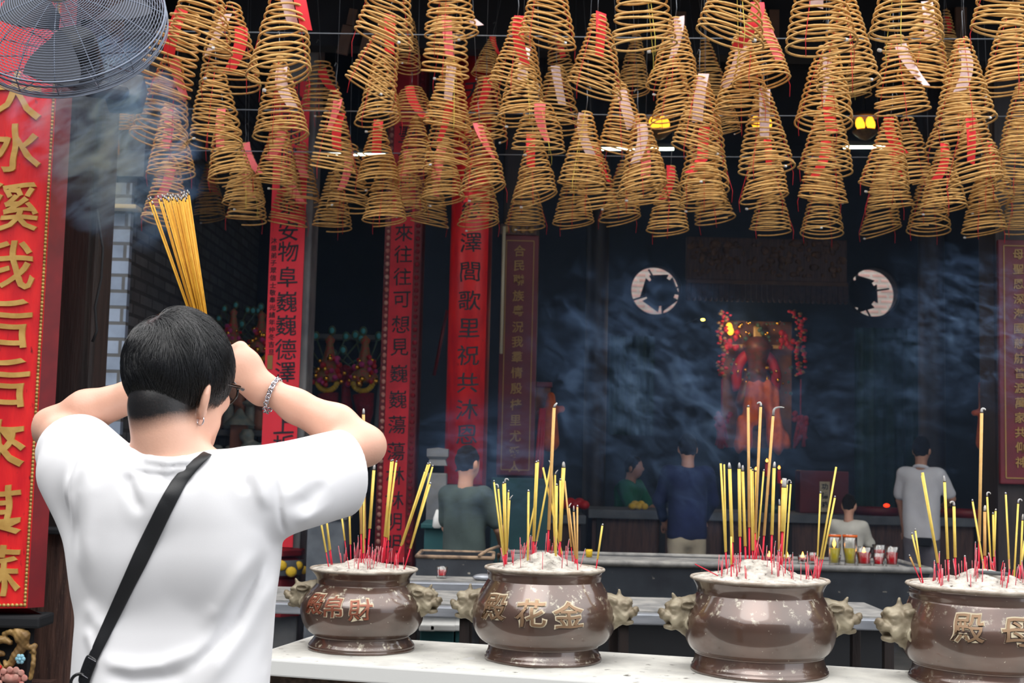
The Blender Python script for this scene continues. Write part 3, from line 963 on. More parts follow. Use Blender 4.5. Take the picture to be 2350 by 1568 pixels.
stc = S_(1745, 850)
V, F = sdf_mesh(statue, (-.4, -.3, -.65), (.4, .3, .4), .022)
link('seated_figure', make_mesh('seated_figure', V, F, mat('dark_gilt_figure', srgb(92, 66, 44), .45, metal=.2, col2=srgb(130, 60, 40), nscale=18)), sh, (stc[0] - L0[0], .18, stc[2] - L0[2]))


def drape(P):
    d = None
    for (x, z, r) in ((-.17, .62, .075), (.17, .62, .075)):
        e = cone_d(P, (x * .45, 0, z), (x * 1.1, -.02, .08), r, r * 1.35)
        d = e if d is None else np.minimum(d, e)
    d = smin(d, ell_d(P, (0, 0, .62), (.16, .11, .12)), .05)
    return d + .014 * np.sin(P[:, 0] * 60) + .01 * np.sin(P[:, 2] * 20 + P[:, 0] * 30)


V, F = sdf_mesh(drape, (-.6, -.3, -.1), (.6, .3, .95), .022)
link('orange_drapery', make_mesh('orange_drapery', V, F, M['orange']), sh, (0, .0, 0))
mb = MB()
for (x, y, w, h) in ((1745, 792, 36, 14), (1745, 760, 20, 30), (1700, 792, 30, 9), (1792, 794, 30, 9)):
    p = S_(x, y); mb.box((p[0] - L0[0], .16, p[2] - L0[2]), (w / sS, .04, h / sS), bevel=.02)
mb.build('crown_panel', M['gold'], sh, smooth=False)
mb = MB(); rr = random.Random(9)
for k in range(46):
    x = rr.choice((rr.uniform(1690, 1730), rr.uniform(1762, 1805))) if k < 30 else rr.uniform(1715, 1775)
    p = S_(x, rr.uniform(735, 770) if k < 20 else rr.uniform(830, 900)); mb.ball((p[0] - L0[0], .15, p[2] - L0[2]), rr.uniform(.012, .03), 6, 4)
mb.build('gilt_ornament', M['goldball'], sh)
mb = MB()
for k in range(34):
    p = S_(rr.uniform(1680, 1825), rr.uniform(735, 800) if k < 20 else rr.uniform(815, 905)); mb.ball((p[0] - L0[0], .14, p[2] - L0[2]), rr.uniform(.012, .026), 6, 4)
mb.build('jade_ornament', M['peacock'], sh)
mb = MB()
for k in range(26):
    p = S_(rr.choice((rr.uniform(1672, 1700), rr.uniform(1795, 1828))), rr.uniform(760, 800)); mb.ball((p[0] - L0[0], .13, p[2] - L0[2]), rr.uniform(.014, .034), 6, 4)
mb.build('red_ornament', M['red'], sh)
mb = MB()
for p in ((1677, 748), (1680, 758)):
    q = S_(*p); mb.ball((q[0] - L0[0], .1, q[2] - L0[2]), .035, 8, 6, (1, 1, 1.3))
mb.build('amber_lamp', M['bulb'], sh)
ld = bpy.data.lights.new('shrine_lamp_and_fill', 'POINT'); ld.energy = 7; ld.color = (1.0, .80, .55); ld.shadow_soft_size = .08
lo_ = bpy.data.objects.new('shrine_lamp_and_fill', ld); COL.objects.link(lo_); lo_.location = S_(1680, 752, -.25); lo_.location.y -= .1
ld2 = bpy.data.lights.new('shrine_lamp_and_fill', 'POINT'); ld2.energy = 3.5; ld2.color = (1.0, .78, .5); ld2.shadow_soft_size = .1
lo2 = bpy.data.objects.new('shrine_lamp_and_fill', ld2); COL.objects.link(lo2); lo2.location = S_(1750, 960, -.7)  # added fill in front of the drapery; no lamp stands here
for sx, x0 in ((-1, 1657), (1, 1838)):
    p0 = S_(x0, 870)
    g = empty('flower_garland', p0, 0, 'hanging red flower garland beside the golden shrine, ' + ('on the maroon board side' if sx < 0 else 'on the green curtain side'), 'garland', 'garlands by the shrine')
    mb = MB(); mg = MB(); rr = random.Random(5 + sx)
    for k in range(64):
        t = k / 63; z = (870 - (712 + t * 150)) / sS
        x = (rr.uniform(-11, 11) - sx * (1 - min(1, t * 5)) * -30 * 0) / sS + (-sx * 26 / sS * max(0, 1 - t * 7) * rr.random())
        (mb if k % 3 else mg).ball((x, rr.uniform(-.03, .03), z), rr.uniform(.012, .026), 6, 4, (1.2, .8, .8))
    mb.build('red_flowers', M['red'], g); mg.build('gold_leaves', M['carving'], g)
    mb = MB(); p = S_(x0 + sx * 4, 985)
    for k in range(12):
        mb.tube([(rr.uniform(-.05, .05) + sx * .02, 0, -.45 + rr.uniform(-.03, .05)), (rr.uniform(-.07, .07), .01, -.62 - rr.random() * .12)], .016, 5)
    for k in range(10): mb.ball((rr.uniform(-.09, .09), 0, -.42 + rr.uniform(-.06, .06)), .03, 6, 4)
    mb.tube([(0, 0, 0), (0, .01, -.42)], .008, 5)
    mb.build('red_tassel', M['crimson'], g)

# green curtain and dark green cloth
for (x0, x1, y0, y1, Y, lab) in ((1962, 2108, 752, 1185, 13.2, 'dark green curtain hanging below the far round opening'), (1400, 1500, 770, 1000, 14.6, 'dim dark green cloth hanging under the round opening by the maroon board')):
    a, b = at(x0, y0, Y), at(x1, y1, Y)
    V = []; F = []; n = 40
    for i in range(n + 1):
        u = i / n; x = a[0] + (b[0] - a[0]) * u; y = Y + .03 * math.sin(u * 40) + .015 * math.sin(u * 17)
        V += [(x, y, a[2]), (x, y, b[2])]
    F = [(2 * i, 2 * i + 1, 2 * i + 3, 2 * i + 2) for i in range(n)]
    m0 = len(V); V += [(x, y + .012, z) for x, y, z in V]
    F += [tuple(q + m0 for q in f[::-1]) for f in F]
    o = link('hanging_cloth', make_mesh('hanging_cloth', V, F, M['dgreen'])); tag(o, lab, 'curtain')

# two small side shrines with red and orange streamers
for (cx, Y, mir, lab) in ((1262, 11.6, 1, 'small red and orange side shrine next to the maroon board'), (2262, 11.6, -1, 'small red and orange side shrine near the dim gold couplet')):
    s = scale_at(Y); c = at(cx, 1000, Y)
    e = empty('side_shrine', c, 0, lab, 'shrine', 'side shrines with streamers')
    MB().box((-mir * .07, .16, .26), (.14, .05, .42), bevel=.01).build('orange_panel', M['ochre'], e, smooth=False)
    MB().box((-mir * .07, .12, .46), (.17, .04, .05), bevel=.01).build('red_header', M['dred'], e, smooth=False)

    def fig(P):
        d = ell_d(P, (0, 0, .34), (.04, .04, .05))
        d = smin(d, cone_d(P, (0, 0, .28), (0, 0, -.06), .05, .085), .03)
        return smin(d, cone_d(P, (-.1, 0, .2), (.1, 0, .24), .025, .03), .03)
    V, F = sdf_mesh(fig, (-.2, -.15, -.2), (.2, .15, .45), .016)
    link('robed_figure', make_mesh('robed_figure', V, F, M['orange']), e)
    mb = MB()
    for k in range(4): mb.tube([(mir * (-.09 + .012 * k), -.06, .24), (mir * (-.11 + .014 * k), -.07, -.05 - .2 * (k % 2)), (mir * (-.13 + .012 * k), -.06, -.35 - .06 * k)], .014, 5)
    mb.build('red_streamer', M['red'], e)

# ================================================================ altar tables
YT = 11.3; sT = scale_at(YT)
for (x0, x1, lab) in ((1226, 1345, 'short piece of pale altar table left of the person in green'), (1350, 2420, 'long pale edged altar table running behind the worshippers')):
    a, b = at(x0, 1184, YT), at(x1, 1184, YT)
    e = empty('altar_table', ((a[0] + b[0]) / 2, YT, 0), 0, lab.replace('left of', 'ending before'), 'table')
    zt = (a[2] + b[2]) / 2; wdt = b[0] - a[0]
    MB().box((0, .4, zt - .03), (wdt, .8, .075), bevel=.01).build('table_top', M['greyblue'], e, smooth=False)
    MB().box((0, .42, (zt - .06) / 2), (wdt - .08, .7, zt - .06)).build('table_base', M['brownwood'], e, smooth=False)
    for k in range(max(2, int(wdt / .5))):
        x = -wdt / 2 + .1 + (wdt - .2) * k / max(1, int(wdt / .5) - 1)
        MB().box((x, .05, zt * .5), (.05, .05, zt * .92)).build('carved_post', M['black'], e, smooth=False)
ZT = at(1700, 1178, YT)[2]
# things on the altar table
p = at(1895, 1145, 11.6)
e = empty('red_offering_box', (p[0], 11.75, ZT), 0, 'large dark red offering box with cream placard on the altar table', 'box')
MB().box((0, 0, .19), (.44, .2, .38), bevel=.012).build('box_body', M['maroon'], e, smooth=False)
MB().box((-.0, -.106, .15), (.09, .012, .27)).build('placard', M['cream'], e, smooth=False)
mb = MB()
column_text(mb, '功德箱', [(0, .24), (0, .16), (0, .08)], .06, -.114, .003, .02); mb.build('lettering', M['ink'], e, smooth=False)
for i, (x, w, m_, lab) in enumerate(((1322, .24, 'red', 'red cloth bundle on the short altar table'), (1470, .16, 'yellow', 'yellow fruit on the altar table in front of the green shirt'), (2030, .42, 'maroon', 'low dark red tray with glowing coals on the altar table'), (2230, .5, 'dred', 'low red box on the altar table near the far shrine'), (1790, .26, 'teal', 'dim teal offering dish on the altar table behind tallest incense'))):
    p = at(x, 1178, YT)
    mb = MB()
    if i in (0, 1):
        for k in range(5): mb.ball(((k - 2) * w / 6, .2 + .03 * (k % 2), .03 + .02 * (k % 2)), .036 if i else .05, 8, 6, (1, 1, .85))
    else: mb.lathe([(.02, .0), (w * .45, 0), (w * .5, .07), (w * .46, .07), (w * .4, .02), (.02, .02)], 20, (0, .25, 0))
    o = mb.build(['cloth_bundle', 'fruit_pile', 'coal_tray', 'red_tray', 'offering_dish'][i], M[m_], loc=(p[0], YT, ZT)); tag(o, lab, 'offering')
p = at(2050, 1176, YT)
o = MB().ball((0, 0, 0), .022, 8, 6, (1.3, 1, .8)).build('glowing_coal', mat('ember', srgb(255, 60, 20), .5, emit=srgb(255, 50, 20), estr=2.5), loc=(p[0], YT + .2, ZT + .09)); tag(o, 'glowing red ember in the low tray on the altar table', 'ember')

# candles with flames beyond the tall incense
for i, (x, y) in enumerate(((1735, 1077), (1760, 1058), (1762, 1100), (1788, 1074), (1795, 1107))):
    Yc = 10.9; p = at(x, y, Yc)
    e = empty('candle', (p[0], Yc, .0), 0, ['lit candle behind the middle tall incense stick, lower of its stand', 'lit candle at the top of the dark candle stand', 'lit candle low on the dark candle stand beneath the topmost one',
              'lit candle high on the dark candle stand, away from the tall incense', 'lit candle lowest on the candle stand behind the thick yellow incense'][i], 'candle', 'candles on the stand')
    z = p[2]
    MB().tube([(0, 0, z - .13), (0, 0, z - .02)], .014, 8).build('candle_stick', M['red'], e)
    MB().tube([(0, 0, 0), (0, 0, z - .13)], .01, 6).build('holder_rod', M['black'], e)
    MB().lathe([(.001, -.011), (.009, -.004), (.0095, .004), (.005, .012), (.001, .018)], 10, (0, 0, z)).build('flame', M['flame'], e)

# fluorescent tubes and amber lanterns under the roof
for i, (x0, x1, y, Y, lab) in enumerate(((752, 884, 354, 11.0, 'lit fluorescent tube behind the coils near the first red couplet'), (1376, 1546, 342, 11.0, 'lit fluorescent tube behind the middle coils'), (1936, 2030, 338, 11.0, 'lit fluorescent tube below the amber lantern'))):
    a, b = at(x0, y, Y), at(x1, y, Y); e = empty('fluorescent_lamp', (a + b) / 2, 0, lab, 'lamp', 'tube lamps in the hall')
    L = (b - a)[0]; dz = (b - a)[2]
    MB().tube([(-L / 2, 0, -dz / 2), (L / 2, 0, dz / 2)], .013, 8).build('tube', M['tube_light'], e)
    MB().box((0, .03, .035), (L * 1.05, .06, .04)).build('housing', M['black'], e, smooth=False)
    MB().tube([(0, .03, .05), (0, .03, 5.5 - e.location.z)], .006, 5).build('drop_rod', M['black'], e)
for i, (x, y, lab) in enumerate(((1513, 284, 'dim amber lantern glowing behind the coils above the middle lamp tube'), (1748, 282, 'amber lantern glowing through the coil with white ribbon'), (1986, 285, 'bright amber lantern in the gap between two tall columns of coils'))):
    Y = 10.6; p = at(x, y, Y); e = empty('amber_lantern', p, 0, lab, 'lantern', 'amber lanterns')
    mb = MB()
    for k in range(4): a = k * 1.57 + .4; mb.ball((.06 * math.cos(a), .06 * math.sin(a), 0), .036, 8, 6, (1, 1, 1.5))
    mb.build('bulb', M['bulb'], e)
    MB().lathe([(.001, .1), (.1, .09), (.13, .06), (.1, .055), (.001, .06)], 12).build('cap', M['brownwood'], e)
    MB().lathe([(.001, -.14), (.05, -.12), (.1, -.075), (.11, -.06), (.001, -.06)], 12).build('base_bowl', M['carving'], e)
    MB().tube([(0, 0, .1), (0, 0, 5.5 - p[2])], .006, 5).build('chain', M['black'], e)
p = at(1613, 734, 14.5)
o = MB().ball((0, 0, 0), .016, 8, 6, (1.6, 1, 1)).build('pilot_light', mat('pilot_glow', srgb(255, 240, 120), .5, emit=srgb(255, 235, 110), estr=5), loc=p); tag(o, 'tiny yellow pilot light in the dark beside the golden shrine', 'lamp')
MB().tube([(0, .01, 0), (0, .3, .05), (0, 1.4, .1)], .008, 5).build('arm', M['black'], o)

# ================================================================ peacock ornaments
def peacock(px, py, Y, lab, k=1.0):
    p = at(px, py, Y); e = empty('peacock_ornament', p, 0, lab, 'ornament', 'peacock ornaments on the dark cabinets')
    e.scale = (k, k, k)
    rr = random.Random(int(px))
    for j in range(9):
        a = math.radians(90 + (j - 4) * 17 + rr.uniform(-4, 4)); L = .36 + .1 * (j % 3) * .7 if abs(j - 4) > 1 else .42
        L = L * (1.0 - .06 * abs(j - 4))
        q = (L * math.cos(a), .03 + .01 * (j % 2), L * math.sin(a))
        f = MB().tube([(0, .02, 0), (q[0] * .5, .03, q[2] * .55), q], [.004, .006, .008], 5).ball(q, .034, 8, 6, (1, .3, 1.25)).build('feather', M['peacock'], e)
        MB().ball((q[0], q[1] - .010, q[2]), .021, 8, 6, (1, .4, 1.15)).build('feather_eye', M['eyeblue'], f)
    MB().lathe([(.11, -.02), (.12, .03), (.07, .1), (.05, .2), (.03, .3), (.045, .34), (.001, .38)], 12, (0, -.02, 0)).build('beaded_body', mat('beaded_red', srgb(190, 70, 60), .5, col2=srgb(120, 120, 60), nscale=40), e)
    mb = MB(); mg = MB(); mm = MB()
    for j in range(26):
        a = rr.uniform(0, 6.28); z = rr.uniform(-.05, .2); r = .12 - z * .28
        (mb, mg, mm)[j % 3].ball((r * math.cos(a), -.03 - abs(r * math.sin(a)), z), rr.uniform(.016, .03), 7, 5)
    mb.build('pompom_trim', M['red'], e); mg.build('bead_trim', M['goldball'], e); mm.build('tinsel', M['magenta'], e)
    mb = MB()
    for j in range(11):
        a = math.radians(200 + 14 * j); mb.ball((.085 * math.cos(a), -.1, -.01 + .085 * math.sin(a)), .024, 8, 5)
    mb.build('yellow_fringe', M['yellow'], e)
    MB().ball((0, -.16, 0), .028, 10, 8).build('gold_boss', M['goldball'], e)
    MB().tube([(0, -.04, -.12), (.02, -.05, -.28), (0, -.04, -.46), (.03, -.03, -.75)], [.09, .07, .04, .03], 8).build('red_ribbon', M['crimson'], e)
    MB().tube([(0, .04, -.1), (0, .06, -1.6)], .012, 6).build('post', M['black'], e)
    return e


YP = 10.9
peacock(755, 872, YP, 'peacock feather ornament beside the red pompom, nearer the bright couplet')
peacock(836, 873, YP, 'peacock feather ornament beside the red pompom, nearer the bordered couplet')
peacock(534, 790, YP, 'peacock feather ornament just beside the black hair', .8)
peacock(598, 806, YP, 'peacock feather ornament half hidden by the bright red couplet', .9)
for (x, y, lab) in ((793, 858, 'round red pompom with gold centre between two peacock ornaments'), (563, 808, 'round red pompom above the raised fist')):
    p = at(x, y, YP); e = empty('pompom', p, 0, lab, 'ornament')
    mb = MB(); rr = random.Random(2)
    for k in range(70):
        a = rr.uniform(0, 6.28); b = math.acos(rr.uniform(-1, 1)); mb.ball((.055 * math.sin(b) * math.cos(a), .04 * math.sin(b) * math.sin(a), .055 * math.cos(b)), .022, 6, 4)
    mb.build('ball', M['crimson'], e); MB().ball((0, -.075, 0), .022, 10, 8).build('gold_boss', M['goldball'], e)
    MB().tube([(0, 0, -.06), (.02, .02, -.3), (-.06, .02, -.62)], [.03, .05, .02], 8).build('ribbon', M['crimson'], e)
    MB().tube([(0, .03, -.04), (0, .05, -1.6)], .012, 6).build('post', M['black'], e)
# dark cabinets they stand on
for (x0, x1, yt, Y, lab) in ((702, 872, 1045, 10.95, 'dark cabinet under the two complete peacock ornaments'), (505, 612, 1056, 10.95, 'dark cabinet behind the neck of the white shirt')):
    a, b = at(x0, yt, Y), at(x1, yt, Y)
    e = empty('dark_cabinet', ((a[0] + b[0]) / 2, Y + .35, 0), 0, lab, 'cabinet')
    MB().box((0, 0, a[2] / 2), (b[0] - a[0], .6, a[2]), bevel=.01).build('carcass', M['black'], e, smooth=False)
    MB().box((0, -.02, a[2] + .01), (b[0] - a[0] + .06, .66, .03), bevel=.006).build('top_board', M['darkwood'], e, smooth=False)
# ceramic roof-ridge figures on the far shrine
p = at(548, 1010, 10.6)
e = empty('ceramic_pavilion', p, 0, 'small ceramic pavilion with terracotta walls behind the ear', 'ceramic')
MB().box((0, 0, 0), (.13, .1, .26), bevel=.01).build('walls', M['clayred'], e, smooth=False)
MB().lathe([(.13, .12), (.11, .15), (.05, .2), (.02, .25), (.001, .26)], 8).build('roof', M['clay'], e)
p = at(580, 1030, 10.5)


def lion(P):
    d = ell_d(P, (0, 0, 0), (.1, .07, .06))
    d = smin(d, ell_d(P, (-.05, -.01, .1), (.06, .055, .06)), .03)
    for x in (-.07, .07): d = smin(d, cone_d(P, (x, -.02, -.02), (x, -.03, -.13), .03, .03), .02)
    return smin(d, cone_d(P, (.09, 0, .03), (.12, 0, .13), .025, .03), .02) + .004 * np.sin(P[:, 0] * 90) * np.sin(P[:, 2] * 90)


V, F = sdf_mesh(lion, (-.25, -.15, -.2), (.25, .15, .22), .012)
o = link('ceramic_lion', make_mesh('ceramic_lion', V, F, M['clay']), None, p); tag(o, 'pale ceramic lion standing beside the small pavilion', 'ceramic')
p0, p1 = at(470, 992, 10.7), at(606, 998, 10.7)
o = MB().box(((p0[0] + p1[0]) / 2, 10.78, p0[2]), (p1[0] - p0[0], .2, .05), bevel=.008).build('shrine_shelf', M['stone'], smooth=False); tag(o, 'grey stone shelf above the ceramic pavilion', 'shelf')
for i, x in enumerate((496, 520, 545, 570, 592)):
    p = at(x, 920, 10.7)

    def fg(P, k=i):
        d = cone_d(P, (0, 0, -.22), (0, 0, .02), .05, .035)
        d = smin(d, ell_d(P, (0, -.01, .09), (.035, .035, .045)), .02)
        return smin(d, cone_d(P, (-.05, -.02, -.04), (.03, -.06, -.08 + .03 * (k % 2)), .018, .016), .02)
    V, F = sdf_mesh(fg, (-.13, -.12, -.3), (.13, .12, .16), .012)
    o = link('ceramic_figurine', make_mesh('ceramic_figurine', V, F, M['clay'] if i % 2 else M['clayred']), None, (p[0], 10.8, p1[2] + .3))
    tag(o, ['first', 'second', 'third', 'fourth', 'fifth'][i] + ' ceramic figurine on the stone shelf counted from the head', 'ceramic', 'figurines on the stone shelf')
pz = at(530, 1045, 10.6)
mb = MB(); rr = random.Random(4)
for k in range(34): mb.ball((rr.uniform(-.26, .26), rr.uniform(-.03, .03), rr.uniform(-.08, .06)), rr.uniform(.02, .05), 7, 5, (1.4, .8, .8))
o = mb.build('ceramic_rocks', M['clay'], loc=pz); tag(o, 'low mass of glazed ceramic rockwork under the pavilion', 'ceramic')

# ================================================================ stone posts, teal cabinet, stools
p0 = at(748, 1192, 8.8); s = scale_at(8.8)
e = empty('stone_pedestal', (p0[0], 8.95, 0), 0, 'plain grey stone pedestal behind the incense of the nearest-hand censer', 'pedestal')
MB().box((0, 0, p0[2] / 2), (86 / s, .26, p0[2]), bevel=.015).build('block', M['greyblue'], e, smooth=False)
MB().box((0, 0, p0[2] + .02), (98 / s, .3, .05), bevel=.015).build('cap', M['stone'], e, smooth=False)
p0 = at(1003, 1048, 8.6); s = scale_at(8.6)
e = empty('stone_lamp_post', (p0[0], 8.7, 0), 0, 'grey stone post with a square cap behind the green shirted man', 'post')
MB().box((0, 0, p0[2] / 2 - .06), (.13, .13, p0[2] - .1), bevel=.01).build('shaft', M['stone'], e, smooth=False)
MB().lathe([(.001, -.06), (.09, -.06), (.075, -.02), (.1, 0), (.1, .05), (.001, .06)], 4, (0, 0, p0[2]), axis=Matrix.Rotation(.785, 3, 'Z')).build('cap', M['stone'], e, smooth=False)
p0 = at(1003, 1190, 8.05)
o = MB().lathe([(.018, -.06), (.028, -.05), (.024, 0), (.008, .05), (.001, .055)], 16).build('white_cone', M['white'], loc=p0); tag(o, 'small white cone shaped cover standing by the stone post', 'cover')
a = at(985, 1212, 8.1)
e = empty('teal_cabinet', (at(1040, 1212, 8.1)[0], 8.4, 0), 0, 'teal painted cabinet behind the green shirted man', 'cabinet')
wdt = at(1120, 1212, 8.1)[0] - at(985, 1212, 8.1)[0]
MB().box((0, 0, a[2] / 2), (wdt, .5, a[2]), bevel=.01).build('carcass', M['teal'], e, smooth=False)
MB().box((0, -.01, a[2] + .01), (wdt + .04, .54, .03), bevel=.006).build('top_board', M['teal'], e, smooth=False)
MB().box((0, -.256, a[2] * .5), (wdt * .8, .014, a[2] * .7), bevel=.006).build('door', M['teal'], e, smooth=False)
MB().ball((wdt * .3, -.275, a[2] * .55), .014, 8, 6).build('knob', M['gold'], e)
a, b = at(1128, 1096, 10.0), at(1262, 1096, 10.0)
o = MB().box(((a[0] + b[0]) / 2, 10.12, a[2] / 2), (b[0] - a[0], .1, a[2]), bevel=.008).build('teal_screen', M['teal'], smooth=False); tag(o, 'dark teal panel under the maroon couplet board', 'panel')
for i, (x, lab) in enumerate(((975, 'first'), (1012, 'second'), (1058, 'third'))):
    p = at(x, 1452, 5.9); e = empty('teal_stool', (p[0], 6.2, 0), 0, lab + ' teal stool with a white seat glimpsed under the steel table', 'stool', 'teal stools under the table')
    w = .075 if i != 1 else .12
    MB().box((0, 0, p[2]), (w, .3, .03), bevel=.006).build('seat', M['white'], e, smooth=False)
    MB().box((0, 0, p[2] / 2), (w * .86, .26, p[2] - .02), bevel=.006).build('body', M['teal'], e, smooth=False)
p = at(655, 1460, 5.5)


def cush(P): return box_d(P, (0, 0, 0), (.2, .15, .11), .08) + .004 * vnoise(P, 30)


V, F = sdf_mesh(cush, (-.3, -.25, -.2), (.3, .25, .2), .016)
o = link('kneeling_cushion', make_mesh('kneeling_cushion', V, F, mat('dusky_red_leather', srgb(92, 34, 40), .45)), None, (p[0] - .02, 5.75, .11)); tag(o, 'dusky red kneeling cushion on the floor beneath the steel table', 'cushion')

# ================================================================ steel tables, iron box and long trough
def steel_table(x0, x1, y, Y0, Y1, lab, skew=0.0):
    a, b = at(x0, y, Y0), at(x1, y, Y0)
    z = (a[2] + b[2]) / 2
    e = empty('steel_table', ((a[0] + b[0]) / 2, (Y0 + Y1) / 2, 0), -skew, lab, 'table')
    w, d = b[0] - a[0], Y1 - Y0
    MB().box((0, 0, z - .022), (w, d, .044), bevel=.006).build('table_top', M['steel'], e, smooth=False)
    mb = MB(); mb.box((0, .02, z + .003), (w - .02, d - .06, .006)); mb.build('dust_layer', M['dust'], e, smooth=False)
    for sx in (-1, 1):
        for sy in (-1, 1):
            MB().box((sx * (w / 2 - .06), sy * (d / 2 - .05), (z - .04) / 2), (.04, .04, z - .04), bevel=.004).build('leg', M['darkwood'], e, smooth=False)
    return e, z


E1, Z1 = steel_table(480, 1100, 1388, 5.35, 5.95, 'steel table under the gaping space behind the nearest-hand censer')
E1b, Z1b = steel_table(1400, 2080, 1416, 5.3, 5.9, 'long steel table in front of the iron trough')
E1['label'] = 'steel table in front of the rusty rimmed box, behind the two smaller censers'
E2, Z2 = steel_table(900, 1142, 1338, 6.1, 6.75, 'steel table carrying the rusty rimmed box and red candle glass')
a = at(955, 1278, 6.35); b = at(1130, 1340, 6.35)
bx = empty('iron_box', ((a[0] + b[0]) / 2, 6.55, Z2 + .006), 0, 'dark iron box with a rusty pale rim on the steel table', 'box')
w, h, d = b[0] - a[0], a[2] - Z2 - .006, .36
mb = MB()
for sx in (-1, 1): mb.box((sx * (w / 2 - .008), 0, h / 2), (.016, d, h))
for sy in (-1, 1): mb.box((0, sy * (d / 2 - .008), h / 2), (w - .032, .016, h))
mb.box((0, 0, .008), (w - .032, d - .032, .016)); mb.build('box_body', M['trough'], bx, smooth=False)
mb = MB()
for sx in (-1, 1): mb.tube([(sx * w / 2, -d / 2, h), (sx * w / 2, d / 2, h)], .009, 8)
for sy in (-1, 1): mb.tube([(-w / 2, sy * d / 2, h), (w / 2, sy * d / 2, h)], .009, 8)
mb.build('rim', M['rust'], bx)
MB().tube([(w * .32, -d / 2 - .016, h + .012), (w * .42, -d / 2 + .1, h + .03), (w * .56, d * .2, h + .04)], .008, 8).build('handle', M['rust'], bx)


def clear_glass():
    if 'glass' in M: return M['glass']
    m = bpy.data.materials.new('clear_glass'); m.use_nodes = True
    N = m.node_tree.nodes; L = m.node_tree.links; N.remove(N['Principled BSDF'])
    t = N.new('ShaderNodeBsdfTransparent'); t.inputs[0].default_value = (.93, .93, .92, 1)
    g = N.new('ShaderNodeBsdfGlossy'); g.inputs['Roughness'].default_value = .06
    lw = N.new('ShaderNodeLayerWeight'); lw.inputs[0].default_value = .35
    x = N.new('ShaderNodeMixShader'); L.new(lw.outputs['Facing'], x.inputs[0]); L.new(t.outputs[0], x.inputs[1]); L.new(g.outputs[0], x.inputs[2])
    L.new(x.outputs[0], N['Material Output'].inputs['Surface']); M['glass'] = m
    return m


def candle_glass(loc, r, h, liquid, colr, lab, lit=False, band=False, group='glass oil candles', cup=False):
    e = empty('oil_candle', loc, 0, lab, 'candle', group)
    gl = clear_glass()
    prof = [(.001, .004), (r * .8, .0), (r * .86, .01), (r * .72, h * .3), (r, h), (r * .95, h), (r * .66, h * .3), (r * .7, .014), (.001, .012)] if cup else \
           [(.001, .004), (r * .78, .0), (r * .8, .01), (r * .8, h * .25), (r, h * .6), (r * .98, h), (r * .94, h), (r * .93, h * .6), (r * .74, h * .26), (r * .7, .014), (.001, .012)]
    MB().lathe(prof, 20).build('glass', gl, e)
    MB().lathe([(.001, .016), (r * .64, .016), (r * .63, h * .28), (r * (.8 if cup else .86), h * (.72 if cup else .56)), (.001, h * (.73 if cup else .57))], 16).build('coloured_oil', colr, e)
    if band: MB().lathe([(r * 1.0, h * .93), (r * 1.03, h * .93), (r * 1.03, h * 1.0), (r * 1.0, h * 1.0), (r * 1.0, h * .93)], 20).build('orange_band', M['orange'], e)
    if lit: MB().lathe([(.001, -.016), (.008, -.004), (.009, .006), (.004, .02), (.001, .03)], 10, (0, 0, h * .68)).build('flame', M['flame'], e)
    return e


M['redoil'] = mat('red_oil', srgb(226, 24, 40), .2)
M['yellowoil'] = mat('yellow_oil', srgb(226, 206, 56), .2)
p = at(1012, 1340, 6.2)
candle_glass((p[0], 6.25, Z2 + .006), .03, .055, .5, M['redoil'], 'small red glass candle in front of the rusty rimmed box', cup=True)

# the long trough, parallel to the hall front
YTR = 6.6
tl, tr = at(1150, 1278, YTR), at(2138, 1303, YTR)
ztr = (at(1400, 1292, YTR)[2] + at(2130, 1311, YTR)[2]) / 2
zbt = (at(1500, 1405, YTR)[2] + at(2090, 1420, YTR)[2]) / 2
w = tr[0] - tl[0]; hT = ztr - zbt; dT = .55
tb = empty('incense_trough', ((tl[0] + tr[0]) / 2, YTR + dT / 2, zbt), 0, 'long blackened iron trough filled with ash behind the censers', 'trough')
mb = MB(); ins = .1
for (a, b) in ((0, 1),):
    V = [(-w / 2 + ins, -dT / 2 + .05, 0), (w / 2 - ins, -dT / 2 + .05, 0), (w / 2 - ins, dT / 2 - .05, 0), (-w / 2 + ins, dT / 2 - .05, 0),
         (-w / 2, -dT / 2, hT), (w / 2, -dT / 2, hT), (w / 2, dT / 2, hT), (-w / 2, dT / 2, hT),
         (-w / 2 + .05, -dT / 2 + .05, hT), (w / 2 - .05, -dT / 2 + .05, hT), (w / 2 - .05, dT / 2 - .05, hT), (-w / 2 + .05, dT / 2 - .05, hT),
         (-w / 2 + .08, -dT / 2 + .07, hT - .05), (w / 2 - .08, -dT / 2 + .07, hT - .05), (w / 2 - .08, dT / 2 - .07, hT - .05), (-w / 2 + .08, dT / 2 - .07, hT - .05)]
    F = [(3, 2, 1, 0)]
    for k in range(3):
        for i in range(4):
            j = (i + 1) % 4; F.append((4 * k + i, 4 * k + j, 4 * k + 4 + j, 4 * k + 4 + i))
    F.append((12, 13, 14, 15)); mb.add(V, F)
mb.build('trough_body', M['trough'], tb, smooth=False)
mb = MB(); mb.tube([(-w / 2, -dT / 2, hT), (w / 2, -dT / 2, hT), (w / 2, dT / 2, hT), (-w / 2, dT / 2, hT)], .017, 8, closed=True); mb.build('rolled_rim', M['dust'], tb)
mb = MB(); mb.box((0, 0, hT - .012), (w - .06, dT - .06, .022), bevel=.01); mb.build('ash_bed', M['dust'], tb, smooth=False)
MB().box((0, .06, -zbt * .5 - .02), (w - .34, dT - .2, zbt - .05), bevel=.01).build('base_cabinet', M['black'], tb, smooth=False)
ZTR = zbt + hT + .002
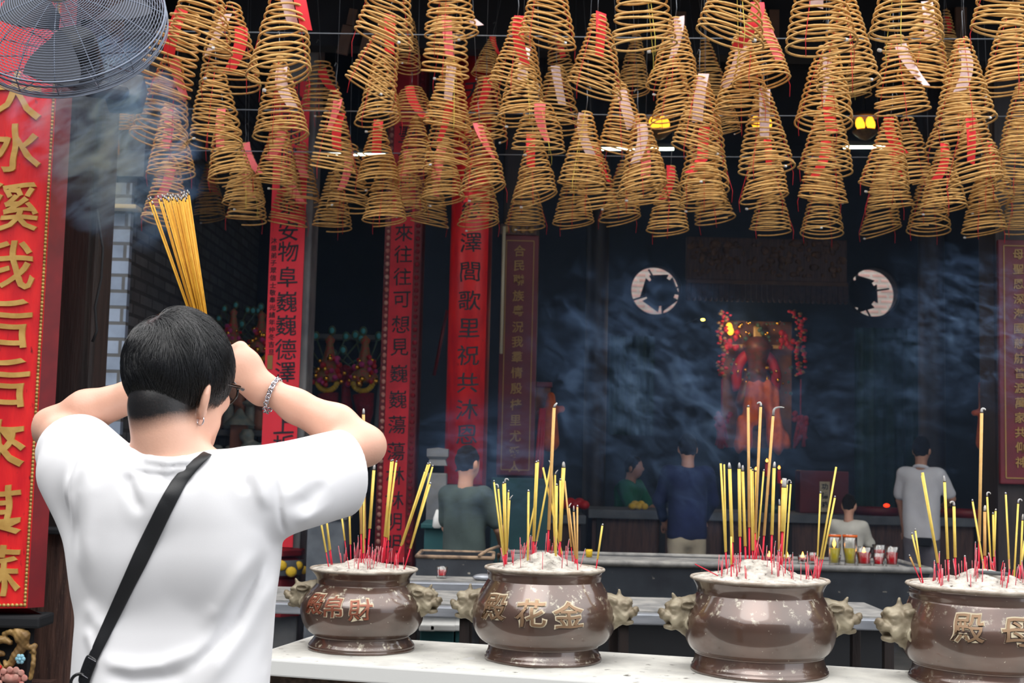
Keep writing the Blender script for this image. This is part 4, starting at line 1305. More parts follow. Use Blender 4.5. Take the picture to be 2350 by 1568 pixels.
specs = [(1911, 26, .16, 'yellowoil', 1, 1, 0, 'tall yellow oil candle with a burning wick on the iron trough'), (1947, 28, .16, 'yellowoil', 0, 1, 0, 'tall yellow oil candle with orange band, unlit, beside the burning one'),
         (1979, 34, .1, 'redoil', 1, 0, 1, 'red oil candle glass standing next to the yellow ones'), (2012, 24, .07, 'redoil', 0, 0, 1, 'low red candle glass in the middle of the red ones'),
         (2043, 30, .105, 'redoil', 0, 0, 1, 'tallest red candle glass at the open end of the trough'), (1930, 14, .05, 'redoil', 0, 0, 1, 'tiny red candle glass squeezed between the two yellow candles'),
         (1872, 20, .06, 'redoil', 0, 0, 1, 'low red candle glass on the other side of the burning yellow candle')]
for (x, wp, h, m_, lit, band, cup, lab) in specs:
    p = at(x, 1300, 6.78); candle_glass((p[0], 6.75 + (.1 if wp < 22 else 0), ZTR), wp / 2 / 438 * 1.15, h, .5, M[m_], lab, bool(lit), bool(band), cup=bool(cup))
p = at(2022, 1270, 6.95); candle_glass((p[0], 6.98, ZTR), .038, .1, .5, M['redoil'], 'red candle glass set behind the tallest red one', cup=True)
for i, (x, lab) in enumerate(((1765, 'first'), (1806, 'second'), (1842, 'third'))):
    p = at(x, 1290, 6.8); candle_glass((p[0], 6.8, ZTR), .03, .05, .5, M['redoil'], lab + ' low lit red candle behind the tallest incense, counted from navy jacket', True, cup=True)
p = at(1353, 1284, 6.9)
o = MB().lathe([(.001, 0), (.016, 0), (.019, .034), (.016, .04), (.001, .04)], 16, (p[0], 6.95, ZTR)).build('yellow_cup', M['yellow']); tag(o, 'small yellow plastic cup standing at the back of the trough', 'cup')
p = at(1108, 1334, 5.9)
o = MB().ball((0, 0, 0), .05, 14, 8, (1.1, .8, .35)).build('grey_dish', M['steel'], loc=(p[0], 6.2, Z2 + .02)); tag(o, 'shallow grey dish half hidden behind the gold flower censer', 'dish')
# ================================================================ hanging incense coils
M['coil'] = mat('incense_paste', srgb(228, 182, 110), .8, col2=srgb(202, 152, 86), nscale=9)
M['tag_red'] = mat('red_tag_paper', srgb(236, 40, 52), .7)
M['tag_pink'] = mat('salmon_tag_paper', srgb(250, 120, 122), .7, col2=srgb(240, 104, 110), nscale=20)
M['tag_white'] = mat('pale_tag_paper', srgb(236, 214, 214), .8, col2=srgb(226, 196, 198), nscale=24)
for k_ in ('tag_red', 'tag_pink', 'tag_white'):
    M[k_].node_tree.nodes['Principled BSDF'].inputs['Emission Strength'].default_value = 0
M['thread_red'] = mat('red_thread', srgb(206, 30, 44), .8)
M['thread_yellow'] = mat('yellow_thread', srgb(224, 206, 92), .8)
M['emberash'] = mat('white_ash_tip', srgb(232, 230, 226), .9)
DC = .28                                           # diameter of a coil's widest turn, metres


def coil_mesh(idx, turns=14, tiltx=0.0, tilty=0.0, wob=.05, top=.20, hgt=1.55, seg=30, bulge=.05, sag=0.0):
    rr = np.random.default_rng(idx)
    n = int(turns * seg) + 1
    t = np.linspace(0, 1, n)
    tc_ = np.linspace(0, 1, turns + 2)
    offz = np.interp(t, tc_, rr.normal(0, wob * .35, turns + 2) / turns * 1.6)
    tx = np.interp(t, tc_, tiltx * (.35 + .65 * tc_) + rr.normal(0, wob, turns + 2))
    ty = np.interp(t, tc_, tilty * (.35 + .65 * tc_) + rr.normal(0, wob, turns + 2))
    ox = np.interp(t, tc_, np.cumsum(rr.normal(0, .008, turns + 2)))
    r = .5 * (top + (1 - top) * (t + bulge * np.sin(np.pi * t)))
    r = r * np.clip(t * turns / .6 + .35, 0, 1)
    a = 2 * np.pi * turns * t + rr.uniform(0, 6)
    x = r * np.cos(a); y = r * np.sin(a)
    z = -hgt * (t ** (1 + sag)) + offz
    z = z + x * tx + y * ty
    pts = np.stack([x + ox, y, z], 1)
    mb = MB(); mb.tube([tuple(p) for p in pts], .0172, 5)
    return make_mesh('incense_coil', mb.V, mb.F, M['coil']), pts


VAR = [coil_mesh(11, 17, .0, .0), coil_mesh(12, 16, -.30, .06), coil_mesh(13, 16, .22, -.08), coil_mesh(14, 18, -.12, .16, .06), coil_mesh(15, 15, .10, .10, .06, .26, bulge=.1),
       coil_mesh(16, 15, -.16, -.05, .07, .32, bulge=.16), coil_mesh(17, 18, .14, .02, .05, .17), coil_mesh(18, 11, -.05, .1, .07, .4, 1.25, bulge=.16)]


def tag_mesh(name, w, l, bend, twist, m):
    V = []; n = 9
    for i in range(n):
        u = i / (n - 1)
        x = bend * u * u; y = -.06 * math.sin(u * 3) * (1 + abs(bend))
        ca, sa = math.cos(twist * u), math.sin(twist * u)
        for s in (-1, 1): V.append((x + s * w / 2 * ca, y + s * w / 2 * sa, -l * u))
    F = [(2 * i, 2 * i + 1, 2 * i + 3, 2 * i + 2) for i in range(n - 1)]
    k = len(V); V += [(x, y + .006, z) for x, y, z in V]; F += [tuple(q + k for q in f[::-1]) for f in F]
    return make_mesh(name, V, F, m)


TAGS = {}
for key, m_ in (('r', 'tag_red'), ('p', 'tag_pink'), ('w', 'tag_white')):
    TAGS[key] = [tag_mesh('paper_tag', .21, .78, b, t, M[m_]) for b, t in ((.0, .0), (.26, .9), (-.26, -.6), (.1, .3))]
mbw = MB(); mbw.tube([(0, 0, .0), (.02, 0, .22), (.0, .01, .46)], .006, 4); mbw.tube([(0, .01, .46), (.05, .0, .5), (.1, 0, .42)], .005, 4); mbw.tube([(0, .01, .46), (.01, .01, 4.5)], .0035, 4)
WIRE = make_mesh('hanging_wire', mbw.V, mbw.F, M['wire'])


def thread_mesh(m, k):
    mb = MB()
    for j in range(2):
        a = k + j * 2.4
        mb.tube([(.04 * math.cos(a), .04 * math.sin(a), .0), (.3 * math.cos(a), .3 * math.sin(a), -.75), (.52 * math.cos(a), .52 * math.sin(a), -1.55), (.5 * math.cos(a), .5 * math.sin(a), -1.78)], .0055, 4)
    return make_mesh('thread', mb.V, mb.F, m)


THR = [thread_mesh(M['thread_red'], .6), thread_mesh(M['thread_red'], 2.2), thread_mesh(M['thread_red'], 4.1), thread_mesh(M['thread_yellow'], 5.0)]
mbt = MB(); mbt.tube([(.5, 0, 0), (.5, .05, 0)], .024, 6); TIP = make_mesh('ash_tip', mbt.V, mbt.F, M['emberash'])

# (row, widest-turn centre x, y, width) and (top x, y), mesh variant, tags
COILS = [
 (1, 457, 115, 150, 455, -120, 1, 'w'), (1, 640, 178, 152, 657, -80, 2, 'wr'), (1, 878, 98, 143, 897, -130, 1, 'r'), (1, 1031, 85, 127, 1030, -110, 4, 'w'),
 (1, 1254, 103, 135, 1248, -110, 1, 'w'), (1, 1473, 112, 155, 1470, -140, 4, 'w'), (1, 1672, 95, 162, 1684, -150, 1, ''), (1, 1882, 112, 170, 1884, -150, 0, 'w'),
 (1, 2082, 92, 175, 2078, -170, 0, 'w'), (1, 2320, 78, 178, 2322, -180, 3, 'w'),
 (2, 375, 212, 135, 432, 20, 7, 'r'), (2, 530, 198, 140, 527, 10, 5, 'wr'), (2, 845, 210, 128, 893, 35, 1, 'r'), (2, 1025, 178, 113, 1030, 10, 7, 'p'),
 (2, 1180, 210, 132, 1188, 38, 1, 'r'), (2, 1360, 216, 134, 1372, 30, 1, 'r'), (2, 1542, 197, 122, 1550, 40, 2, 'w'), (2, 1748, 193, 138, 1738, 10, 6, 'p'),
 (2, 1945, 200, 150, 1942, -20, 0, ''), (2, 2122, 192, 126, 2130, 5, 3, 'w'), (2, 2320, 205, 134, 2325, 10, 6, ''),
 (3, 276, 296, 66, 284, 206, 5, ''), (3, 252, 348, 44, 262, 300, 5, ''), (3, 368, 328, 134, 398, 128, 4, 'p'), (3, 497, 332, 122, 495, 205, 5, ''), (3, 645, 318, 132, 643, 150, 6, 'w'),
 (3, 744, 262, 96, 737, 140, 7, 'r'), (3, 868, 283, 110, 872, 165, 2, ''), (3, 948, 280, 104, 946, 200, 7, 'r'), (3, 1028, 293, 114, 1040, 190, 3, 'w'),
 (3, 1112, 322, 104, 1116, 205, 5, 'r'), (3, 1198, 276, 118, 1202, 168, 6, 'w'), (3, 1282, 300, 104, 1278, 205, 5, 'w'), (3, 1428, 352, 116, 1420, 200, 1, 'w'),
 (3, 1546, 286, 112, 1542, 150, 2, ''), (3, 1600, 352, 128, 1606, 205, 1, 'w'), (3, 1706, 264, 134, 1700, 100, 0, 'w'), (3, 1895, 290, 134, 1900, 112, 4, 'w'),
 (3, 2067, 262, 128, 2054, 100, 4, 'w'), (3, 2215, 285, 140, 2210, 110, 0, 'w'), (3, 2350, 352, 116, 2348, 190, 0, 'p'),
 (4, 395, 402, 113, 386, 238, 0, 'p'), (4, 530, 412, 106, 512, 250, 6, 'p'), (4, 634, 424, 104, 642, 272, 0, 'p'), (4, 765, 392, 106, 772, 205, 3, 'pr'), (4, 868, 425, 105, 868, 292, 6, 'r'),
 (4, 955, 412, 104, 958, 282, 6, ''), (4, 1028, 392, 112, 1032, 310, 5, 'r'), (4, 1108, 442, 112, 1100, 292, 2, 'p'), (4, 1240, 350, 126, 1238, 238, 7, 'p'), (4, 1337, 430, 116, 1345, 255, 0, 'w'),
 (4, 1476, 440, 118, 1466, 262, 2, 'w'), (4, 1620, 440, 118, 1618, 262, 4, 'r'), (4, 1757, 394, 134, 1752, 212, 0, 'w'), (4, 1896, 396, 128, 1900, 232, 0, 'r'), (4, 2030, 432, 118, 2044, 268, 0, 'r'),
 (4, 2090, 424, 104, 2080, 268, 4, ''), (4, 2184, 345, 124, 2198, 190, 2, ''), (4, 2240, 428, 128, 2228, 254, 2, 'r'), (4, 2340, 432, 108, 2338, 290, 5, ''),
 (5, 560, 470, 100, 563, 328, 6, 'p'), (5, 690, 474, 92, 694, 328, 0, 'p'), (5, 800, 482, 98, 804, 332, 5, 'p'), (5, 935, 488, 96, 938, 345, 6, 'p'), (5, 1016, 462, 104, 1020, 322, 6, 'p'),
 (5, 1228, 458, 108, 1222, 316, 2, 'r'), (5, 1370, 482, 102, 1360, 330, 4, 'r'), (5, 1480, 472, 110, 1482, 322, 5, 'p'), (5, 1614, 474, 112, 1616, 330, 6, 'r'), (5, 1755, 462, 114, 1752, 308, 2, 'r'),
 (5, 1890, 462, 114, 1892, 318, 3, 'r'), (5, 2040, 478, 104, 2036, 330, 4, 'r'), (5, 2165, 482, 108, 2166, 336, 6, 'r'), (5, 2276, 474, 104, 2270, 330, 2, 'r'),
 (6, 382, 512, 108, 392, 372, 4, 'p'), (6, 478, 503, 82, 482, 370, 6, 'p'), (6, 567, 508, 95, 570, 352, 0, 'p'), (6, 661, 518, 92, 672, 380, 3, 'p'), (6, 764, 524, 93, 766, 388, 0, ''),
 (6, 882, 510, 104, 888, 386, 6, ''), (6, 987, 518, 90, 1000, 396, 3, 'p'), (6, 1098, 518, 97, 1110, 386, 2, 'r'), (6, 1207, 520, 95, 1206, 398, 0, ''), (6, 1316, 516, 98, 1318, 400, 6, ''),
 (6, 1423, 507, 98, 1430, 400, 2, ''), (6, 1532, 534, 100, 1540, 380, 6, 'r'), (6, 1640, 510, 97, 1624, 380, 0, ''), (6, 1770, 532, 98, 1766, 412, 0, ''), (6, 1890, 540, 99, 1888, 402, 4, ''),
 (6, 2022, 534, 96, 2018, 420, 2, ''), (6, 2135, 534, 100, 2132, 410, 4, ''), (6, 2259, 535, 103, 2254, 412, 6, ''), (6, 2344, 530, 95, 2342, 420, 0, ''),
 (7, 1112, 176, 66, 1132, 82, 6, 'r'), (7, 1292, 190, 70, 1268, 60, 4, 'r'), (7, 1452, 215, 80, 1462, 72, 6, ''), (7, 1640, 236, 84, 1618, 88, 3, ''), (7, 936, 162, 66, 940, 40, 4, ''),
 (7, 2180, 150, 60, 2172, 20, 3, 'r'), (7, 1668, 306, 66, 1660, 226, 5, ''), (7, 1968, 222, 64, 1962, 120, 5, ''),
]
ORD = ['first', 'second', 'third', 'fourth', 'fifth', 'sixth', 'seventh', 'eighth', 'ninth', 'tenth', 'eleventh', 'twelfth', 'thirteenth', 'fourteenth', 'fifteenth', 'sixteenth',
       'seventeenth', 'eighteenth', 'nineteenth', 'twentieth', 'twenty-first', 'twenty-second', 'twenty-third', 'twenty-fourth']
ROWN = {1: 'in the highest row', 2: 'in the second row', 3: 'in the third row', 4: 'in the fourth row', 5: 'in the fifth row', 6: 'in the lowest row', 7: 'among the dark ones behind'}
TAGW = {'': 'without visible tag', 'r': 'with a red tag', 'p': 'with a salmon tag', 'w': 'with a white tag', 'wr': 'with two tags', 'pr': 'with two tags'}
seen = {}
rc = random.Random(21)
first_coil = None
COILS.sort(key=lambda c: (c[0], c[1]))
for ci, (row, bx_, by_, bw, ax_, ay_, var, tags) in enumerate(COILS):
    seen[row] = seen.get(row, -1) + 1
    D = DC * (1.0 if row != 7 else .92)
    Y = FPX * D / bw
    if row == 3 and bw < 70: Y = 8.05; D = bw * Y / FPX
    if row == 7: Y = min(Y, 8.3); D = bw * Y / FPX
    if row >= 3 and row < 7 and var != 7 and bw > 70: ay_ = min(ay_, by_ - 1.42 * bw)
    B = Vector(at(bx_, by_, Y)); A = Vector(at(ax_, ay_, Y))
    ax = B - A; Hh = ax.length
    me, pts = VAR[var]
    hg = 1.25 if var == 7 else 1.55
    o = bpy.data.objects.new('incense_coil', me); COL.objects.link(o)
    zax = -ax.normalized()
    xax = Vector((1, 0, 0)); xax = (xax - zax * xax.dot(zax)).normalized()
    if rc.random() < .4: xax = -xax if var in (0, 4, 5) else xax
    yax = zax.cross(xax)
    R = Matrix((xax, yax, zax)).transposed().to_4x4()
    o.matrix_world = Matrix.Translation(A) @ R @ Matrix.Diagonal((D, D, Hh / hg, 1))
    tag(o, f'incense coil {TAGW[tags]}, {ORD[seen[row]]} from the fan {ROWN[row]}', 'incense coil', 'hanging incense coils')
    for j, t in enumerate(tags):
        tm = rc.choice(TAGS[t]); c = bpy.data.objects.new('paper_tag', tm); COL.objects.link(c); c.parent = o
        k = hg * D / Hh
        c.location = (rc.uniform(-.06, .06) + (.18 if j else 0), -.1, (-.02 if rc.random() < .5 else -.22) - .25 * j)
        c.scale = (1, 1, k * rc.uniform(.85, 1.15)); c.rotation_euler = (rc.uniform(-.1, .1), rc.uniform(-.22, .22), rc.uniform(-.5, .5))
        c['label'] = {'r': 'red paper tag', 'p': 'salmon paper tag', 'w': 'white paper tag'}[t]
    c = bpy.data.objects.new('hanging_wire', WIRE); COL.objects.link(c); c.parent = o; c.rotation_euler = (0, 0, rc.uniform(0, 6))
    c = bpy.data.objects.new('thread', THR[3] if (row == 1 and bx_ in (1473, 1672)) or rc.random() < .06 else THR[rc.randrange(3)]); COL.objects.link(c); c.parent = o
    c.scale = (1, 1, hg / 1.55)
    if rc.random() < .6:
        c = bpy.data.objects.new('ash_tip', TIP); COL.objects.link(c); c.parent = o
        e_ = pts[-1]; c.location = (0, 0, e_[2]); c.rotation_euler = (0, 0, math.atan2(e_[1], e_[0]))

# support wires strung across the yard
for i, (y, Y, ex) in enumerate(((72, 7.4, 0), (250, 7.9, 0), (345, 8.25, 0), (-30, 6.2, 0))):
    a, b = at(330, y, Y), at(2360, y + 8, Y)
    a[0] = -4.0 if False else a[0] - .3; b[0] += 1.2
    o = MB().tube([a, (a + b) / 2 - np.array((0, 0, .02)), b], .0035, 5).build('support_wire', M['wire'])
    tag(o, ['taut grey wire strung above the second row of coils', 'taut grey wire strung behind the third row of coils', 'taut grey wire strung behind the lowest coils', 'taut grey wire over the highest coils'][i], 'wire')
# odd paper streamer and dry leaf caught between coils
p = at(1722, 45, 6.0)
o = link('paper_streamer', tag_mesh('paper_streamer', .06, .21, -.09, .5, M['tag_red']), None, at(1738, 5, 5.6)); tag(o, 'long red paper streamer beside the seventh highest coil', 'streamer')
MB().tube([(0, 0, 0), (.01, 0, .3)], .002, 4).build('string', M['thread_red'], o)
p = at(1092, 50, 6.6)
V = [(-.035, 0, .012), (.0, .008, .018), (.042, 0, -.016), (.01, -.004, -.022), (-.03, 0, -.008)]; V += [(x, y + .004, z) for x, y, z in V]
o = MB().add(V, [(0, 1, 2, 3, 4), (9, 8, 7, 6, 5), (0, 5, 6, 1), (1, 6, 7, 2), (2, 7, 8, 3), (3, 8, 9, 4), (4, 9, 5, 0)]).build('dry_leaf', M['tag_white'], loc=p, smooth=False); tag(o, 'pale dry leaf caught on the fourth highest coil', 'leaf')
# ================================================================ stone offering table with four bronze censers
TA = math.radians(-14.5)
Rz = Matrix.Rotation(TA, 3, 'Z')
ZTAB = .81
tcen = Vector(at(1180, 1500, 4.48)); tcen.z = 0
tdir = Rz @ Vector((1, 0, 0)); tper = Rz @ Vector((0, 1, 0))
LEFT = Vector(at(722, 1447, 5.0)); off = (LEFT - tcen); lx = off.dot(tdir)
TL = 4.2; TD = .63
ocx = lx + TL / 2
fr = Vector(at(1250, 1544, 4.16)) - tcen
oy = fr.dot(tper) + TD / 2
tb = empty('offering_table', (tcen + tdir * ocx + tper * oy), TA, 'long stone offering table with ash dusted white top carrying the four censers', 'table')
MB().box((0, 0, ZTAB - .0275), (TL, TD, .055), bevel=.006).build('table_top', M['white'], tb, smooth=False)
mb = MB(); nx, ny = 90, 16; V = []; F = []
for i in range(nx + 1):
    for j in range(ny + 1):
        x = (i / nx - .5) * (TL - .02); y = (j / ny - .5) * (TD - .02)
        e = min(j, ny - j, i, nx - i)
        V.append((x, y, ZTAB + (.0015 + .003 * noise.noise(Vector((x * 9, y * 9, 0))) + .002 * abs(noise.noise(Vector((x * 30, y * 30, 2)))) if e else 0)))
for i in range(nx):
    for j in range(ny):
        a = i * (ny + 1) + j; F.append((a, a + ny + 1, a + ny + 2, a + 1))
mb.add(V, F); mb.build('ash_dust', M['ash_top'], tb)
MB().box((0, .02, (ZTAB - .055) / 2), (TL - .12, TD - .12, ZTAB - .055)).build('table_base', M['plinth'], tb, smooth=False)

M['bronze'] = mat('brown_bronze', srgb(100, 72, 60), .3, metal=.4, col2=srgb(82, 65, 56), nscale=5, rough2=.38, coat=.85, spots=(srgb(205, 196, 176), 90, .70, .75), bump=.03, bscale=60)
def dust_on(m, colr, lo, hi, nlo, nhi, scale):
    """Dust that has settled on the upward faces, in patches."""
    nt = m.node_tree; N = nt.nodes; L = nt.links; p = N['Principled BSDF']
    g = N.new('ShaderNodeNewGeometry'); sx = N.new('ShaderNodeSeparateXYZ'); L.new(g.outputs['Normal'], sx.inputs[0])
    a = N.new('ShaderNodeMapRange'); a.inputs[1].default_value = lo; a.inputs[2].default_value = hi; L.new(sx.outputs['Z'], a.inputs[0])
    tc = N.new('ShaderNodeTexCoord'); nz = N.new('ShaderNodeTexNoise'); nz.inputs['Scale'].default_value = scale; nz.inputs['Detail'].default_value = 8; nz.inputs['Roughness'].default_value = .7
    L.new(tc.outputs['Object'], nz.inputs['Vector'])
    b = N.new('ShaderNodeMapRange'); b.inputs[1].default_value = nlo; b.inputs[2].default_value = nhi; L.new(nz.outputs['Fac'], b.inputs[0])
    f = N.new('ShaderNodeMath'); f.operation = 'MULTIPLY'; L.new(a.outputs[0], f.inputs[0]); L.new(b.outputs[0], f.inputs[1])
    src = p.inputs['Base Color'].links[0].from_socket
    mx = N.new('ShaderNodeMix'); mx.data_type = 'RGBA'; L.new(f.outputs[0], mx.inputs['Factor']); L.new(src, mx.inputs['A']); mx.inputs['B'].default_value = colr
    L.new(mx.outputs['Result'], p.inputs['Base Color'])
    mt = N.new('ShaderNodeMapRange'); mt.inputs[3].default_value = p.inputs['Metallic'].default_value; mt.inputs[4].default_value = 0; L.new(f.outputs[0], mt.inputs[0]); L.new(mt.outputs[0], p.inputs['Metallic'])


M['bronze'].node_tree.nodes['Principled BSDF'].inputs['Coat IOR'].default_value = 1.75
dust_on(M['bronze'], srgb(206, 198, 176), .12, .6, .56, .66, 34)
M['bronze_head'] = mat('dusty_bronze', srgb(160, 150, 128), .5, metal=.2, col2=srgb(120, 108, 88), nscale=16, bump=.12, bscale=70)
M['bronze_letter'] = mat('worn_letter_bronze', srgb(140, 112, 86), .4, metal=.5)
M['letter_red'] = mat('reddish_letter', srgb(140, 82, 62), .45, metal=.35)
M['rim_dust'] = mat('ash_dusted_rim', srgb(188, 180, 168), .7, col2=srgb(138, 124, 110), nscale=16, nlo=.3, nhi=.62, bump=.3, bscale=90)
M['letter_dust'] = mat('dust_in_letters', srgb(206, 192, 164), .85)
M['ash'] = mat('incense_ash', srgb(206, 200, 190), .95, col2=srgb(150, 144, 136), nscale=30, nlo=.4, nhi=.68, bump=.8, bscale=110, spots=(srgb(84, 76, 70), 60, .62, .70))
M['stick_red'] = mat('red_stick', srgb(206, 16, 50), .6)
M['stub_red'] = mat('old_red_stub', srgb(200, 60, 84), .65, col2=srgb(190, 130, 130), nscale=40)
M['inc_y'] = mat('yellow_incense', srgb(242, 214, 112), .75, col2=srgb(234, 202, 94), nscale=40)
M['inc_o'] = mat('tan_incense', srgb(226, 182, 116), .75, col2=srgb(216, 168, 100), nscale=40)
M['tipash'] = mat('grey_ash_tip', srgb(206, 204, 202), .9, col2=srgb(150, 148, 148), nscale=60)
M['char'] = mat('charred_end', srgb(48, 40, 40), .9)


def lion_head(style):
    def f(P):
        d = cone_d(P, (-.06, 0, .002), (.02, 0, .004), .074, .054)
        d = smin(d, cone_d(P, (.0, 0, -.03), (-.05, 0, -.105), .048, .018), .03)
        for s in (-1, 1):
            d = smin(d, ell_d(P, (.046, s * .026, .028), (.026, .022, .014)), .007)     # brow
            d = smin(d, ell_d(P, (.058, s * .030, .010), (.012, .012, .011)), .003)     # eye
            d = smin(d, ell_d(P, (.044, s * .036, -.026), (.030, .018, .024)), .007)    # cheek
            d = smin(d, torus_d(P, (.0, s * .060, -.035), .018, .0065, np.array(((0, 0, 1.), (1., 0, 0), (0, 1., 0))).T), .006)
            d = smin(d, torus_d(P, (-.03, s * .058, -.075), .013, .006, np.array(((0, 0, 1.), (1., 0, 0), (0, 1., 0))).T), .006)
            if style == 0:
                e = ell_d(P, (.004, s * .058, .036), (.036, .016, .018))
                e = smax(e, -ell_d(P, (.012, s * .071, .036), (.026, .012, .010)), .004)
                d = smin(d, e, .006)
            else:
                d = smin(d, cone_d(P, (.01, s * .046, .038), (-.035, s * .05, .05), .015, .007), .008)
        d = smin(d, ell_d(P, (.074, 0, -.010), (.028, .036, .02)), .012)                # upper lip
        d = smin(d, ell_d(P, (.094, 0, .006), (.014, .022, .013)), .006)                # nose
        for s in (-1, 1): d = smin(d, ell_d(P, (.098, s * .015, .001), (.008, .008, .008)), .003)
        d = smin(d, ell_d(P, (.056, 0, -.052), (.030, .030, .014)), .012)               # jaw
        d = smax(d, -ell_d(P, (.078, 0, -.036), (.022, .03, .006)), .005)               # open mouth
        if style == 1:
            d = smin(d, cone_d(P, (.022, 0, .046), (.016, 0, .084), .015, .005), .012)
            d = smin(d, ell_d(P, (.052, 0, .038), (.026, .024, .018)), .01)
        else:
            d = smin(d, cone_d(P, (.036, 0, .044), (.05, 0, .072), .014, .005), .01)
        return d + .0011 * np.sin(P[:, 0] * 190 + 40 * P[:, 2]) * np.sin(P[:, 2] * 210)
    V, F = sdf_mesh(f, (-.13, -.1, -.14), (.14, .1, .12), .0048)
    return make_mesh('beast_handle', V, F, M['bronze_head'])


HEADS = [lion_head(0), lion_head(1)]


def mk_prof(ks):
    """(radius, height) control points, rounded a little between."""
    P = np.array(ks, float); out = [P[0]]
    for i in range(len(P) - 1):
        p0 = P[max(i - 1, 0)]; p1 = P[i]; p2 = P[i + 1]; p3 = P[min(i + 2, len(P) - 1)]
        for t in (.2, .4, .6, .8, 1.0):
            q = .5 * ((2 * p1) + (-p0 + p2) * t + (2 * p0 - 5 * p1 + 4 * p2 - p3) * t * t + (-p0 + 3 * p1 - 3 * p2 + p3) * t ** 3)
            out.append(q)
    return np.array(out)


def censer(px, pyfoot, Y, S, hS, kind, lab, chars, angs, ch_h, zc, headk, rot, ash_lab, mound, shape, hz):
    p = at(px, 1500, Y)
    e = empty('bronze_censer', (p[0], Y, ZTAB + .003), rot, lab, 'censer', 'bronze censers on the offering table')
    R = S; h_ = hS
    nk, mx_, ft, fb, zn, zm, zb = shape
    if kind == 0:
        foot = [(fb, 0), (fb + .004, .018), (fb - .01, .03), (fb - .012, .038), (fb - .002, .046), (fb - .02, .062), (ft + .055, zb * .62), (ft + .016, zb * .84), (ft, zb)]
    else:
        foot = [(fb, 0), (fb + .004, .018), (fb - .004, .036), (fb - .022, .044), (fb - .018, .062), (fb - .034, .072), (ft + .01, zb * .72), (ft, zb)]
    q_ = zm - zb
    pf = mk_prof([(R * f, z * h_) for f, z in ((ft + .01, zb + .004), (ft + (mx_ - ft) * .52, zb + q_ * .2), (ft + (mx_ - ft) * .88, zb + q_ * .55), (mx_, zm), (nk + (mx_ - nk) * .9, zm + (zn - zm) * .32), (nk + (mx_ - nk) * .5, zm + (zn - zm) * .64), (nk + .012, zn - .02), (nk, zn),
               (nk + .012, zn + (.985 - zn) * .4), (.955, .955), (.988, .98))])
    lip = [(R * .985, .988 * h_), (R * .955, .985 * h_), (R * .86, .93 * h_), (R * .7, .88 * h_), (.001, .87 * h_)]
    MB().lathe([(R * .972, .968 * h_), (R * 1.0, .980 * h_), (R * 1.006, .992 * h_), (R * .995, 1.004 * h_), (R * .972, 1.006 * h_), (R * .952, .992 * h_)], 112).build('dusty_rim', M['rim_dust'], e)
    MB().lathe([(.001, 0)] + [(R * r, z * h_) for r, z in foot], 96).build('foot', M['bronze'], e)
    MB().lathe([(R * ft * .9, (zb - .02) * h_)] + [tuple(q) for q in pf] + lip, 128).build('body', M['bronze'], e)
    MB().lathe([(R * (ft - .03), (zb - .012) * h_), (R * (ft + .012), (zb - .006) * h_), (R * (ft + .022), (zb + .006) * h_), (R * (ft + .014), (zb + .018) * h_), (R * (ft - .03), (zb + .02) * h_)], 96).build('foot_ring', M['bronze'], e)
    for s in (-1, 1):
        h = bpy.data.objects.new('beast_handle', HEADS[headk]); COL.objects.link(h); h.parent = e
        h.location = (s * R * (mx_ - .01), 0, hz); h.rotation_euler = (0, -s * 0, 0 if s > 0 else math.pi)
        h.scale = (R / .225 * .84,) * 3
        h.rotation_euler = (0, 0, math.radians(-14) if s > 0 else math.pi + math.radians(14))
        h['label'] = 'beast head handle greyed by dust'
    if chars:
        zs = pf[:, 1]; rs = pf[:, 0]; order = np.argsort(zs)

        def onbody(u, z, d, a0):
            r = np.interp(z, zs[order], rs[order])
            a = -math.pi / 2 + a0 + u / R
            return np.stack([(r + d) * np.cos(a), (r + d) * np.sin(a), z], 1)
        for lay, (bold, dep, m_) in enumerate(((.045, .0020, M['letter_dust']), (.008, .0060, M['letter_red'] if kind == 0 else M['bronze_letter']))):
            mb = MB()
            for ch, a0, zz in zip(chars, angs, zc):
                G, F = glyph(ch, bold, 3, True)
                wv = onbody(G[:, 0] * ch_h, zz + G[:, 1] * ch_h, G[:, 2] * dep * 2, a0 - rot)
                mb.add(wv, F)
            mb.build('lettering_edge' if lay == 0 else 'lettering', m_, e, smooth=False)
    # ash heap: own thing, sits inside the rim
    n = 46; nr = 22; V = []; F = []
    Ra = R * .962

    def ash_h(x, y):
        r = math.hypot(x, y) / Ra
        b = .0015 + mound * math.exp(-(r / .52) ** 2) * (1 + .35 * noise.noise(Vector((x * 14 + px, y * 14, 1))))
        b += .012 * noise.noise(Vector((x * 26 + px, y * 26, 3))) * max(0, 1 - r ** 4) + .006 * noise.noise(Vector((x * 70, y * 70 + px, 5))) * (1 - r ** 6)
        return b
    for i in range(nr + 1):
        for k in range(n):
            a = 2 * math.pi * k / n; r = Ra * i / nr; x, y = r * math.cos(a), r * math.sin(a)
            V.append((x, y, ash_h(x, y) * (1 if i < nr else .2)))
    for i in range(nr):
        for k in range(n):
            l = (k + 1) % n; F.append((i * n + k, (i + 1) * n + k, (i + 1) * n + l, i * n + l))
    o = MB().add(V, F).build('ash_heap', M['ash'], loc=(p[0], Y, ZTAB + .003 + .984 * hS)); tag(o, ash_lab, 'ash', kind='stuff')
    return dict(e=e, x=p[0], Y=Y, R=R, z=ZTAB + .003 + .984 * hS, Ra=Ra, h=ash_h, px=px)


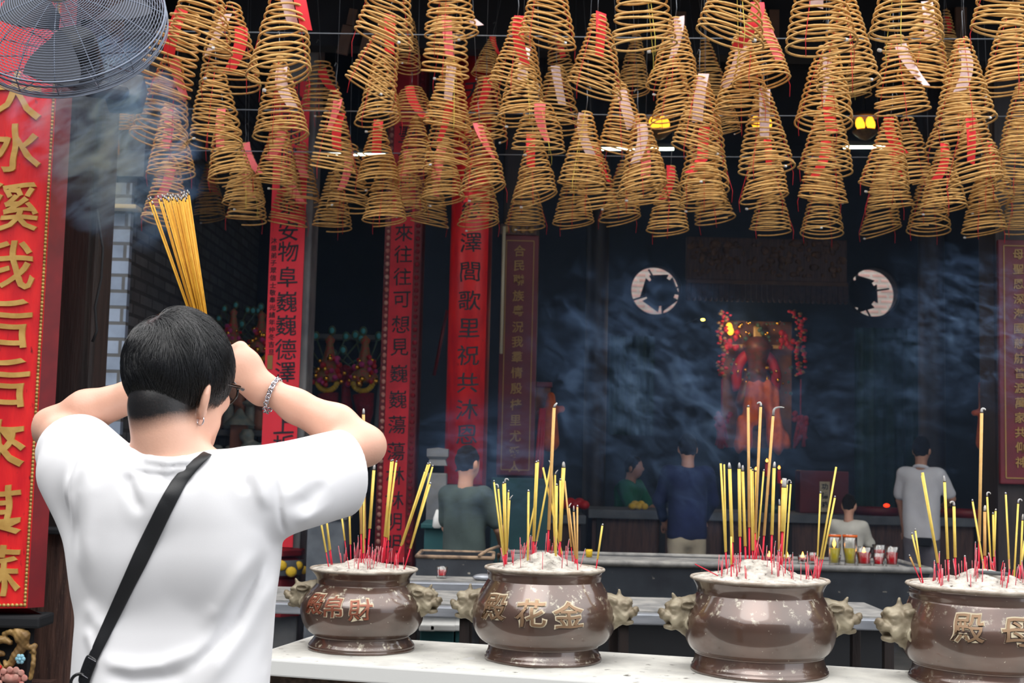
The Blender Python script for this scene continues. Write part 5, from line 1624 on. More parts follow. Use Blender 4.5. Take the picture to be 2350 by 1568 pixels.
D2R = math.pi / 180
C1 = censer(829, 1497, 4.68, .192, .281, 0, 'smallest bronze censer with reddish characters, nearest the white shirt', '殿帛財', (-43 * D2R, -21 * D2R, 4 * D2R), .074, (.168, .164, .158), 0, -12 * D2R,
            'pale ash filling the smallest censer', .03, (.862, 1.15, .862, .985, .82, .515, .165), .18)
C2 = censer(1246, 1524, 4.53, .208, .311, 1, 'bronze censer with three large golden flower characters and horned beast handles', '殿花金', (-45 * D2R, -12 * D2R, 18 * D2R), .090, (.19, .18, .178), 1, -8 * D2R,
            'pale ash heaped in the golden flower censer', .048, (.937, 1.19, .90, .967, .87, .47, .16), .178)
C3 = censer(1742, 1553, 4.38, .2300, .306, 1, 'wide plain bronze censer without characters, under the tallest incense', '', (), .09, (), 0, 0.0,
            'high mound of pale ash in the plain censer', .062, (.90, 1.095, .915, .985, .836, .50, .19), .185)
C4 = censer(2262, 1578, 4.28, .2500, .308, 1, 'largest bronze censer cut off by the edge with dragon mother characters', '殿母龍', (-31 * D2R, .5 * D2R, 28 * D2R), .094, (.195, .19, .19), 1, 0.0,
            'pale ash with a grey twig in the largest censer', .05, (.945, 1.075, .908, .97, .85, .47, .17), .18)
# dust fallen on the small censer's shoulder is in its bronze; a charred twig lies on the last heap
p = C4
tw = MB().tube([(p['x'] - .045, p['Y'] - .05, p['z'] + .052), (p['x'] + .0, p['Y'] - .06, p['z'] + .05), (p['x'] + .05, p['Y'] - .07, p['z'] + .047)], [.004, .007, .006], 7).build('charred_twig', mat('charred_grey', srgb(88, 92, 94), .9)); tag(tw, 'short charred grey twig lying on the ash of the largest censer', 'twig')

# ---------------------------------------------------------------- incense sticks
# base px, top px, junction y (None: no red), thickness px, colour, tip
ST = {1: [
    (754, 1300, 728, 1150, 1268, 4.5, 'y', 'a'), (759, 1288, 744, 1150, 1264, 4, 'y', 'a'), (762, 1290, 746, 1168, 1262, 4, 'y', 'a'), (796, 1277, 784, 1184, 1241, 4, 'y', 'h'), (805, 1279, 801, 1150, 1250, 4.5, 'y', 'a'),
    (829, 1300, 828, 1085, 1226, 6, 'o', 'a'), (834, 1303, 835, 1100, 1270, 4, 'y', 'a'), (831, 1296, 824, 1102, 1240, 4, 'y', 'a'), (843, 1287, 859, 1066, 1214, 7, 'y', 'A'), (837, 1280, 834, 938, 1236, 7, 'o', 'A'),
    (878, 1280, 898, 1055, 1232, 4.5, 'y', 'a'), (879, 1281, 902, 1054, 1233, 4.5, 'y', 'a'), (881, 1282, 910, 1057, 1234, 4.5, 'y', 'a'), (890, 1276, 894, 1174, 1240, 4, 'y', ''),
    (906, 1293, 983, 1062, 1253, 4, 'y', 'a'), (909, 1292, 988, 1061, 1251, 4, 'y', 'a'), (907, 1294, 977, 1078, 1254, 4, 'y', 'a'), (929, 1302, 988, 1107, 1260, 4.5, 'y', 'a'), (930, 1300, 994, 1067, 1259, 4, 'y', 'a')],
 2: [
    (1256, 1284, 1272, 930, 1217, 7.5, 'o', 'b'), (1158, 1303, 1133, 1102, 1276, 4, 'y', 'a'), (1159, 1302, 1143, 1116, 1274, 4.5, 'y', 'h'), (1160, 1300, 1155, 1106, 1272, 5, 'y', 'a'), (1161, 1302, 1159, 1103, 1272, 4.5, 'y', 'h'),
    (1163, 1296, 1167, 1125, 1262, 4, 'y', 'a'), (1162, 1300, 1170, 1142, 1264, 3.5, 'y', 'b'), (1211, 1308, 1213, 1124, None, 5, 'y', 'a'), (1222, 1277, 1231, 1058, 1243, 5, 'y', 'a'), (1224, 1276, 1235, 1056, 1243, 4.5, 'y', 'a'),
    (1206, 1262, 1231, 1140, 1236, 4, 'y', 'b'), (1226, 1272, 1265, 1062, 1243, 4.5, 'y', 'b'), (1290, 1275, 1246, 1073, None, 4.5, 'y', ''), (1275, 1307, 1278, 1110, None, 5, 'y', 'a'), (1274, 1290, 1267, 1086, None, 4, 'y', 'a'),
    (1274, 1285, 1274, 1084, None, 4, 'y', 'b'), (1283, 1274, 1294, 1060, 1241, 9, 'y', 'A'), (1286, 1278, 1286, 1098, 1243, 5, 'y', 'a'), (1313, 1278, 1296, 1104, 1256, 4, 'o', ''), (1321, 1290, 1305, 1160, 1278, 4, 'o', 'b'),
    (1323, 1296, 1316, 1161, 1283, 4, 'o', 'A'), (1325, 1300, 1325, 1159, 1284, 4, 'o', 'a'), (1368, 1306, 1383, 1202, 1284, 4.5, 'y', 'a')],
 3: [
    (1720, 1282, 1717, 930, 1211, 6.5, 'o', 'a'), (1731, 1278, 1746, 928, 1224, 6.5, 'o', 'h'), (1750, 1276, 1775, 945, 1230, 6.5, 'o', 'c'), (1666, 1286, 1654, 1064, 1268, 5, 'y', ''), (1667, 1284, 1662, 1066, 1266, 4, 'y', ''),
    (1681, 1272, 1674, 1062, 1245, 8, 'y', 'A'), (1678, 1326, 1678, 1232, 1296, 4.5, 'y', ''), (1699, 1280, 1696, 1062, 1232, 7.5, 'y', 'A'), (1711, 1278, 1704, 1068, 1254, 7, 'y', 'A'), (1727, 1284, 1723, 1072, 1264, 4.5, 'y', 'a'),
    (1731, 1284, 1727, 1076, 1264, 4.5, 'y', 'a'), (1735, 1284, 1735, 1078, 1240, 4.5, 'y', 'a'), (1736, 1288, 1753, 1077, 1240, 4, 'y', 'a'), (1769, 1300, 1777, 1060, 1228, 7.5, 'y', 'A'), (1793, 1284, 1800, 1098, 1220, 11, 'y', 'W'),
    (1787, 1286, 1789, 1146, 1264, 5, 'o', 'A'), (1795, 1302, 1807, 1106, 1280, 4, 'y', 'h'), (1801, 1326, 1815, 1106, 1282, 4, 'y', 'a'), (1875, 1306, 1883, 1128, 1282, 4, 'y', 'a'), (1879, 1305, 1919, 1072, 1284, 4.5, 'y', ''),
    (1884, 1304, 1917, 1138, 1284, 4.5, 'y', 'a')],
 4: [
    (2246, 1308, 2253, 942, 1243, 7.5, 'o', 'h'), (2155, 1306, 2117, 1085, 1292, 6.5, 'y', ''), (2154, 1306, 2115, 1092, 1292, 3.5, 'y', ''), (2177, 1318, 2167, 1092, 1284, 6.5, 'y', 'A'), (2193, 1316, 2189, 1156, 1280, 7, 'y', 'h'),
    (2117, 1330, 2092, 1222, 1302, 4, 'y', 'a'), (2116, 1330, 2100, 1213, 1302, 4, 'y', 'a'), (2110, 1328, 2086, 1273, 1300, 4, 'o', 'a'), (2262, 1330, 2231, 1146, None, 4.5, 'y', 'a'), (2260, 1305, 2260, 1160, 1276, 7.5, 'o', 'A'),
    (2275, 1320, 2265, 1134, None, 4.5, 'y', 'h'), (2281, 1305, 2279, 1176, 1278, 4.5, 'y', 'a'), (2281, 1306, 2285, 1168, 1278, 4.5, 'y', 'a'), (2317, 1318, 2308, 1130, 1306, 4.5, 'y', 'a'), (2327, 1332, 2337, 1150, None, 4.5, 'y', 'h'),
    (2336, 1336, 2353, 1236, 1298, 5.5, 'y', 'a'), (2341, 1330, 2347, 1180, 1302, 4.5, 'y', 'A')]}
CNAME = {1: 'the smallest censer', 2: 'the golden flower censer', 3: 'the plain wide censer', 4: 'the largest censer'}
CC = {1: C1, 2: C2, 3: C3, 4: C4}
rs_ = random.Random(31)


def rod(mb, a, b, r, seg=6): mb.tube([a, b], r, seg)


def base_Y(c, xb, yb, rimy):
    """How far in front of or behind the censer's middle a stick stands, from where it leaves the ash."""
    f = (rimy - yb) / 20.0
    return c['Y'] + max(-.7, min(.35, f)) * c['R'] * .75


RIMY = {1: 1298, 2: 1302, 3: 1316, 4: 1332}
CX = {1: 829, 2: 1248, 3: 1744, 4: 2262}
for ci in (1, 2, 3, 4):
    c = CC[ci]
    lst = sorted(ST[ci], key=lambda q: q[0])
    for si, (xb, yb, xt, yt, yj, th, colr, tip) in enumerate(lst):
        Y = base_Y(c, xb, yb, RIMY[ci])
        b0 = Vector(at(xb, yb, Y)); t0 = Vector(at(xt, yt, Y + rs_.uniform(-.012, .012)))
        u = (t0 - b0).normalized()
        r = th / 2 / scale_at(Y)
        base = b0 - u * (.03 + max(0, b0.z - c['z'] - .02))
        e = empty('incense_stick', base, 0)
        if yj is None: J = b0 + u * .004
        else: J = b0 + (t0 - b0) * ((yb - yj) / (yb - yt))
        word = {'y': 'yellow', 'o': 'tan'}[colr]
        thick = 'thick ' if th >= 6 else 'thin '
        tipw = {'a': 'grey tip', 'A': 'long white ash tip', 'h': 'curled ash tip', 'b': 'bent ash tip', 'c': 'long hooked ash tip', 'W': 'blocky white ash tip', '': 'clean cut tip'}[tip]
        tag(e, f'{thick}{word} incense stick with {tipw}, {ORD[si]} along in {CNAME[ci]}', 'incense stick', f'standing incense in {CNAME[ci]}')
        mb = MB(); rod(mb, (0, 0, 0), J - base, r * (.62 if th < 9 else .5)); mb.build('stick', M['stick_red'], e)
        la = {'a': .006, 'A': .020, 'h': .008, 'b': .008, 'c': .014, 'W': .03, '': 0}[tip]
        T = t0 - u * la
        mb = MB(); rod(mb, J - base, T - base, r, 8); mb.build('incense', M['inc_' + colr], e)
        if tip:
            mb = MB(); q = T - base; side = Vector((1, 0, 0)) if rs_.random() < .65 else Vector((-1, 0, 0))
            if tip in 'aA': pts = [q, q + u * la * .6 + side * .0006, q + u * la + side * .001]; rad = [r * .9, r * .8, r * .4]
            elif tip == 'W': pts = [q, q + u * la]; rad = [r * 1.0, r * .95]
            elif tip == 'b': pts = [q, q + u * .008 + side * .003, q + u * .016 + side * .010]; rad = [r * .8, r * .7, r * .4]
            elif tip == 'h': pts = [q] + [q + u * (.008 + .006 * math.sin(a)) + side * (.006 - .006 * math.cos(a)) for a in (0, .6, 1.2, 1.9, 2.6, 3.2)]; rad = [r * .8] * 4 + [r * .6] * 2 + [r * .4]
            else: pts = [q, q + u * .016] + [q + u * (.018 + .012 * math.sin(a)) + Vector((1, 0, 0)) * (.024 - .024 * math.cos(a)) for a in (.5, .9, 1.3, 1.7, 2.1)]; rad = [r * .95, r * .9, r * .8, r * .75, r * .65, r * .5, r * .35]
            mb.tube(pts, rad, 7); mb.build('ash_tip', M['tipash'], e)
            mb = MB(); rod(mb, q - u * .0015, q + u * .0012, r * 1.02, 8); mb.build('burnt_ring', M['char'], e)

# burnt-down red stubs
NST = {1: 44, 2: 42, 3: 62, 4: 62}
CL = {1: [(775, 8), (808, 20), (830, 14), (850, 10), (880, 18), (905, 10)], 2: [(1160, 6), (1176, 3), (1198, 6), (1228, 14), (1256, 10), (1290, 14), (1320, 10)],
      3: [(1655, 6), (1690, 10), (1730, 26), (1775, 16), (1805, 10), (1852, 12), (1866, 12)], 4: [(2145, 12), (2170, 8), (2200, 14), (2225, 8), (2265, 16), (2285, 14), (2325, 12)]}
for ci in (1, 2, 3, 4):
    c = CC[ci]; protos = []
    for k in range(3):
        mb = MB(); L = (.045, .06, .078)[k]; r = .0013
        mb.tube([(0, 0, -.03), (0, 0, L)], [r, r], 6); me = make_mesh('incense_stub', mb.V, mb.F, M['stick_red' if k < 1 else 'stub_red']); protos.append((me, L))
    tipm = make_mesh('ash_tip', *[(lambda m: (m.V, m.F))(MB().tube([(0, 0, 0), (.0006, 0, .005)], [.0014, .0008], 6))][0], M['tipash'])
    for k in range(NST[ci]):
        cx, sd = rs_.choice(CL[ci]); x = rs_.gauss(cx, sd * .7)
        x = min(max(x, CX[ci] - c['Ra'] * scale_at(c['Y']) * .86), CX[ci] + c['Ra'] * scale_at(c['Y']) * .86)
        dx = (x - CX[ci]) / scale_at(c['Y']); lim = math.sqrt(max(.0, (c['Ra'] * .88) ** 2 - dx * dx))
        dy = rs_.uniform(-.75, .45) * lim
        me, L = rs_.choice(protos)
        o = bpy.data.objects.new('incense_stub', me); COL.objects.link(o)
        o.location = (c['x'] + dx, c['Y'] + dy, c['z'] + c['h'](dx, dy))
        o.rotation_euler = (rs_.gauss(0, .09), rs_.gauss(0, .10), 0)
        sc = rs_.uniform(.55, 1.1); o.scale = (rs_.choice((.8, 1, 1.25)), 1, sc)
        tag(o, f'short burnt down red incense stub standing in the ash of {CNAME[ci]}', 'incense stub', f'burnt stubs in {CNAME[ci]}')
        if rs_.random() < .4:
            t = bpy.data.objects.new('ash_tip', tipm); COL.objects.link(t); t.parent = o; t.location = (0, 0, L)
# one fallen red stick across the plain censer's rim, another on the table
a, b = Vector(at(1648, 1322, 4.3)), Vector(at(1595, 1295, 4.34))
o = MB().tube([(0, 0, 0), b - a], .0018, 6).build('fallen_stick', M['stick_red'], loc=a); tag(o, 'red stick leaning out over the rim of the plain censer', 'incense stub')
a = Vector(at(2004, 1538, 4.12)); a.z = ZTAB + .006; b = Vector(at(2070, 1546, 4.1)); b.z = ZTAB + .006
o = MB().tube([(0, 0, 0), b - a], .0014, 6).build('fallen_stick', M['stub_red'], loc=a); tag(o, 'thin red stick lying flat on the table before the largest censer', 'incense stub')
# ================================================================ the worshipper in the white shirt
M['skin'] = mat('warm_skin', srgb(232, 184, 160), .42, col2=srgb(224, 170, 146), nscale=9, sss=.12, bump=.05, bscale=220)
M['shirt'] = mat('white_cotton', srgb(236, 235, 237), .85, bump=.05, bscale=900, sheen=.15)
M['hair'] = mat('black_hair', srgb(20, 20, 22), .34, spec=.6, bump=.7, bscale=120, stretch=(1, 1, .25))
M['hair_short'] = mat('cropped_hair', srgb(26, 24, 25), .7, spec=.3, bump=.8, bscale=900)
M['strap'] = mat('black_webbing', srgb(24, 25, 28), .5, bump=.08, bscale=700)
M['leather'] = mat('black_leather', srgb(20, 20, 22), .35, bump=.2, bscale=120)
M['silver'] = mat('silver', srgb(205, 205, 212), .16, metal=1.0)
M['acetate'] = mat('black_acetate', srgb(16, 16, 18), .12, coat=.5)
M['lens'] = mat('dark_lens', srgb(60, 62, 66), .05, trans=.8, ior=1.4)
M['trousers'] = mat('dark_trousers', srgb(40, 42, 48), .85, bump=.1, bscale=300)
M['shoe'] = mat('black_shoe', srgb(24, 24, 26), .45)
M['eye'] = mat('eye_white', srgb(235, 232, 228), .2)


def A_(px, py, Y): return np.array(at(px, py, Y))


Hc = A_(411, 866, 2.50)
yaw = math.radians(27)
e_f = np.array((math.sin(yaw), math.cos(yaw), -.12)); e_f /= np.linalg.norm(e_f)
e_r = np.array((math.cos(yaw), -math.sin(yaw), 0.0)); e_u = np.cross(e_r, e_f)


def hp(r, f, u): return Hc + r * e_r + f * e_f + u * e_u


HR = np.stack([e_r, e_f, e_u], 1)
ear_ax = []
for s in (-1, 1):
    a = (-e_f * .72 + s * e_r * .70); a /= np.linalg.norm(a)
    uu = e_u + .12 * e_f; uu -= a * (uu @ a); uu /= np.linalg.norm(uu)
    ear_ax.append((np.stack([a, uu, np.cross(a, uu)], 1), hp(s * .083, -.014, -.046)))

SHL, ELL = A_(248, 1100, 2.49), A_(122, 982, 2.79)
SHR, ELR = A_(596, 1106, 2.475), A_(834, 1023, 2.70)
WRR = A_(606, 890, 2.72); WRL = A_(400, 872, 2.735)
GRIP = A_(484, 842, 2.742)                       # where the sticks pass through the fists


def body_sdf(P):
    d = ell_d(P, hp(0, -.004, .012), (.073, .093, .094), HR)
    d = smin(d, ell_d(P, hp(0, .034, -.045), (.062, .064, .082), HR), .03)
    d = smin(d, cone_d(P, hp(-.036, .045, -.085), hp(0, .082, -.112), .028, .02), .03)
    d = smin(d, cone_d(P, hp(.036, .045, -.085), hp(0, .082, -.112), .028, .02), .03)
    d = smin(d, cone_d(P, hp(0, .09, .0), hp(0, .112, -.032), .010, .015), .012)          # nose
    for s in (-1, 1):
        d = smin(d, ell_d(P, hp(s * .018, .096, -.034), (.010, .011, .009), HR), .006)
        d = smin(d, ell_d(P, hp(s * .03, .088, .018), (.03, .012, .010), HR), .012)       # brow
        d = smax(d, -ell_d(P, hp(s * .031, .104, -.002), (.017, .012, .010), HR), .012)    # eye socket
        d = smin(d, ell_d(P, hp(s * .044, .072, -.035), (.022, .02, .02), HR), .02)        # cheek
    d = smin(d, ell_d(P, hp(0, .098, -.064), (.022, .010, .006), HR), .006)               # lips
    d = smin(d, ell_d(P, hp(0, .096, -.073), (.019, .010, .006), HR), .004)
    # neck
    nb = A_(402, 1085, 2.475)
    d = smin(d, cone_d(P, nb, hp(0, -.028, -.075), .072, .062), .03)
    d = smin(d, cone_d(P, nb + (0, -.02, 0), hp(0, -.055, -.06), .05, .045), .03)
    for s, ex in ((-1, A_(300, 1092, 2.47)), (1, A_(512, 1092, 2.47))):
        d = smin(d, cone_d(P, A_(403, 1075, 2.47) + (s * .03, 0, 0), ex, .040, .044), .035)
    # ears
    for (ax, c) in ear_ax:
        e = ell_d(P, c, (.019, .034, .0085), ax)
        e = smin(e, ell_d(P, c - ax[:, 1] * .027 - ax[:, 0] * .004, (.011, .012, .008), ax), .008)
        e = smax(e, -ell_d(P, c + ax[:, 2] * .0 - e_f * -.009, (.011, .022, .0065), ax), .006)
        d = smin(d, e, .007)
    # torso
    d = smin(d, box_d(P, A_(405, 1240, 2.495), (.145, .07, .10), .065), .04)
    d = smin(d, cone_d(P, A_(405, 1230, 2.50), A_(405, 1640, 2.555), .07, .07), .04)
    # arms
    for (S, E, W, k) in ((SHL, ELL, WRL, 0), (SHR, ELR, WRR, 1)):
        mid = (S + E) / 2
        a = smin(cone_d(P, S, mid, .050, .047), cone_d(P, mid, E, .047, .040), .015)
        m1 = E + (W - E) * .28; m2 = E + (W - E) * .68
        up = np.array((0, 0, .006))
        f = smin(cone_d(P, E, m1 + up, .040, .044), cone_d(P, m1 + up, m2, .044, .033), .02)
        f = smin(f, cone_d(P, m2, W, .033, .0265), .02)
        f = smin(f, ell_d(P, W, (.030, .024, .026)), .015)
        a = smin(a, f, .022)
        a = smin(a, ell_d(P, E + (E - (S + W) / 2) / np.linalg.norm(E - (S + W) / 2) * .014, (.029, .029, .029)), .02)
        d = smin(d, a, .03)
    # right fist: back of the hand seen, fingers closing round the sticks
    K = [A_(552, 800, 2.722), A_(542, 822, 2.712), A_(534, 846, 2.706), A_(528, 868, 2.706)]
    for k, kk in enumerate(K):
        d = smin(d, cone_d(P, WRR + np.array((-.006, 0, .006 - .006 * k)), kk, .023, .0155 - .001 * k), .018)
    d = smin(d, ell_d(P, A_(568, 845, 2.716), (.030, .020, .036)), .02)
    tips = [GRIP + (.004, .026, .022), GRIP + (.004, .027, .003), GRIP + (.003, .027, -.016), GRIP + (.002, .026, -.033)]
    for k, kk in enumerate(K):
        pip = GRIP + np.array((.016, -.024, .024 - .019 * k)); dip = GRIP + np.array((-.014, -.012, .023 - .019 * k))
        fd = chain_d(P, [kk, pip, dip, dip + np.array((.004, .022, 0))], [.0125, .0105, .0095, .008], .004)
        d = smin(d, fd, .007)
    th = chain_d(P, [WRR + np.array((-.03, .014, .01)), GRIP + np.array((.045, .022, .014)), GRIP + np.array((.02, .026, .03)), GRIP + np.array((.0, .022, .046))], [.02, .0155, .012, .009], .01)
    d = smin(d, th, .012)
    # left fist, behind the head
    KL = [GRIP + np.array((-.036, .002, .03 - .02 * k)) + np.array((0, -.004 * k, -.052)) for k in range(4)]
    for k, kk in enumerate(KL):
        d = smin(d, cone_d(P, WRL + np.array((.01, 0, .008 - .008 * k)), kk, .022, .0145), .016)
        pip = GRIP + np.array((-.012, -.034, -.022 - .02 * k)); dip = GRIP + np.array((.02, -.03, -.024 - .02 * k))
        d = smin(d, chain_d(P, [kk, pip, dip, dip + np.array((.008, .02, 0))], [.0125, .0105, .0095, .008], .004), .006)
    d = smin(d, chain_d(P, [WRL + np.array((.02, .02, .0)), GRIP + np.array((-.03, .03, -.03)), GRIP + np.array((-.008, .03, -.01))], [.018, .014, .010], .01), .012)
    # legs inside the trousers
    hip = A_(405, 1640, 2.545)
    for s in (-1, 1):
        d = smin(d, cone_d(P, hip + (s * .085, 0, .02), np.array((hip[0] + s * .10, 2.53, .5)), .075, .05), .03)
        d = smin(d, cone_d(P, np.array((hip[0] + s * .10, 2.53, .5)), np.array((hip[0] + s * .105, 2.51, .09)), .05, .035), .02)
    return d


lo = np.array((-1.02, 2.28, .03)); hi = np.array((-.18, 2.90, 1.86))
V, F = sdf_mesh(body_sdf, lo, hi, .0052)
person = link('person', make_mesh('person', V, F, M['skin']))
tag(person, 'man seen from behind in white T-shirt with raised arms holding a bundle of incense', 'person')

# eyes
for s in (-1, 1):
    c = hp(s * .031, .086, -.002)
    MB().ball(c, .0115, 12, 8).build('eye', M['eye'], person)
    MB().ball(c + e_f * .0085, .0055, 10, 6).build('iris', M['hair'], person)

# ---------------------------------------------------------------- shirt
FOLDS = []


def fold(pts, amp, w):
    FOLDS.append((np.array([(lambda q: (q[0], q[2]))(at(x, y, 2.40)) for x, y in pts]), amp, w))


fold([(604, 1262), (572, 1330), (532, 1420), (486, 1490), (420, 1556)], -.0105, .010)
fold([(628, 1300), (604, 1370), (560, 1450), (505, 1530), (470, 1590)], .008, .017)
fold([(590, 1262), (550, 1330), (505, 1400), (450, 1450)], .0045, .018)
fold([(215, 1500), (260, 1524), (310, 1532), (370, 1526), (440, 1500), (505, 1455)], .0065, .014)
fold([(230, 1545), (300, 1562), (380, 1556), (440, 1538)], -.006, .012)
fold([(186, 1440), (205, 1480), (222, 1512)], .005, .012)
fold([(180, 1380), (215, 1430), (270, 1460)], .004, .016)
fold([(138, 1215), (133, 1150), (140, 1090), (158, 1035)], -.005, .010)
fold([(165, 1300), (172, 1215), (168, 1130), (185, 1060)], -.0045, .013)
fold([(205, 1330), (200, 1230), (210, 1140), (232, 1060)], .004, .017)
fold([(292, 1078), (300, 1112), (318, 1150), (338, 1185)], -.0055, .011)
fold([(318, 1080), (350, 1105), (420, 1106), (455, 1092)], -.003, .010)
fold([(560, 1046), (556, 1090), (566, 1140)], -.0045, .009)
fold([(600, 1038), (590, 1085), (600, 1130), (612, 1180)], .0045, .011)
fold([(662, 1030), (650, 1080), (655, 1140)], -.004, .009)
fold([(627, 1083), (633, 1140), (636, 1200), (640, 1240)], -.003, .005)
fold([(700, 1100), (740, 1110), (790, 1090)], .004, .014)
fold([(640, 1180), (690, 1150), (750, 1090), (775, 1030)], -.006, .014)
fold([(660, 1215), (720, 1180), (780, 1140)], .005, .012)
fold([(288, 1074), (316, 1082), (348, 1089), (385, 1090), (417, 1083), (450, 1074), (474, 1066)], -.0022, .0045)
fold([(626, 1330), (618, 1420), (606, 1500), (590, 1568)], -.006, .009)
fold([(634, 1340), (628, 1440), (622, 1560)], .004, .008)


def fold_disp(P):
    q = P[:, (0, 2)]; out = np.zeros(len(P))
    near = np.clip((2.53 - P[:, 1]) / .05, 0, 1)
    for pts, amp, w in FOLDS:
        best = np.zeros(len(P))
        n = len(pts) - 1
        for i in range(n):
            a, b = pts[i], pts[i + 1]; ba = b - a
            t = np.clip(((q - a) @ ba) / (ba @ ba), 0, 1)
            e = q - a - t[:, None] * ba; dd = np.sqrt((e * e).sum(1))
            # fade at both ends
            u = (i + t) / n; fade = np.clip((.5 - np.abs(u - .5)) / .3, 0, 1); fade = fade * fade * (3 - 2 * fade)
            val = np.exp(-(dd / w) ** 2) * fade; best = np.maximum(best, val)
        out += 1.35 * amp * best
    return out * near


nbase = A_(396, 1056, 2.472)
slR_a, slR_b = A_(590, 1120, 2.49), A_(850, 1064, 2.72)
dR = (slR_b - slR_a) / np.linalg.norm(slR_b - slR_a)
cutR = A_(790, 1085, 2.655)
nR = dR + np.array((.12, 0, -.05)); nR /= np.linalg.norm(nR)
slL_a, slL_b = A_(262, 1118, 2.49), A_(140, 1004, 2.85)
dL = (slL_b - slL_a) / np.linalg.norm(slL_b - slL_a)
cutL = slL_a + (slL_b - slL_a) * .70
nL = dL + np.array((0, 0, .10)); nL /= np.linalg.norm(nL)
HEM = A_(405, 1730, 2.5)[2]
collar_pts = [A_(302, 1030, 2.475), A_(316, 1046, 2.43), A_(347, 1058, 2.403), A_(385, 1063, 2.394), A_(422, 1060, 2.40), A_(456, 1055, 2.425), A_(482, 1054, 2.475)]


_t = math.radians(7)
TILT = np.array(((1, 0, 0), (0, math.cos(_t), -math.sin(_t)), (0, math.sin(_t), math.cos(_t)))).T


def shirt_solid(P):
    d = box_d(P, A_(404, 1426, 2.525), (.184, .114, .285), .10, TILT)
    d = smin(d, box_d(P, A_(404, 1225, 2.493), (.170, .100, .115), .09), .08)
    d = smin(d, cone_d(P, A_(330, 1132, 2.468), A_(490, 1132, 2.468), .070, .070), .04)
    for s in (-1, 1):
        d = smin(d, cone_d(P, A_(402 + s * 62, 1108, 2.47), A_(402 + s * 165, 1124, 2.475), .044, .060), .03)
        d = smin(d, ell_d(P, A_(402 + s * 98, 1190, 2.43), (.075, .034, .12)), .05)      # shoulder blades
    d = smin(d, cone_d(P, A_(388, 1150, 2.455), A_(395, 1098, 2.466), .078, .070), .03)
    d = smin(d, cone_d(P, slR_a, slR_b, .078, .082), .035)
    d = smin(d, cone_d(P, A_(640, 1160, 2.50), A_(790, 1108, 2.66), .058, .066), .035)
    d = smin(d, cone_d(P, slL_a, slL_b, .080, .083), .035)
    d = smin(d, cone_d(P, A_(166, 1098, 2.63), A_(238, 1330, 2.52), .058, .046), .06)
    return d


def shirt_sdf(P):
    d = shirt_solid(P) - fold_disp(P) + .0022 * vnoise(P, 13, 1.3)
    inner = d + .016
    d = smax(d, -inner, .002)
    # sleeve openings, hem, neck
    far = ((P - A_(404, 1200, 2.5)) @ dR)
    d = np.where(P[:, 0] > A_(560, 1100, 2.5)[0], smax(d, (P - cutR) @ nR, .004), d)
    d = np.where((P[:, 0] < A_(330, 1100, 2.5)[0]) & (P[:, 2] > A_(200, 1250, 2.5)[2]), smax(d, (P - cutL) @ nL, .004), d)
    d = smax(d, HEM - P[:, 2], .004)
    neck = cone_d(P, nbase + (.004, .012, .02), nbase + (.008, .02, .2), .076, .082)
    d = smax(d, -neck, .006)
    col_ = chain_d(P, collar_pts, [.011] * len(collar_pts), .004)
    col2 = chain_d(P, [p - (0, 0, .014) for p in collar_pts], [.0105] * len(collar_pts), .004)
    front = [A_(302, 1030, 2.475), A_(310, 1050, 2.545), A_(390, 1075, 2.575), A_(472, 1068, 2.545), A_(482, 1054, 2.475)]
    col_ = np.minimum(np.minimum(col_, col2), chain_d(P, front, [.011] * 5, .004))
    d = smin(d, col_, .005)
    return d


V, F = sdf_mesh(shirt_sdf, (-1.03, 2.29, HEM - .02), (-.20, 2.86, 1.66), .0042)
shirt = link('shirt', make_mesh('shirt', V, F, M['shirt']), person)
shirt['label'] = 'loose white cotton T-shirt'

# ---------------------------------------------------------------- trousers and shoes below the frame
hipc = A_(405, 1640, 2.545)


def trouser_sdf(P):
    d = box_d(P, hipc + (0, 0, .0), (.165, .112, .11), .09)
    for s in (-1, 1):
        kn = np.array((hipc[0] + s * .10, 2.5, .48)); an = np.array((hipc[0] + s * .108, 2.49, .08))
        d = smin(d, cone_d(P, hipc + (s * .085, 0, -.02), kn, .095, .07), .03)
        d = smin(d, cone_d(P, kn, an, .07, .058), .03)
    return d + .003 * vnoise(P, 25)


V, F = sdf_mesh(trouser_sdf, (hipc[0] - .35, 2.3, .02), (hipc[0] + .35, 2.7, hipc[2] + .16), .012)
link('trousers', make_mesh('trousers', V, F, M['trousers']), person)
for s in (-1, 1):
    def shoe_sdf(P, s=s):
        a = np.array((hipc[0] + s * .108, 2.47, .045))
        return smax(smin(cone_d(P, a, a + (s * .01, .17, -.005), .045, .042), ell_d(P, a + (0, 0, .03), (.045, .055, .05)), .02), -(P[:, 2] - .002), .004)
    V, F = sdf_mesh(shoe_sdf, (hipc[0] + s * .108 - .1, 2.36, -.01), (hipc[0] + s * .108 + .1, 2.74, .16), .009)
    link('shoe', make_mesh('shoe', V, F, M['shoe']), person)


# ---------------------------------------------------------------- bag strap across the back
def drop_on(fn, px, py, y0=2.2, y1=2.62, lift=.003):
    """First point of a surface met going from the camera through a pixel: where something lying on that surface sits."""
    ys = np.linspace(y0, y1, 160); P = np.array([at(px, py, y) for y in ys]); d = fn(P)
    k = np.argmax(d < 0)
    if d[k] >= 0: k = int(np.argmin(d))
    return P[max(k - 1, 0)], P[k]


def outer(P): return shirt_solid(P) - fold_disp(P)


path_l = [(456, 1048), (430, 1066), (412, 1083), (391, 1109), (376, 1134), (362, 1159), (335, 1213), (308, 1268), (281, 1330), (254, 1391), (228, 1450), (203, 1507), (196, 1522)]
path_r = [(482, 1052), (466, 1068), (450, 1086), (431, 1109), (411, 1148), (391, 1188), (364, 1245), (337, 1301), (310, 1352), (283, 1406), (254, 1462), (225, 1518), (218, 1533)]


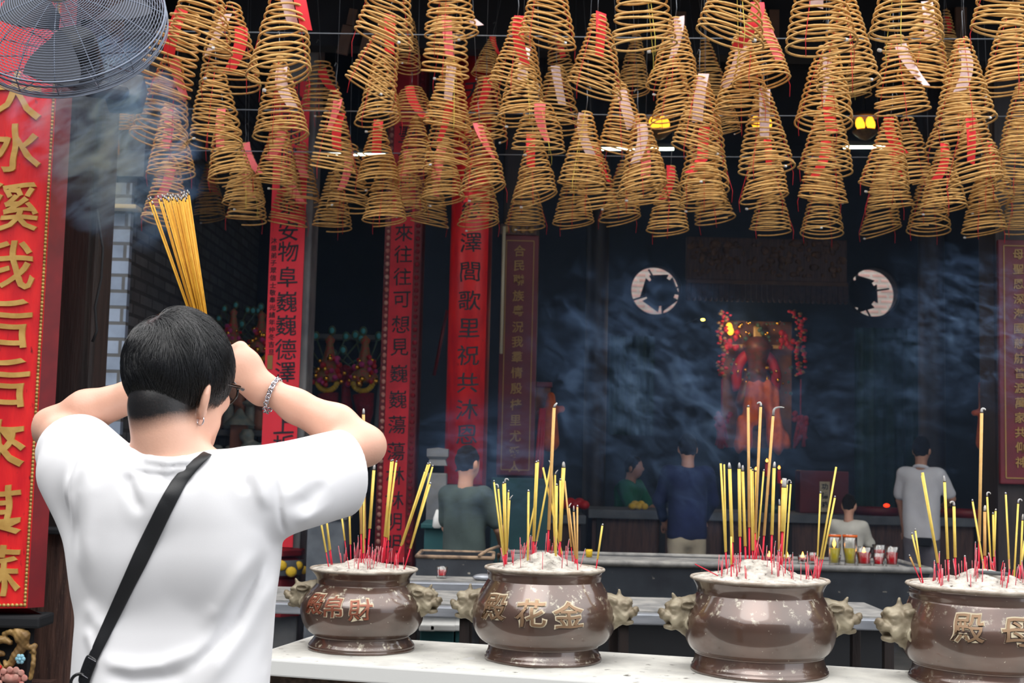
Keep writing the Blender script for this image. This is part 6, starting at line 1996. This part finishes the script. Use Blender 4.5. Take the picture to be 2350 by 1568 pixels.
def ribbon(pl, pr, name, m, thick, lift, parent):
    L = []; Rr = []
    for (a, b) in zip(pl, pr):
        for lst, q in ((L, a), (Rr, b)):
            p0, p1 = drop_on(outer, *q); lst.append(p0 + np.array((0, -lift, lift * .6)))
    if name == 'shoulder_strap':
        for lst in (L, Rr):
            a = lst[0]
            lst[:0] = [a + np.array((.012, .10, -.06)), a + np.array((.009, .075, -.012)), a + np.array((.006, .045, .008)), a + np.array((.003, .018, .008))]
    V = []; n = len(L)
    for k in range(n):
        for p in (L[k], (L[k] + Rr[k]) / 2 + np.array((0, -.0015, 0)), Rr[k]): V.append(p)
    for k in range(n):
        for j in range(3): V.append(V[3 * k + j] + np.array((0, thick, 0)))
    F = []; o_ = 3 * n
    for k in range(n - 1):
        for j in range(2):
            F.append((3 * k + j, 3 * k + 3 + j, 3 * k + 4 + j, 3 * k + 1 + j))
            F.append((o_ + 3 * k + j, o_ + 3 * k + 1 + j, o_ + 3 * k + 4 + j, o_ + 3 * k + 3 + j))
        F.append((3 * k, o_ + 3 * k, o_ + 3 * k + 3, 3 * k + 3)); F.append((3 * k + 2, 3 * k + 5, o_ + 3 * k + 5, o_ + 3 * k + 2))
    F.append((0, 1, o_ + 1, o_)); F.append((1, 2, o_ + 2, o_ + 1))
    q = 3 * (n - 1); F.append((q, o_ + q, o_ + q + 1, q + 1)); F.append((q + 1, o_ + q + 1, o_ + q + 2, q + 2))
    o = link(name, make_mesh(name, V, F, m), parent)
    md = o.modifiers.new('round', 'SUBSURF'); md.levels = 1; md.render_levels = 2
    return o


def densify(p, k=2):
    out = []
    for i in range(len(p) - 1):
        for j in range(k): t = j / k; out.append((p[i][0] * (1 - t) + p[i + 1][0] * t, p[i][1] * (1 - t) + p[i + 1][1] * t))
    return out + [p[-1]]


strap = ribbon(densify(path_l), densify(path_r), 'shoulder_strap', M['strap'], .005, .004, person)
strap['label'] = 'black webbing bag strap'
ribbon([(201, 1503), (192, 1525), (184, 1548), (178, 1572)], [(228, 1519), (219, 1540), (210, 1562), (203, 1588)], 'leather_tab', M['leather'], .006, .0075, strap)
mbk = MB()
for (x0, y0, x1, y1) in ((206, 1507, 224, 1517), (189, 1545, 206, 1555)):
    p0 = drop_on(outer, x0, y0)[0] + np.array((0, -.0105, 0)); p1 = drop_on(outer, x1, y1)[0] + np.array((0, -.0105, 0))
    for t in np.linspace(.08, .92, 7):
        a = p0 + (p1 - p0) * (t - .04); b = p0 + (p1 - p0) * (t + .04); mbk.tube([a, b], .0007, 5)
mbk.build('stitching', M['silver'], strap)
mb = MB()
c = drop_on(outer, 186, 1566)[0] + np.array((0, -.008, 0)); mb.tube([c + np.array((.016 * math.cos(t), 0, .016 * math.sin(t))) for t in np.linspace(0, 6.28, 20)[:-1]], .003, 6, closed=True)
mb.build('buckle_ring', M['leather'], strap)

# ---------------------------------------------------------------- hair
sk_r = np.array((.073, .093, .094)); sk_c = hp(0, -.004, .012)


def in_head(P):
    q = (P - Hc) @ HR
    return q[:, 0], q[:, 1], q[:, 2]


def hairline(r, f):
    """Height (head frame) where the long top hair ends, round the head."""
    return np.where(f < .02, -.022 - .012 * np.clip(-f / .08, 0, 1), -.022 + 1.0 * np.clip(f - .02, 0, .1))


def cap_sdf(P):
    r, f, u = in_head(P)
    d = ell_d(P, sk_c + e_u * .006 - e_f * .004, sk_r + np.array((.0165, .014, .014)), HR)
    # fuller at the sides above the crop, soft locks
    ang = np.arctan2(r, -f); d = d + .002 * vnoise(P, 40, 2)
    cut = hairline(r, f) - u + .004 * np.sin(ang * 23)
    d = smax(d, cut, .014)
    d = smax(d, f - .085 + .35 * np.clip(-u + .06, 0, 1), .01)
    return d


V, F = sdf_mesh(cap_sdf, Hc - .16, Hc + .17, .0035)
hair = link('hair', make_mesh('hair', V, F, M['hair']), person); hair['label'] = 'short black hair, longer on top'


_vs = np.empty(len(person.data.vertices) * 3); person.data.vertices.foreach_get('co', _vs); _vs = _vs.reshape(-1, 3)
_r, _f, _u = in_head(_vs)
_low = -.128 + .028 * np.clip(np.abs(_r) / .07, 0, 1) ** 2 + .55 * np.clip(_f + .035, 0, .2)
_st = np.clip((_u - _low) / .034, 0, 1) * np.clip((.045 - _f) / .012, 0, 1) * (_u < .05) * (np.abs(_r) < .083) * (_f > -.16)
for (ax, c) in ear_ax: _st = _st * np.clip(ell_d(_vs, c + e_f * .004, (.019, .034, .015), ax) / .004, 0, 1)
at_ = person.data.attributes.new('stubble', 'FLOAT', 'POINT'); at_.data.foreach_set('value', _st.astype(np.float32))
_nt = M['skin'].node_tree; _p = _nt.nodes['Principled BSDF']; _src = _p.inputs['Base Color'].links[0].from_socket
_at = _nt.nodes.new('ShaderNodeAttribute'); _at.attribute_name = 'stubble'
_mx = _nt.nodes.new('ShaderNodeMix'); _mx.data_type = 'RGBA'; _mx.inputs['B'].default_value = srgb(24, 22, 23)
_nz = _nt.nodes.new('ShaderNodeTexNoise'); _nz.inputs['Scale'].default_value = 420; _nz.inputs['Detail'].default_value = 2
_tc = _nt.nodes.new('ShaderNodeTexCoord'); _nt.links.new(_tc.outputs['Object'], _nz.inputs['Vector'])
_ad = _nt.nodes.new('ShaderNodeMath'); _ad.operation = 'MULTIPLY_ADD'; _ad.inputs[1].default_value = .5; _nt.links.new(_nz.outputs['Fac'], _ad.inputs[0]); _ad.inputs[2].default_value = -.2
_sm = _nt.nodes.new('ShaderNodeMath'); _sm.operation = 'ADD'; _sm.use_clamp = True; _nt.links.new(_ad.outputs[0], _sm.inputs[0]); _nt.links.new(_at.outputs['Fac'], _sm.inputs[1])
_ml = _nt.nodes.new('ShaderNodeMath'); _ml.operation = 'MULTIPLY'; _nt.links.new(_sm.outputs[0], _ml.inputs[0]); _nt.links.new(_at.outputs['Fac'], _ml.inputs[1])
_pw = _nt.nodes.new('ShaderNodeMath'); _pw.operation = 'POWER'; _pw.inputs[1].default_value = .6; _nt.links.new(_ml.outputs[0], _pw.inputs[0])
_nt.links.new(_src, _mx.inputs['A']); _nt.links.new(_pw.outputs[0], _mx.inputs['Factor']); _nt.links.new(_mx.outputs['Result'], _p.inputs['Base Color'])
_p.inputs['Subsurface Weight'].default_value = .05

# strands combed out from the crown
crown = hp(-.014, -.066, .088)
rg = np.random.default_rng(3)
NP = 10


def comb(NS, root_off, long):
    dirs = rg.normal(size=(NS * 3, 3)); dirs /= np.linalg.norm(dirs, axis=1)[:, None]
    q = dirs * (sk_r + root_off) + np.array((0, -.006, .016))
    cutv = hairline(q[:, 0], q[:, 1])
    if long: ok = (q[:, 2] > cutv - .002) & (q[:, 1] < .08)
    else:
        q = dirs * (sk_r + .002) + np.array((0, -.004, .012))
        low = -.128 + .03 * np.clip(np.abs(q[:, 0]) / .07, 0, 1) ** 2 - .35 * np.clip(q[:, 1] + .045, 0, .2) * -1
        ok = (q[:, 2] < cutv + .012) & (q[:, 2] > low + rg.exponential(.012, len(q))) & (q[:, 1] < .03)
    q = q[ok][:NS]; n = len(q)
    pts = np.zeros((n, NP, 3)); pts[:, 0] = Hc + q @ HR.T
    pos = pts[:, 0]; cen = sk_c + e_u * .004
    rand = rg.normal(size=(n, 3)) * (.10 if long else .3)
    lock = np.stack([np.sin(pos @ np.array((70., 30, 50))), np.cos(pos @ np.array((40., 60, 30))), np.sin(pos @ np.array((20., 50, 80)))], 1) * .40
    Ls = rg.uniform(.045, .075, n) * np.clip(.6 + (q[:, 2] + .03) * 5, .55, 1.15) if long else rg.uniform(.006, .011, n)
    for k in range(1, NP):
        p = pts[:, k - 1]
        nrm = p - cen; nrm = (nrm @ HR) / (sk_r ** 2); nrm = nrm @ HR.T; nrm /= np.linalg.norm(nrm, axis=1)[:, None]
        fl = p - crown; dist = np.linalg.norm(fl, axis=1)[:, None]; fl = fl / np.maximum(dist, .004)
        sw = np.cross(nrm, fl) * np.clip(1.0 - dist * 16, 0, 1.0)                      # whorl
        t = k / (NP - 1)
        v = fl * (1.0 if long else .2) + sw + rand + (lock if long else 0) - e_u * (.45 * t + .1 if long else 1.0)
        v -= nrm * (v * nrm).sum(1)[:, None]
        v /= np.maximum(np.linalg.norm(v, axis=1), 1e-6)[:, None]
        lift = (.60 * (1 - t) ** 1.2 - .20 * t) if long else .25
        pts[:, k] = p + (v + nrm * lift) * (Ls / (NP - 1))[:, None]
    return pts


pl = comb(17000, np.array((.0125, .0105, .0105)), True); ps = comb(14000, 0, False)
pts = np.concatenate([pl, ps]); NS = len(pts)
hc = bpy.data.hair_curves.new('hair_strands'); hc.add_curves([NP] * NS)
hc.attributes['position'].data.foreach_set('vector', pts.reshape(-1).astype(np.float32))
ra = hc.attributes.get('radius') or hc.attributes.new('radius', 'FLOAT', 'POINT')
rad = np.concatenate([np.tile(np.linspace(.00034, .00014, NP), len(pl)), np.tile(np.linspace(.00022, .00012, NP), len(ps))]).astype(np.float32); ra.data.foreach_set('value', rad)
mh = bpy.data.materials.new('hair_strand'); mh.use_nodes = True
n_ = mh.node_tree.nodes; hb = n_['Principled BSDF']
hb.inputs['Base Color'].default_value = srgb(13, 13, 16); hb.inputs['Roughness'].default_value = .24; hb.inputs['Specular IOR Level'].default_value = .95
hc.materials.append(mh)
ho = bpy.data.objects.new('hair_strands', hc); COL.objects.link(ho); ho.parent = hair; tag(ho, kind='stuff')

# ---------------------------------------------------------------- glasses, earring, bracelet
gl = empty('glasses', (0, 0, 0)); gl.parent = person
for s in (-1, 1):
    MB().tube([hp(s * .083, -.012, -.008), hp(s * .084, .03, -.006), hp(s * .078, .085, -.004), hp(s * .070, .108, -.004)], [.0028, .0034, .004, .0045], 8).tube([hp(s * .083, -.012, -.008), hp(s * .081, -.026, -.024)], .0026, 6).build('temple', M['acetate'], gl)
    cen_l = hp(s * .034, .112, -.012)
    rim = [cen_l + e_r * (.029 * math.cos(t)) * (1 if True else 1) + e_u * (.023 * math.sin(t)) - e_f * (.008 * (s * math.cos(t) + 1) * .6) for t in np.linspace(0, 2 * math.pi, 29)[:-1]]
    MB().tube(rim, .0026, 6, closed=True).build('rim', M['acetate'], gl)
    V = [cen_l - e_f * .004] + rim; MB().add([tuple(v) for v in V], [(0, i + 1, (i + 1) % 28 + 1) for i in range(28)]).build('lens', M['lens'], gl)
MB().tube([hp(-.008, .118, -.004), hp(0, .121, .0), hp(.008, .118, -.004)], .0024, 6).build('bridge', M['acetate'], gl)
ax, c = ear_ax[1]
ec = c - ax[:, 1] * .040 - ax[:, 0] * .004
ering = [ec + e_r * (.0098 * math.cos(t)) * .85 + np.array((0, -.0098 * .3 * math.cos(t), 0)) + e_u * (.0098 * math.sin(t)) for t in np.linspace(0, 2 * math.pi, 33)[:-1]]
MB().tube(ering, .0013, 8, closed=True).build('earring', M['silver'], person)
# curb chain round the right wrist, hanging a little below it
wd = (WRR - ELR) / np.linalg.norm(WRR - ELR)
wc = ELR + (WRR - ELR) * .90
ua = np.cross(wd, np.array((0, 1.0, 0))); ua /= np.linalg.norm(ua); va = np.cross(wd, ua)
if ua[2] < 0: ua = -ua
mb = MB(); NL = 30
for k in range(NL):
    t = 2 * math.pi * k / NL
    rr_ = .0335 + .006 * max(0, -math.sin(t)) ** 2
    ctr = wc + ua * (rr_ * math.sin(t) - .002) + va * (rr_ * math.cos(t)) + wd * (.006 * math.sin(t))
    tg = ua * math.cos(t) - va * math.sin(t); nr_ = ua * math.sin(t) + va * math.cos(t)
    tw_ = .7 if k % 2 else -.35
    bb = wd * math.cos(tw_) + nr_ * math.sin(tw_)
    mb.tube([ctr + tg * (.0058 * math.cos(a)) + bb * (.0046 * math.sin(a)) for a in np.linspace(0, 2 * math.pi, 13)[:-1]], .0014, 6, closed=True)
mb.build('chain_bracelet', M['silver'], person)

# ---------------------------------------------------------------- the bundle of incense he holds
tips = [(340, 455, 0), (345, 452, 1), (349, 462, 0), (362, 449, 0), (368, 455, 0), (372, 446, 0), (377, 449, 0), (379, 460, 0), (384, 444, 0), (388, 453, 0), (391, 447, 0), (394, 452, 0), (398, 462, 0), (402, 449, 0), (405, 455, 0), (408, 446, 0),
        (411, 450, 0), (413, 458, 0), (416, 441, 0), (418, 450, 0), (420, 447, 0), (423, 445, 0), (425, 455, 0), (428, 443, 0), (430, 436, 1), (433, 440, 0), (386, 456, 0), (400, 454, 0), (396, 445, 0), (422, 439, 0), (427, 449, 0), (415, 453, 0), (409, 460, 0), (381, 452, 0)]
rt = random.Random(12)
for k, (tx, ty, smk) in enumerate(sorted(tips)):
    s_ = (tx - 388) / 48
    g = GRIP + np.array((s_ * .006 + rt.uniform(-.002, .002), rt.uniform(-.006, .006), rt.uniform(-.004, .004)))
    t = A_(tx, ty, 2.72 + rt.uniform(-.03, .03))
    u = (t - g) / np.linalg.norm(t - g); bot = g - u * .075
    e = empty('held_incense', bot, 0, None)
    tag(e, 'golden incense stick with burnt white tip held up in the bundle', 'incense stick', 'held bundle of incense')
    r = .00165
    MB().tube([(0, 0, 0), g - u * .02 - bot], r * .7, 6).build('stick', M['stick_red'], e)
    MB().tube([g - u * .02 - bot, t - u * .008 - bot], r, 7).build('incense', M['inc_held'] if 'inc_held' in M else M.setdefault('inc_held', mat('golden_incense', srgb(222, 166, 44), .65, col2=srgb(206, 148, 34), nscale=60)), e)
    MB().tube([t - u * .008 - bot, t - u * .0055 - bot], r * 1.05, 7).build('burnt_ring', M['char'], e)
    MB().tube([t - u * .0055 - bot, t - bot], [r * 1.05, r * .9], 7).build('ash_tip', M['tipash'], e)
# ================================================================ people further in
def figure(px, head_y, Y, top_z, face, shirt_c, trouser_c, hair_c, label, arm=(0, 0), lean=0.0, skin=None, build=1.0, sit=False, belt=None, collar=False, extra=None):
    """A standing person: px of the middle, height of the head's top in metres, facing angle (0 = away from the camera)."""
    x0 = at(px, head_y, Y)[0]
    H = top_z; k = H / 1.72 * build
    hgt = H
    cf, sf = math.cos(face), math.sin(face)

    def W(r, f, z):                         # right, forward, up in the person's frame
        f = f + lean * max(0, z / hgt - .5) * .8
        return np.array((x0 + (r * cf + f * sf) * k, Y + (-r * sf + f * cf) * k, z))
    z = lambda t: t * hgt
    sh, hipz, kneez = z(.832), z(.52), z(.28)
    R_ = np.array(((cf, sf, 0), (-sf, cf, 0), (0, 0, 1.0)))
    HC = W(0, .02, z(.93))
    arms = []
    for s, a in ((-1, arm[0]), (1, arm[1])):
        S = W(s * .185, 0, sh - .03)
        E = W(s * (.235 + .02 * a), .06 + .10 * a, sh - .30 * k + .03 * a)
        Wr = W(s * (.22 - .10 * a), .12 + .26 * a, sh - .54 * k + .27 * k * a)
        arms.append((S, E, Wr))

    def skin_f(P):
        d = ell_d(P, HC, (.075 * k, .092 * k, .112 * k), R_)
        d = smin(d, ell_d(P, W(0, .055, z(.905)), (.05 * k, .05 * k, .07 * k), R_), .03)
        d = smin(d, ell_d(P, W(0, .118, z(.918)), (.012, .018, .02), R_), .012)
        for s in (-1, 1):
            d = smin(d, ell_d(P, W(s * .078, .01, z(.92)), (.012, .02, .032), R_), .008)
        d = smin(d, cone_d(P, W(0, -.01, sh), W(0, 0, z(.9)), .06 * k, .052 * k), .03)
        d = smin(d, box_d(P, W(0, 0, (sh + hipz) / 2), (.13 * k, .08 * k, .24 * k), .07, R_), .04)
        for (S, E, Wr) in arms:
            d = smin(d, cone_d(P, S, E, .048 * k, .038 * k), .03); d = smin(d, cone_d(P, E, Wr, .038 * k, .026 * k), .02)
            dr = (Wr - E) / np.linalg.norm(Wr - E)
            d = smin(d, cone_d(P, Wr, Wr + dr * .07, .026 * k, .03 * k), .02)
            sd = np.cross(dr, (0, 0, 1.0)); sd = sd / (np.linalg.norm(sd) + 1e-9)
            for q in range(4):
                b_ = Wr + dr * .085 + sd * (.022 * (q - 1.5)); d = smin(d, cone_d(P, b_, b_ + dr * (.06 - .008 * abs(q - 1.3)) + np.array((0, 0, -.012)), .0095, .008), .006)
            d = smin(d, cone_d(P, Wr + dr * .03 + sd * .02, Wr + dr * .075 + sd * .05, .012, .009), .01)
        for s in (-1, 1):
            d = smin(d, cone_d(P, W(s * .085, 0, hipz), W(s * .095, .01, kneez), .07 * k, .05 * k), .03)
            d = smin(d, cone_d(P, W(s * .095, .01, kneez), W(s * .10, 0, .08), .05 * k, .035 * k), .03)
        return d

    def shirt_f(P):
        hem = hipz - .03
        d = box_d(P, W(0, 0, (sh + hem) / 2 - .01), (.178 * k, .115 * k, (sh - hem) / 2 + .02), .09, R_)
        d = smin(d, cone_d(P, W(-.12, 0, sh - .045), W(.12, 0, sh - .045), .075 * k, .075 * k), .05)
        for (S, E, Wr) in arms:
            t = .78 if shirt_c[1] else 1.0
            d = smin(d, cone_d(P, S, S + (E - S) * t, .066 * k, .062 * k), .04)
            if not shirt_c[1]: d = smin(d, cone_d(P, E, E + (Wr - E) * .95, .055 * k, .042 * k), .03)
        d = smax(d, hem - P[:, 2], .01)
        d = smax(d, -cone_d(P, W(0, 0, sh), W(0, .01, sh + .2), .058 * k, .062 * k), .01)
        return d + .004 * vnoise(P, 16, px * .01) + .003 * np.sin(P[:, 0] * 40 + P[:, 2] * 12)

    def trous_f(P):
        d = box_d(P, W(0, 0, hipz + .01), (.155 * k, .105 * k, .11), .08, R_)
        for s in (-1, 1):
            d = smin(d, cone_d(P, W(s * .085, 0, hipz - .02), W(s * .10, .01, kneez), .092 * k, .068 * k), .03)
            d = smin(d, cone_d(P, W(s * .10, .01, kneez), W(s * .105, 0, .07), .068 * k, .052 * k), .03)
        return d + .003 * vnoise(P, 22)

    def hair_f(P):
        d = ell_d(P, HC + np.array((0, 0, .012)) - R_ @ np.array((0, .012, 0)), (.086 * k, .10 * k, .116 * k), R_)
        q = (P - HC) @ R_
        d = smax(d, q[:, 1] - .045 - .5 * q[:, 2], .02)
        d = smax(d, -(q[:, 2] + .055 + np.where(q[:, 1] < 0, .02, 0)), .015)
        return d + .003 * np.sin(P[:, 0] * 120) * np.sin(P[:, 2] * 90 + P[:, 1] * 60)
    lo = np.array((x0 - .55, Y - .6, -.01)); hi = np.array((x0 + .55, Y + .6, hgt + .05)); RS = .0135
    V, F = sdf_mesh(skin_f, lo, hi, RS, 1)
    sk = skin or M['skin_far']
    o = link('person', make_mesh('person', V, F, sk)); tag(o, label, 'person')
    V, F = sdf_mesh(shirt_f, lo, hi, RS, 1); link('shirt', make_mesh('shirt', V, F, shirt_c[0]), o)
    V, F = sdf_mesh(trous_f, lo, hi, RS, 1); link('trousers', make_mesh('trousers', V, F, trouser_c), o)
    V, F = sdf_mesh(hair_f, HC - .2, HC + .2, .009, 1); link('hair', make_mesh('hair', V, F, hair_c), o)
    for s in (-1, 1):
        a = W(s * .105, -.03, .04); b = W(s * .11, .16, .035)

        def shoe(P): return smax(cone_d(P, a, b, .045, .042), -(P[:, 2] - .0), .004)
        V, F = sdf_mesh(shoe, np.minimum(a, b) - .08, np.maximum(a, b) + .08, .012, 1); link('shoe', make_mesh('shoe', V, F, M['shoe']), o)
    if collar:
        mb = MB(); mb.tube([W(.064 * math.cos(t) , -.005 + .064 * math.sin(t), sh + .022 - .015 * math.sin(t)) for t in np.linspace(0, 6.28, 25)[:-1]], .014, 8, closed=True); mb.build('collar', shirt_c[0], o)
    if belt:
        mb = MB(); mb.box(W(.07, -.125, hipz - .02), (.11, .05, .07), rot=Matrix.Rotation(-face, 3, 'Z'), bevel=.01); mb.build('belt_pouch', belt, o, smooth=False)
    return o, W, z


M['skin_far'] = mat('tan_skin', srgb(196, 148, 126), .55)
fab = lambda n, a, b: mat(n, a, .9, col2=b, nscale=6, bump=.15, bscale=200)
figure(1072, 1022, 7.4, at(1055, 1016, 7.4)[2], math.radians(38), (fab('dark_olive_cotton', srgb(72, 86, 84), srgb(58, 70, 70)), True), M['trousers'], M['hair_short'], 'person with short black hair in a dark olive T-shirt standing behind the iron box', (0.1, .45), build=.82)
figure(1436, 1052, 12.7, at(1436, 1046, 12.7)[2], math.radians(120), (fab('green_cotton', srgb(20, 124, 84), srgb(16, 100, 70)), True), M['trousers'], M['hair_short'], 'person in a bright green shirt bending over the altar table', (.9, .9), lean=.25)
figure(1579, 1000, 10.3, at(1579, 992, 10.3)[2], math.radians(0), (fab('navy_jacket', srgb(28, 40, 84), srgb(20, 30, 64)), False), fab('khaki_cotton', srgb(186, 176, 156), srgb(160, 150, 132)), M['hair_short'], 'person in a navy jacket and khaki trousers facing the golden shrine', (.3, .3), build=.86)
figure(1948, 1132, 9.9, at(1942, 1130, 9.9)[2], math.radians(25), (fab('pale_linen', srgb(214, 212, 204), srgb(190, 188, 180)), False), M['trousers'], M['hair_short'], 'short person with dark hair in a pale jacket behind the oil candles', (.5, .5), build=.78)
figure(2114, 1000, 10.6, at(2114, 996, 10.6)[2], math.radians(36), (fab('white_polo', srgb(240, 242, 250), srgb(226, 228, 238)), True), fab('grey_trousers', srgb(128, 124, 134), srgb(108, 104, 114)), M['hair_short'], 'person in a white polo shirt and grey trousers standing before the green curtain', (0.0, .8), belt=M['black'], collar=True, build=.80)
# ================================================================ incense smoke hanging in the air
def smoke(name, c, size, dens, scale, lab, stretch=(1, 1, 1), lo=.48, hi=.72, rot=(0, 0, 0), colr=(.30, .52, 1.0, 1), distort=1.4):
    m = bpy.data.materials.new(name); m.use_nodes = True
    N = m.node_tree.nodes; L = m.node_tree.links
    N.remove(N['Principled BSDF'])
    out = N['Material Output']
    vs = N.new('ShaderNodeVolumeScatter'); vs.inputs['Color'].default_value = colr; vs.inputs['Anisotropy'].default_value = .25
    tc = N.new('ShaderNodeTexCoord'); mp = N.new('ShaderNodeMapping'); mp.inputs['Scale'].default_value = stretch
    L.new(tc.outputs['Object'], mp.inputs[0])
    nz = N.new('ShaderNodeTexNoise'); nz.inputs['Scale'].default_value = scale; nz.inputs['Detail'].default_value = 4.5; nz.inputs['Distortion'].default_value = distort
    L.new(mp.outputs[0], nz.inputs['Vector'])
    mr = N.new('ShaderNodeMapRange'); mr.inputs[1].default_value = lo; mr.inputs[2].default_value = hi; mr.inputs[3].default_value = 0; mr.inputs[4].default_value = dens
    L.new(nz.outputs['Fac'], mr.inputs[0])
    # thins out towards the edge of the cloud
    ln = N.new('ShaderNodeVectorMath'); ln.operation = 'LENGTH'; L.new(tc.outputs['Object'], ln.inputs[0])
    fo = N.new('ShaderNodeMapRange'); fo.inputs[1].default_value = .25; fo.inputs[2].default_value = .98; fo.inputs[3].default_value = 1; fo.inputs[4].default_value = 0
    L.new(ln.outputs['Value'], fo.inputs[0])
    mu = N.new('ShaderNodeMath'); mu.operation = 'MULTIPLY'; L.new(mr.outputs[0], mu.inputs[0]); L.new(fo.outputs[0], mu.inputs[1])
    L.new(mu.outputs[0], vs.inputs['Density']); L.new(vs.outputs[0], out.inputs['Volume'])
    try: m.cycles.volume_step_rate = 1.0
    except Exception: pass
    mb = MB(); mb.ball((0, 0, 0), 1.0, 20, 12)
    o = mb.build('smoke', m); o.location = c; o.scale = size; o.rotation_euler = rot
    tag(o, lab, 'smoke', kind='stuff')
    return o


def haze(lo, hi, dens, lab):
    m = bpy.data.materials.new('thin_haze'); m.use_nodes = True
    N = m.node_tree.nodes; L = m.node_tree.links; N.remove(N['Principled BSDF'])
    vs = N.new('ShaderNodeVolumeScatter'); vs.inputs['Color'].default_value = (.40, .60, 1.0, 1); vs.inputs['Density'].default_value = dens; vs.inputs['Anisotropy'].default_value = .2
    L.new(vs.outputs[0], N['Material Output'].inputs['Volume'])
    c = [(a + b) / 2 for a, b in zip(lo, hi)]; s = [b - a for a, b in zip(lo, hi)]
    o = MB().box((0, 0, 0), s).build('haze', m, loc=c, smooth=False); tag(o, lab, 'haze', kind='stuff')


smoke('smoke_by_fan', at(240, 300, 4.75), (.34, .2, .52), 30, 2.6, 'bluish incense smoke drifting below the wire fan', (.7, .7, 2.6), .47, .72, (0, -.55, 0))
smoke('smoke_mid', at(1520, 900, 6.0), (.80, .45, .62), 4.2, 4.6, 'bluish wisps of smoke in front of the navy jacket', (1, 1, 1.3), .545, .72, (0, .6, 0))
smoke('smoke_far', at(2230, 760, 6.2), (.58, .4, .46), 4.0, 4.6, 'thin wisps of smoke beside the dim gold couplet', (1, 1, 1.4), .55, .73, (0, .4, 0))
smoke('smoke_right', at(1960, 930, 6.4), (.8, .5, .55), 1.6, 4.4, 'faint smoke before the green curtain', (1, 1, 1.3), .55, .74)
smoke('smoke_low', at(1130, 1060, 6.0), (.45, .3, .35), 3, 3.2, 'thin smoke rising before the olive T-shirt', (1, 1, 1.5), .48, .76)
haze((-2.35, 8.0, .0), (7.7, 15.9, 4.6), .026, 'thin blue haze filling the hall')
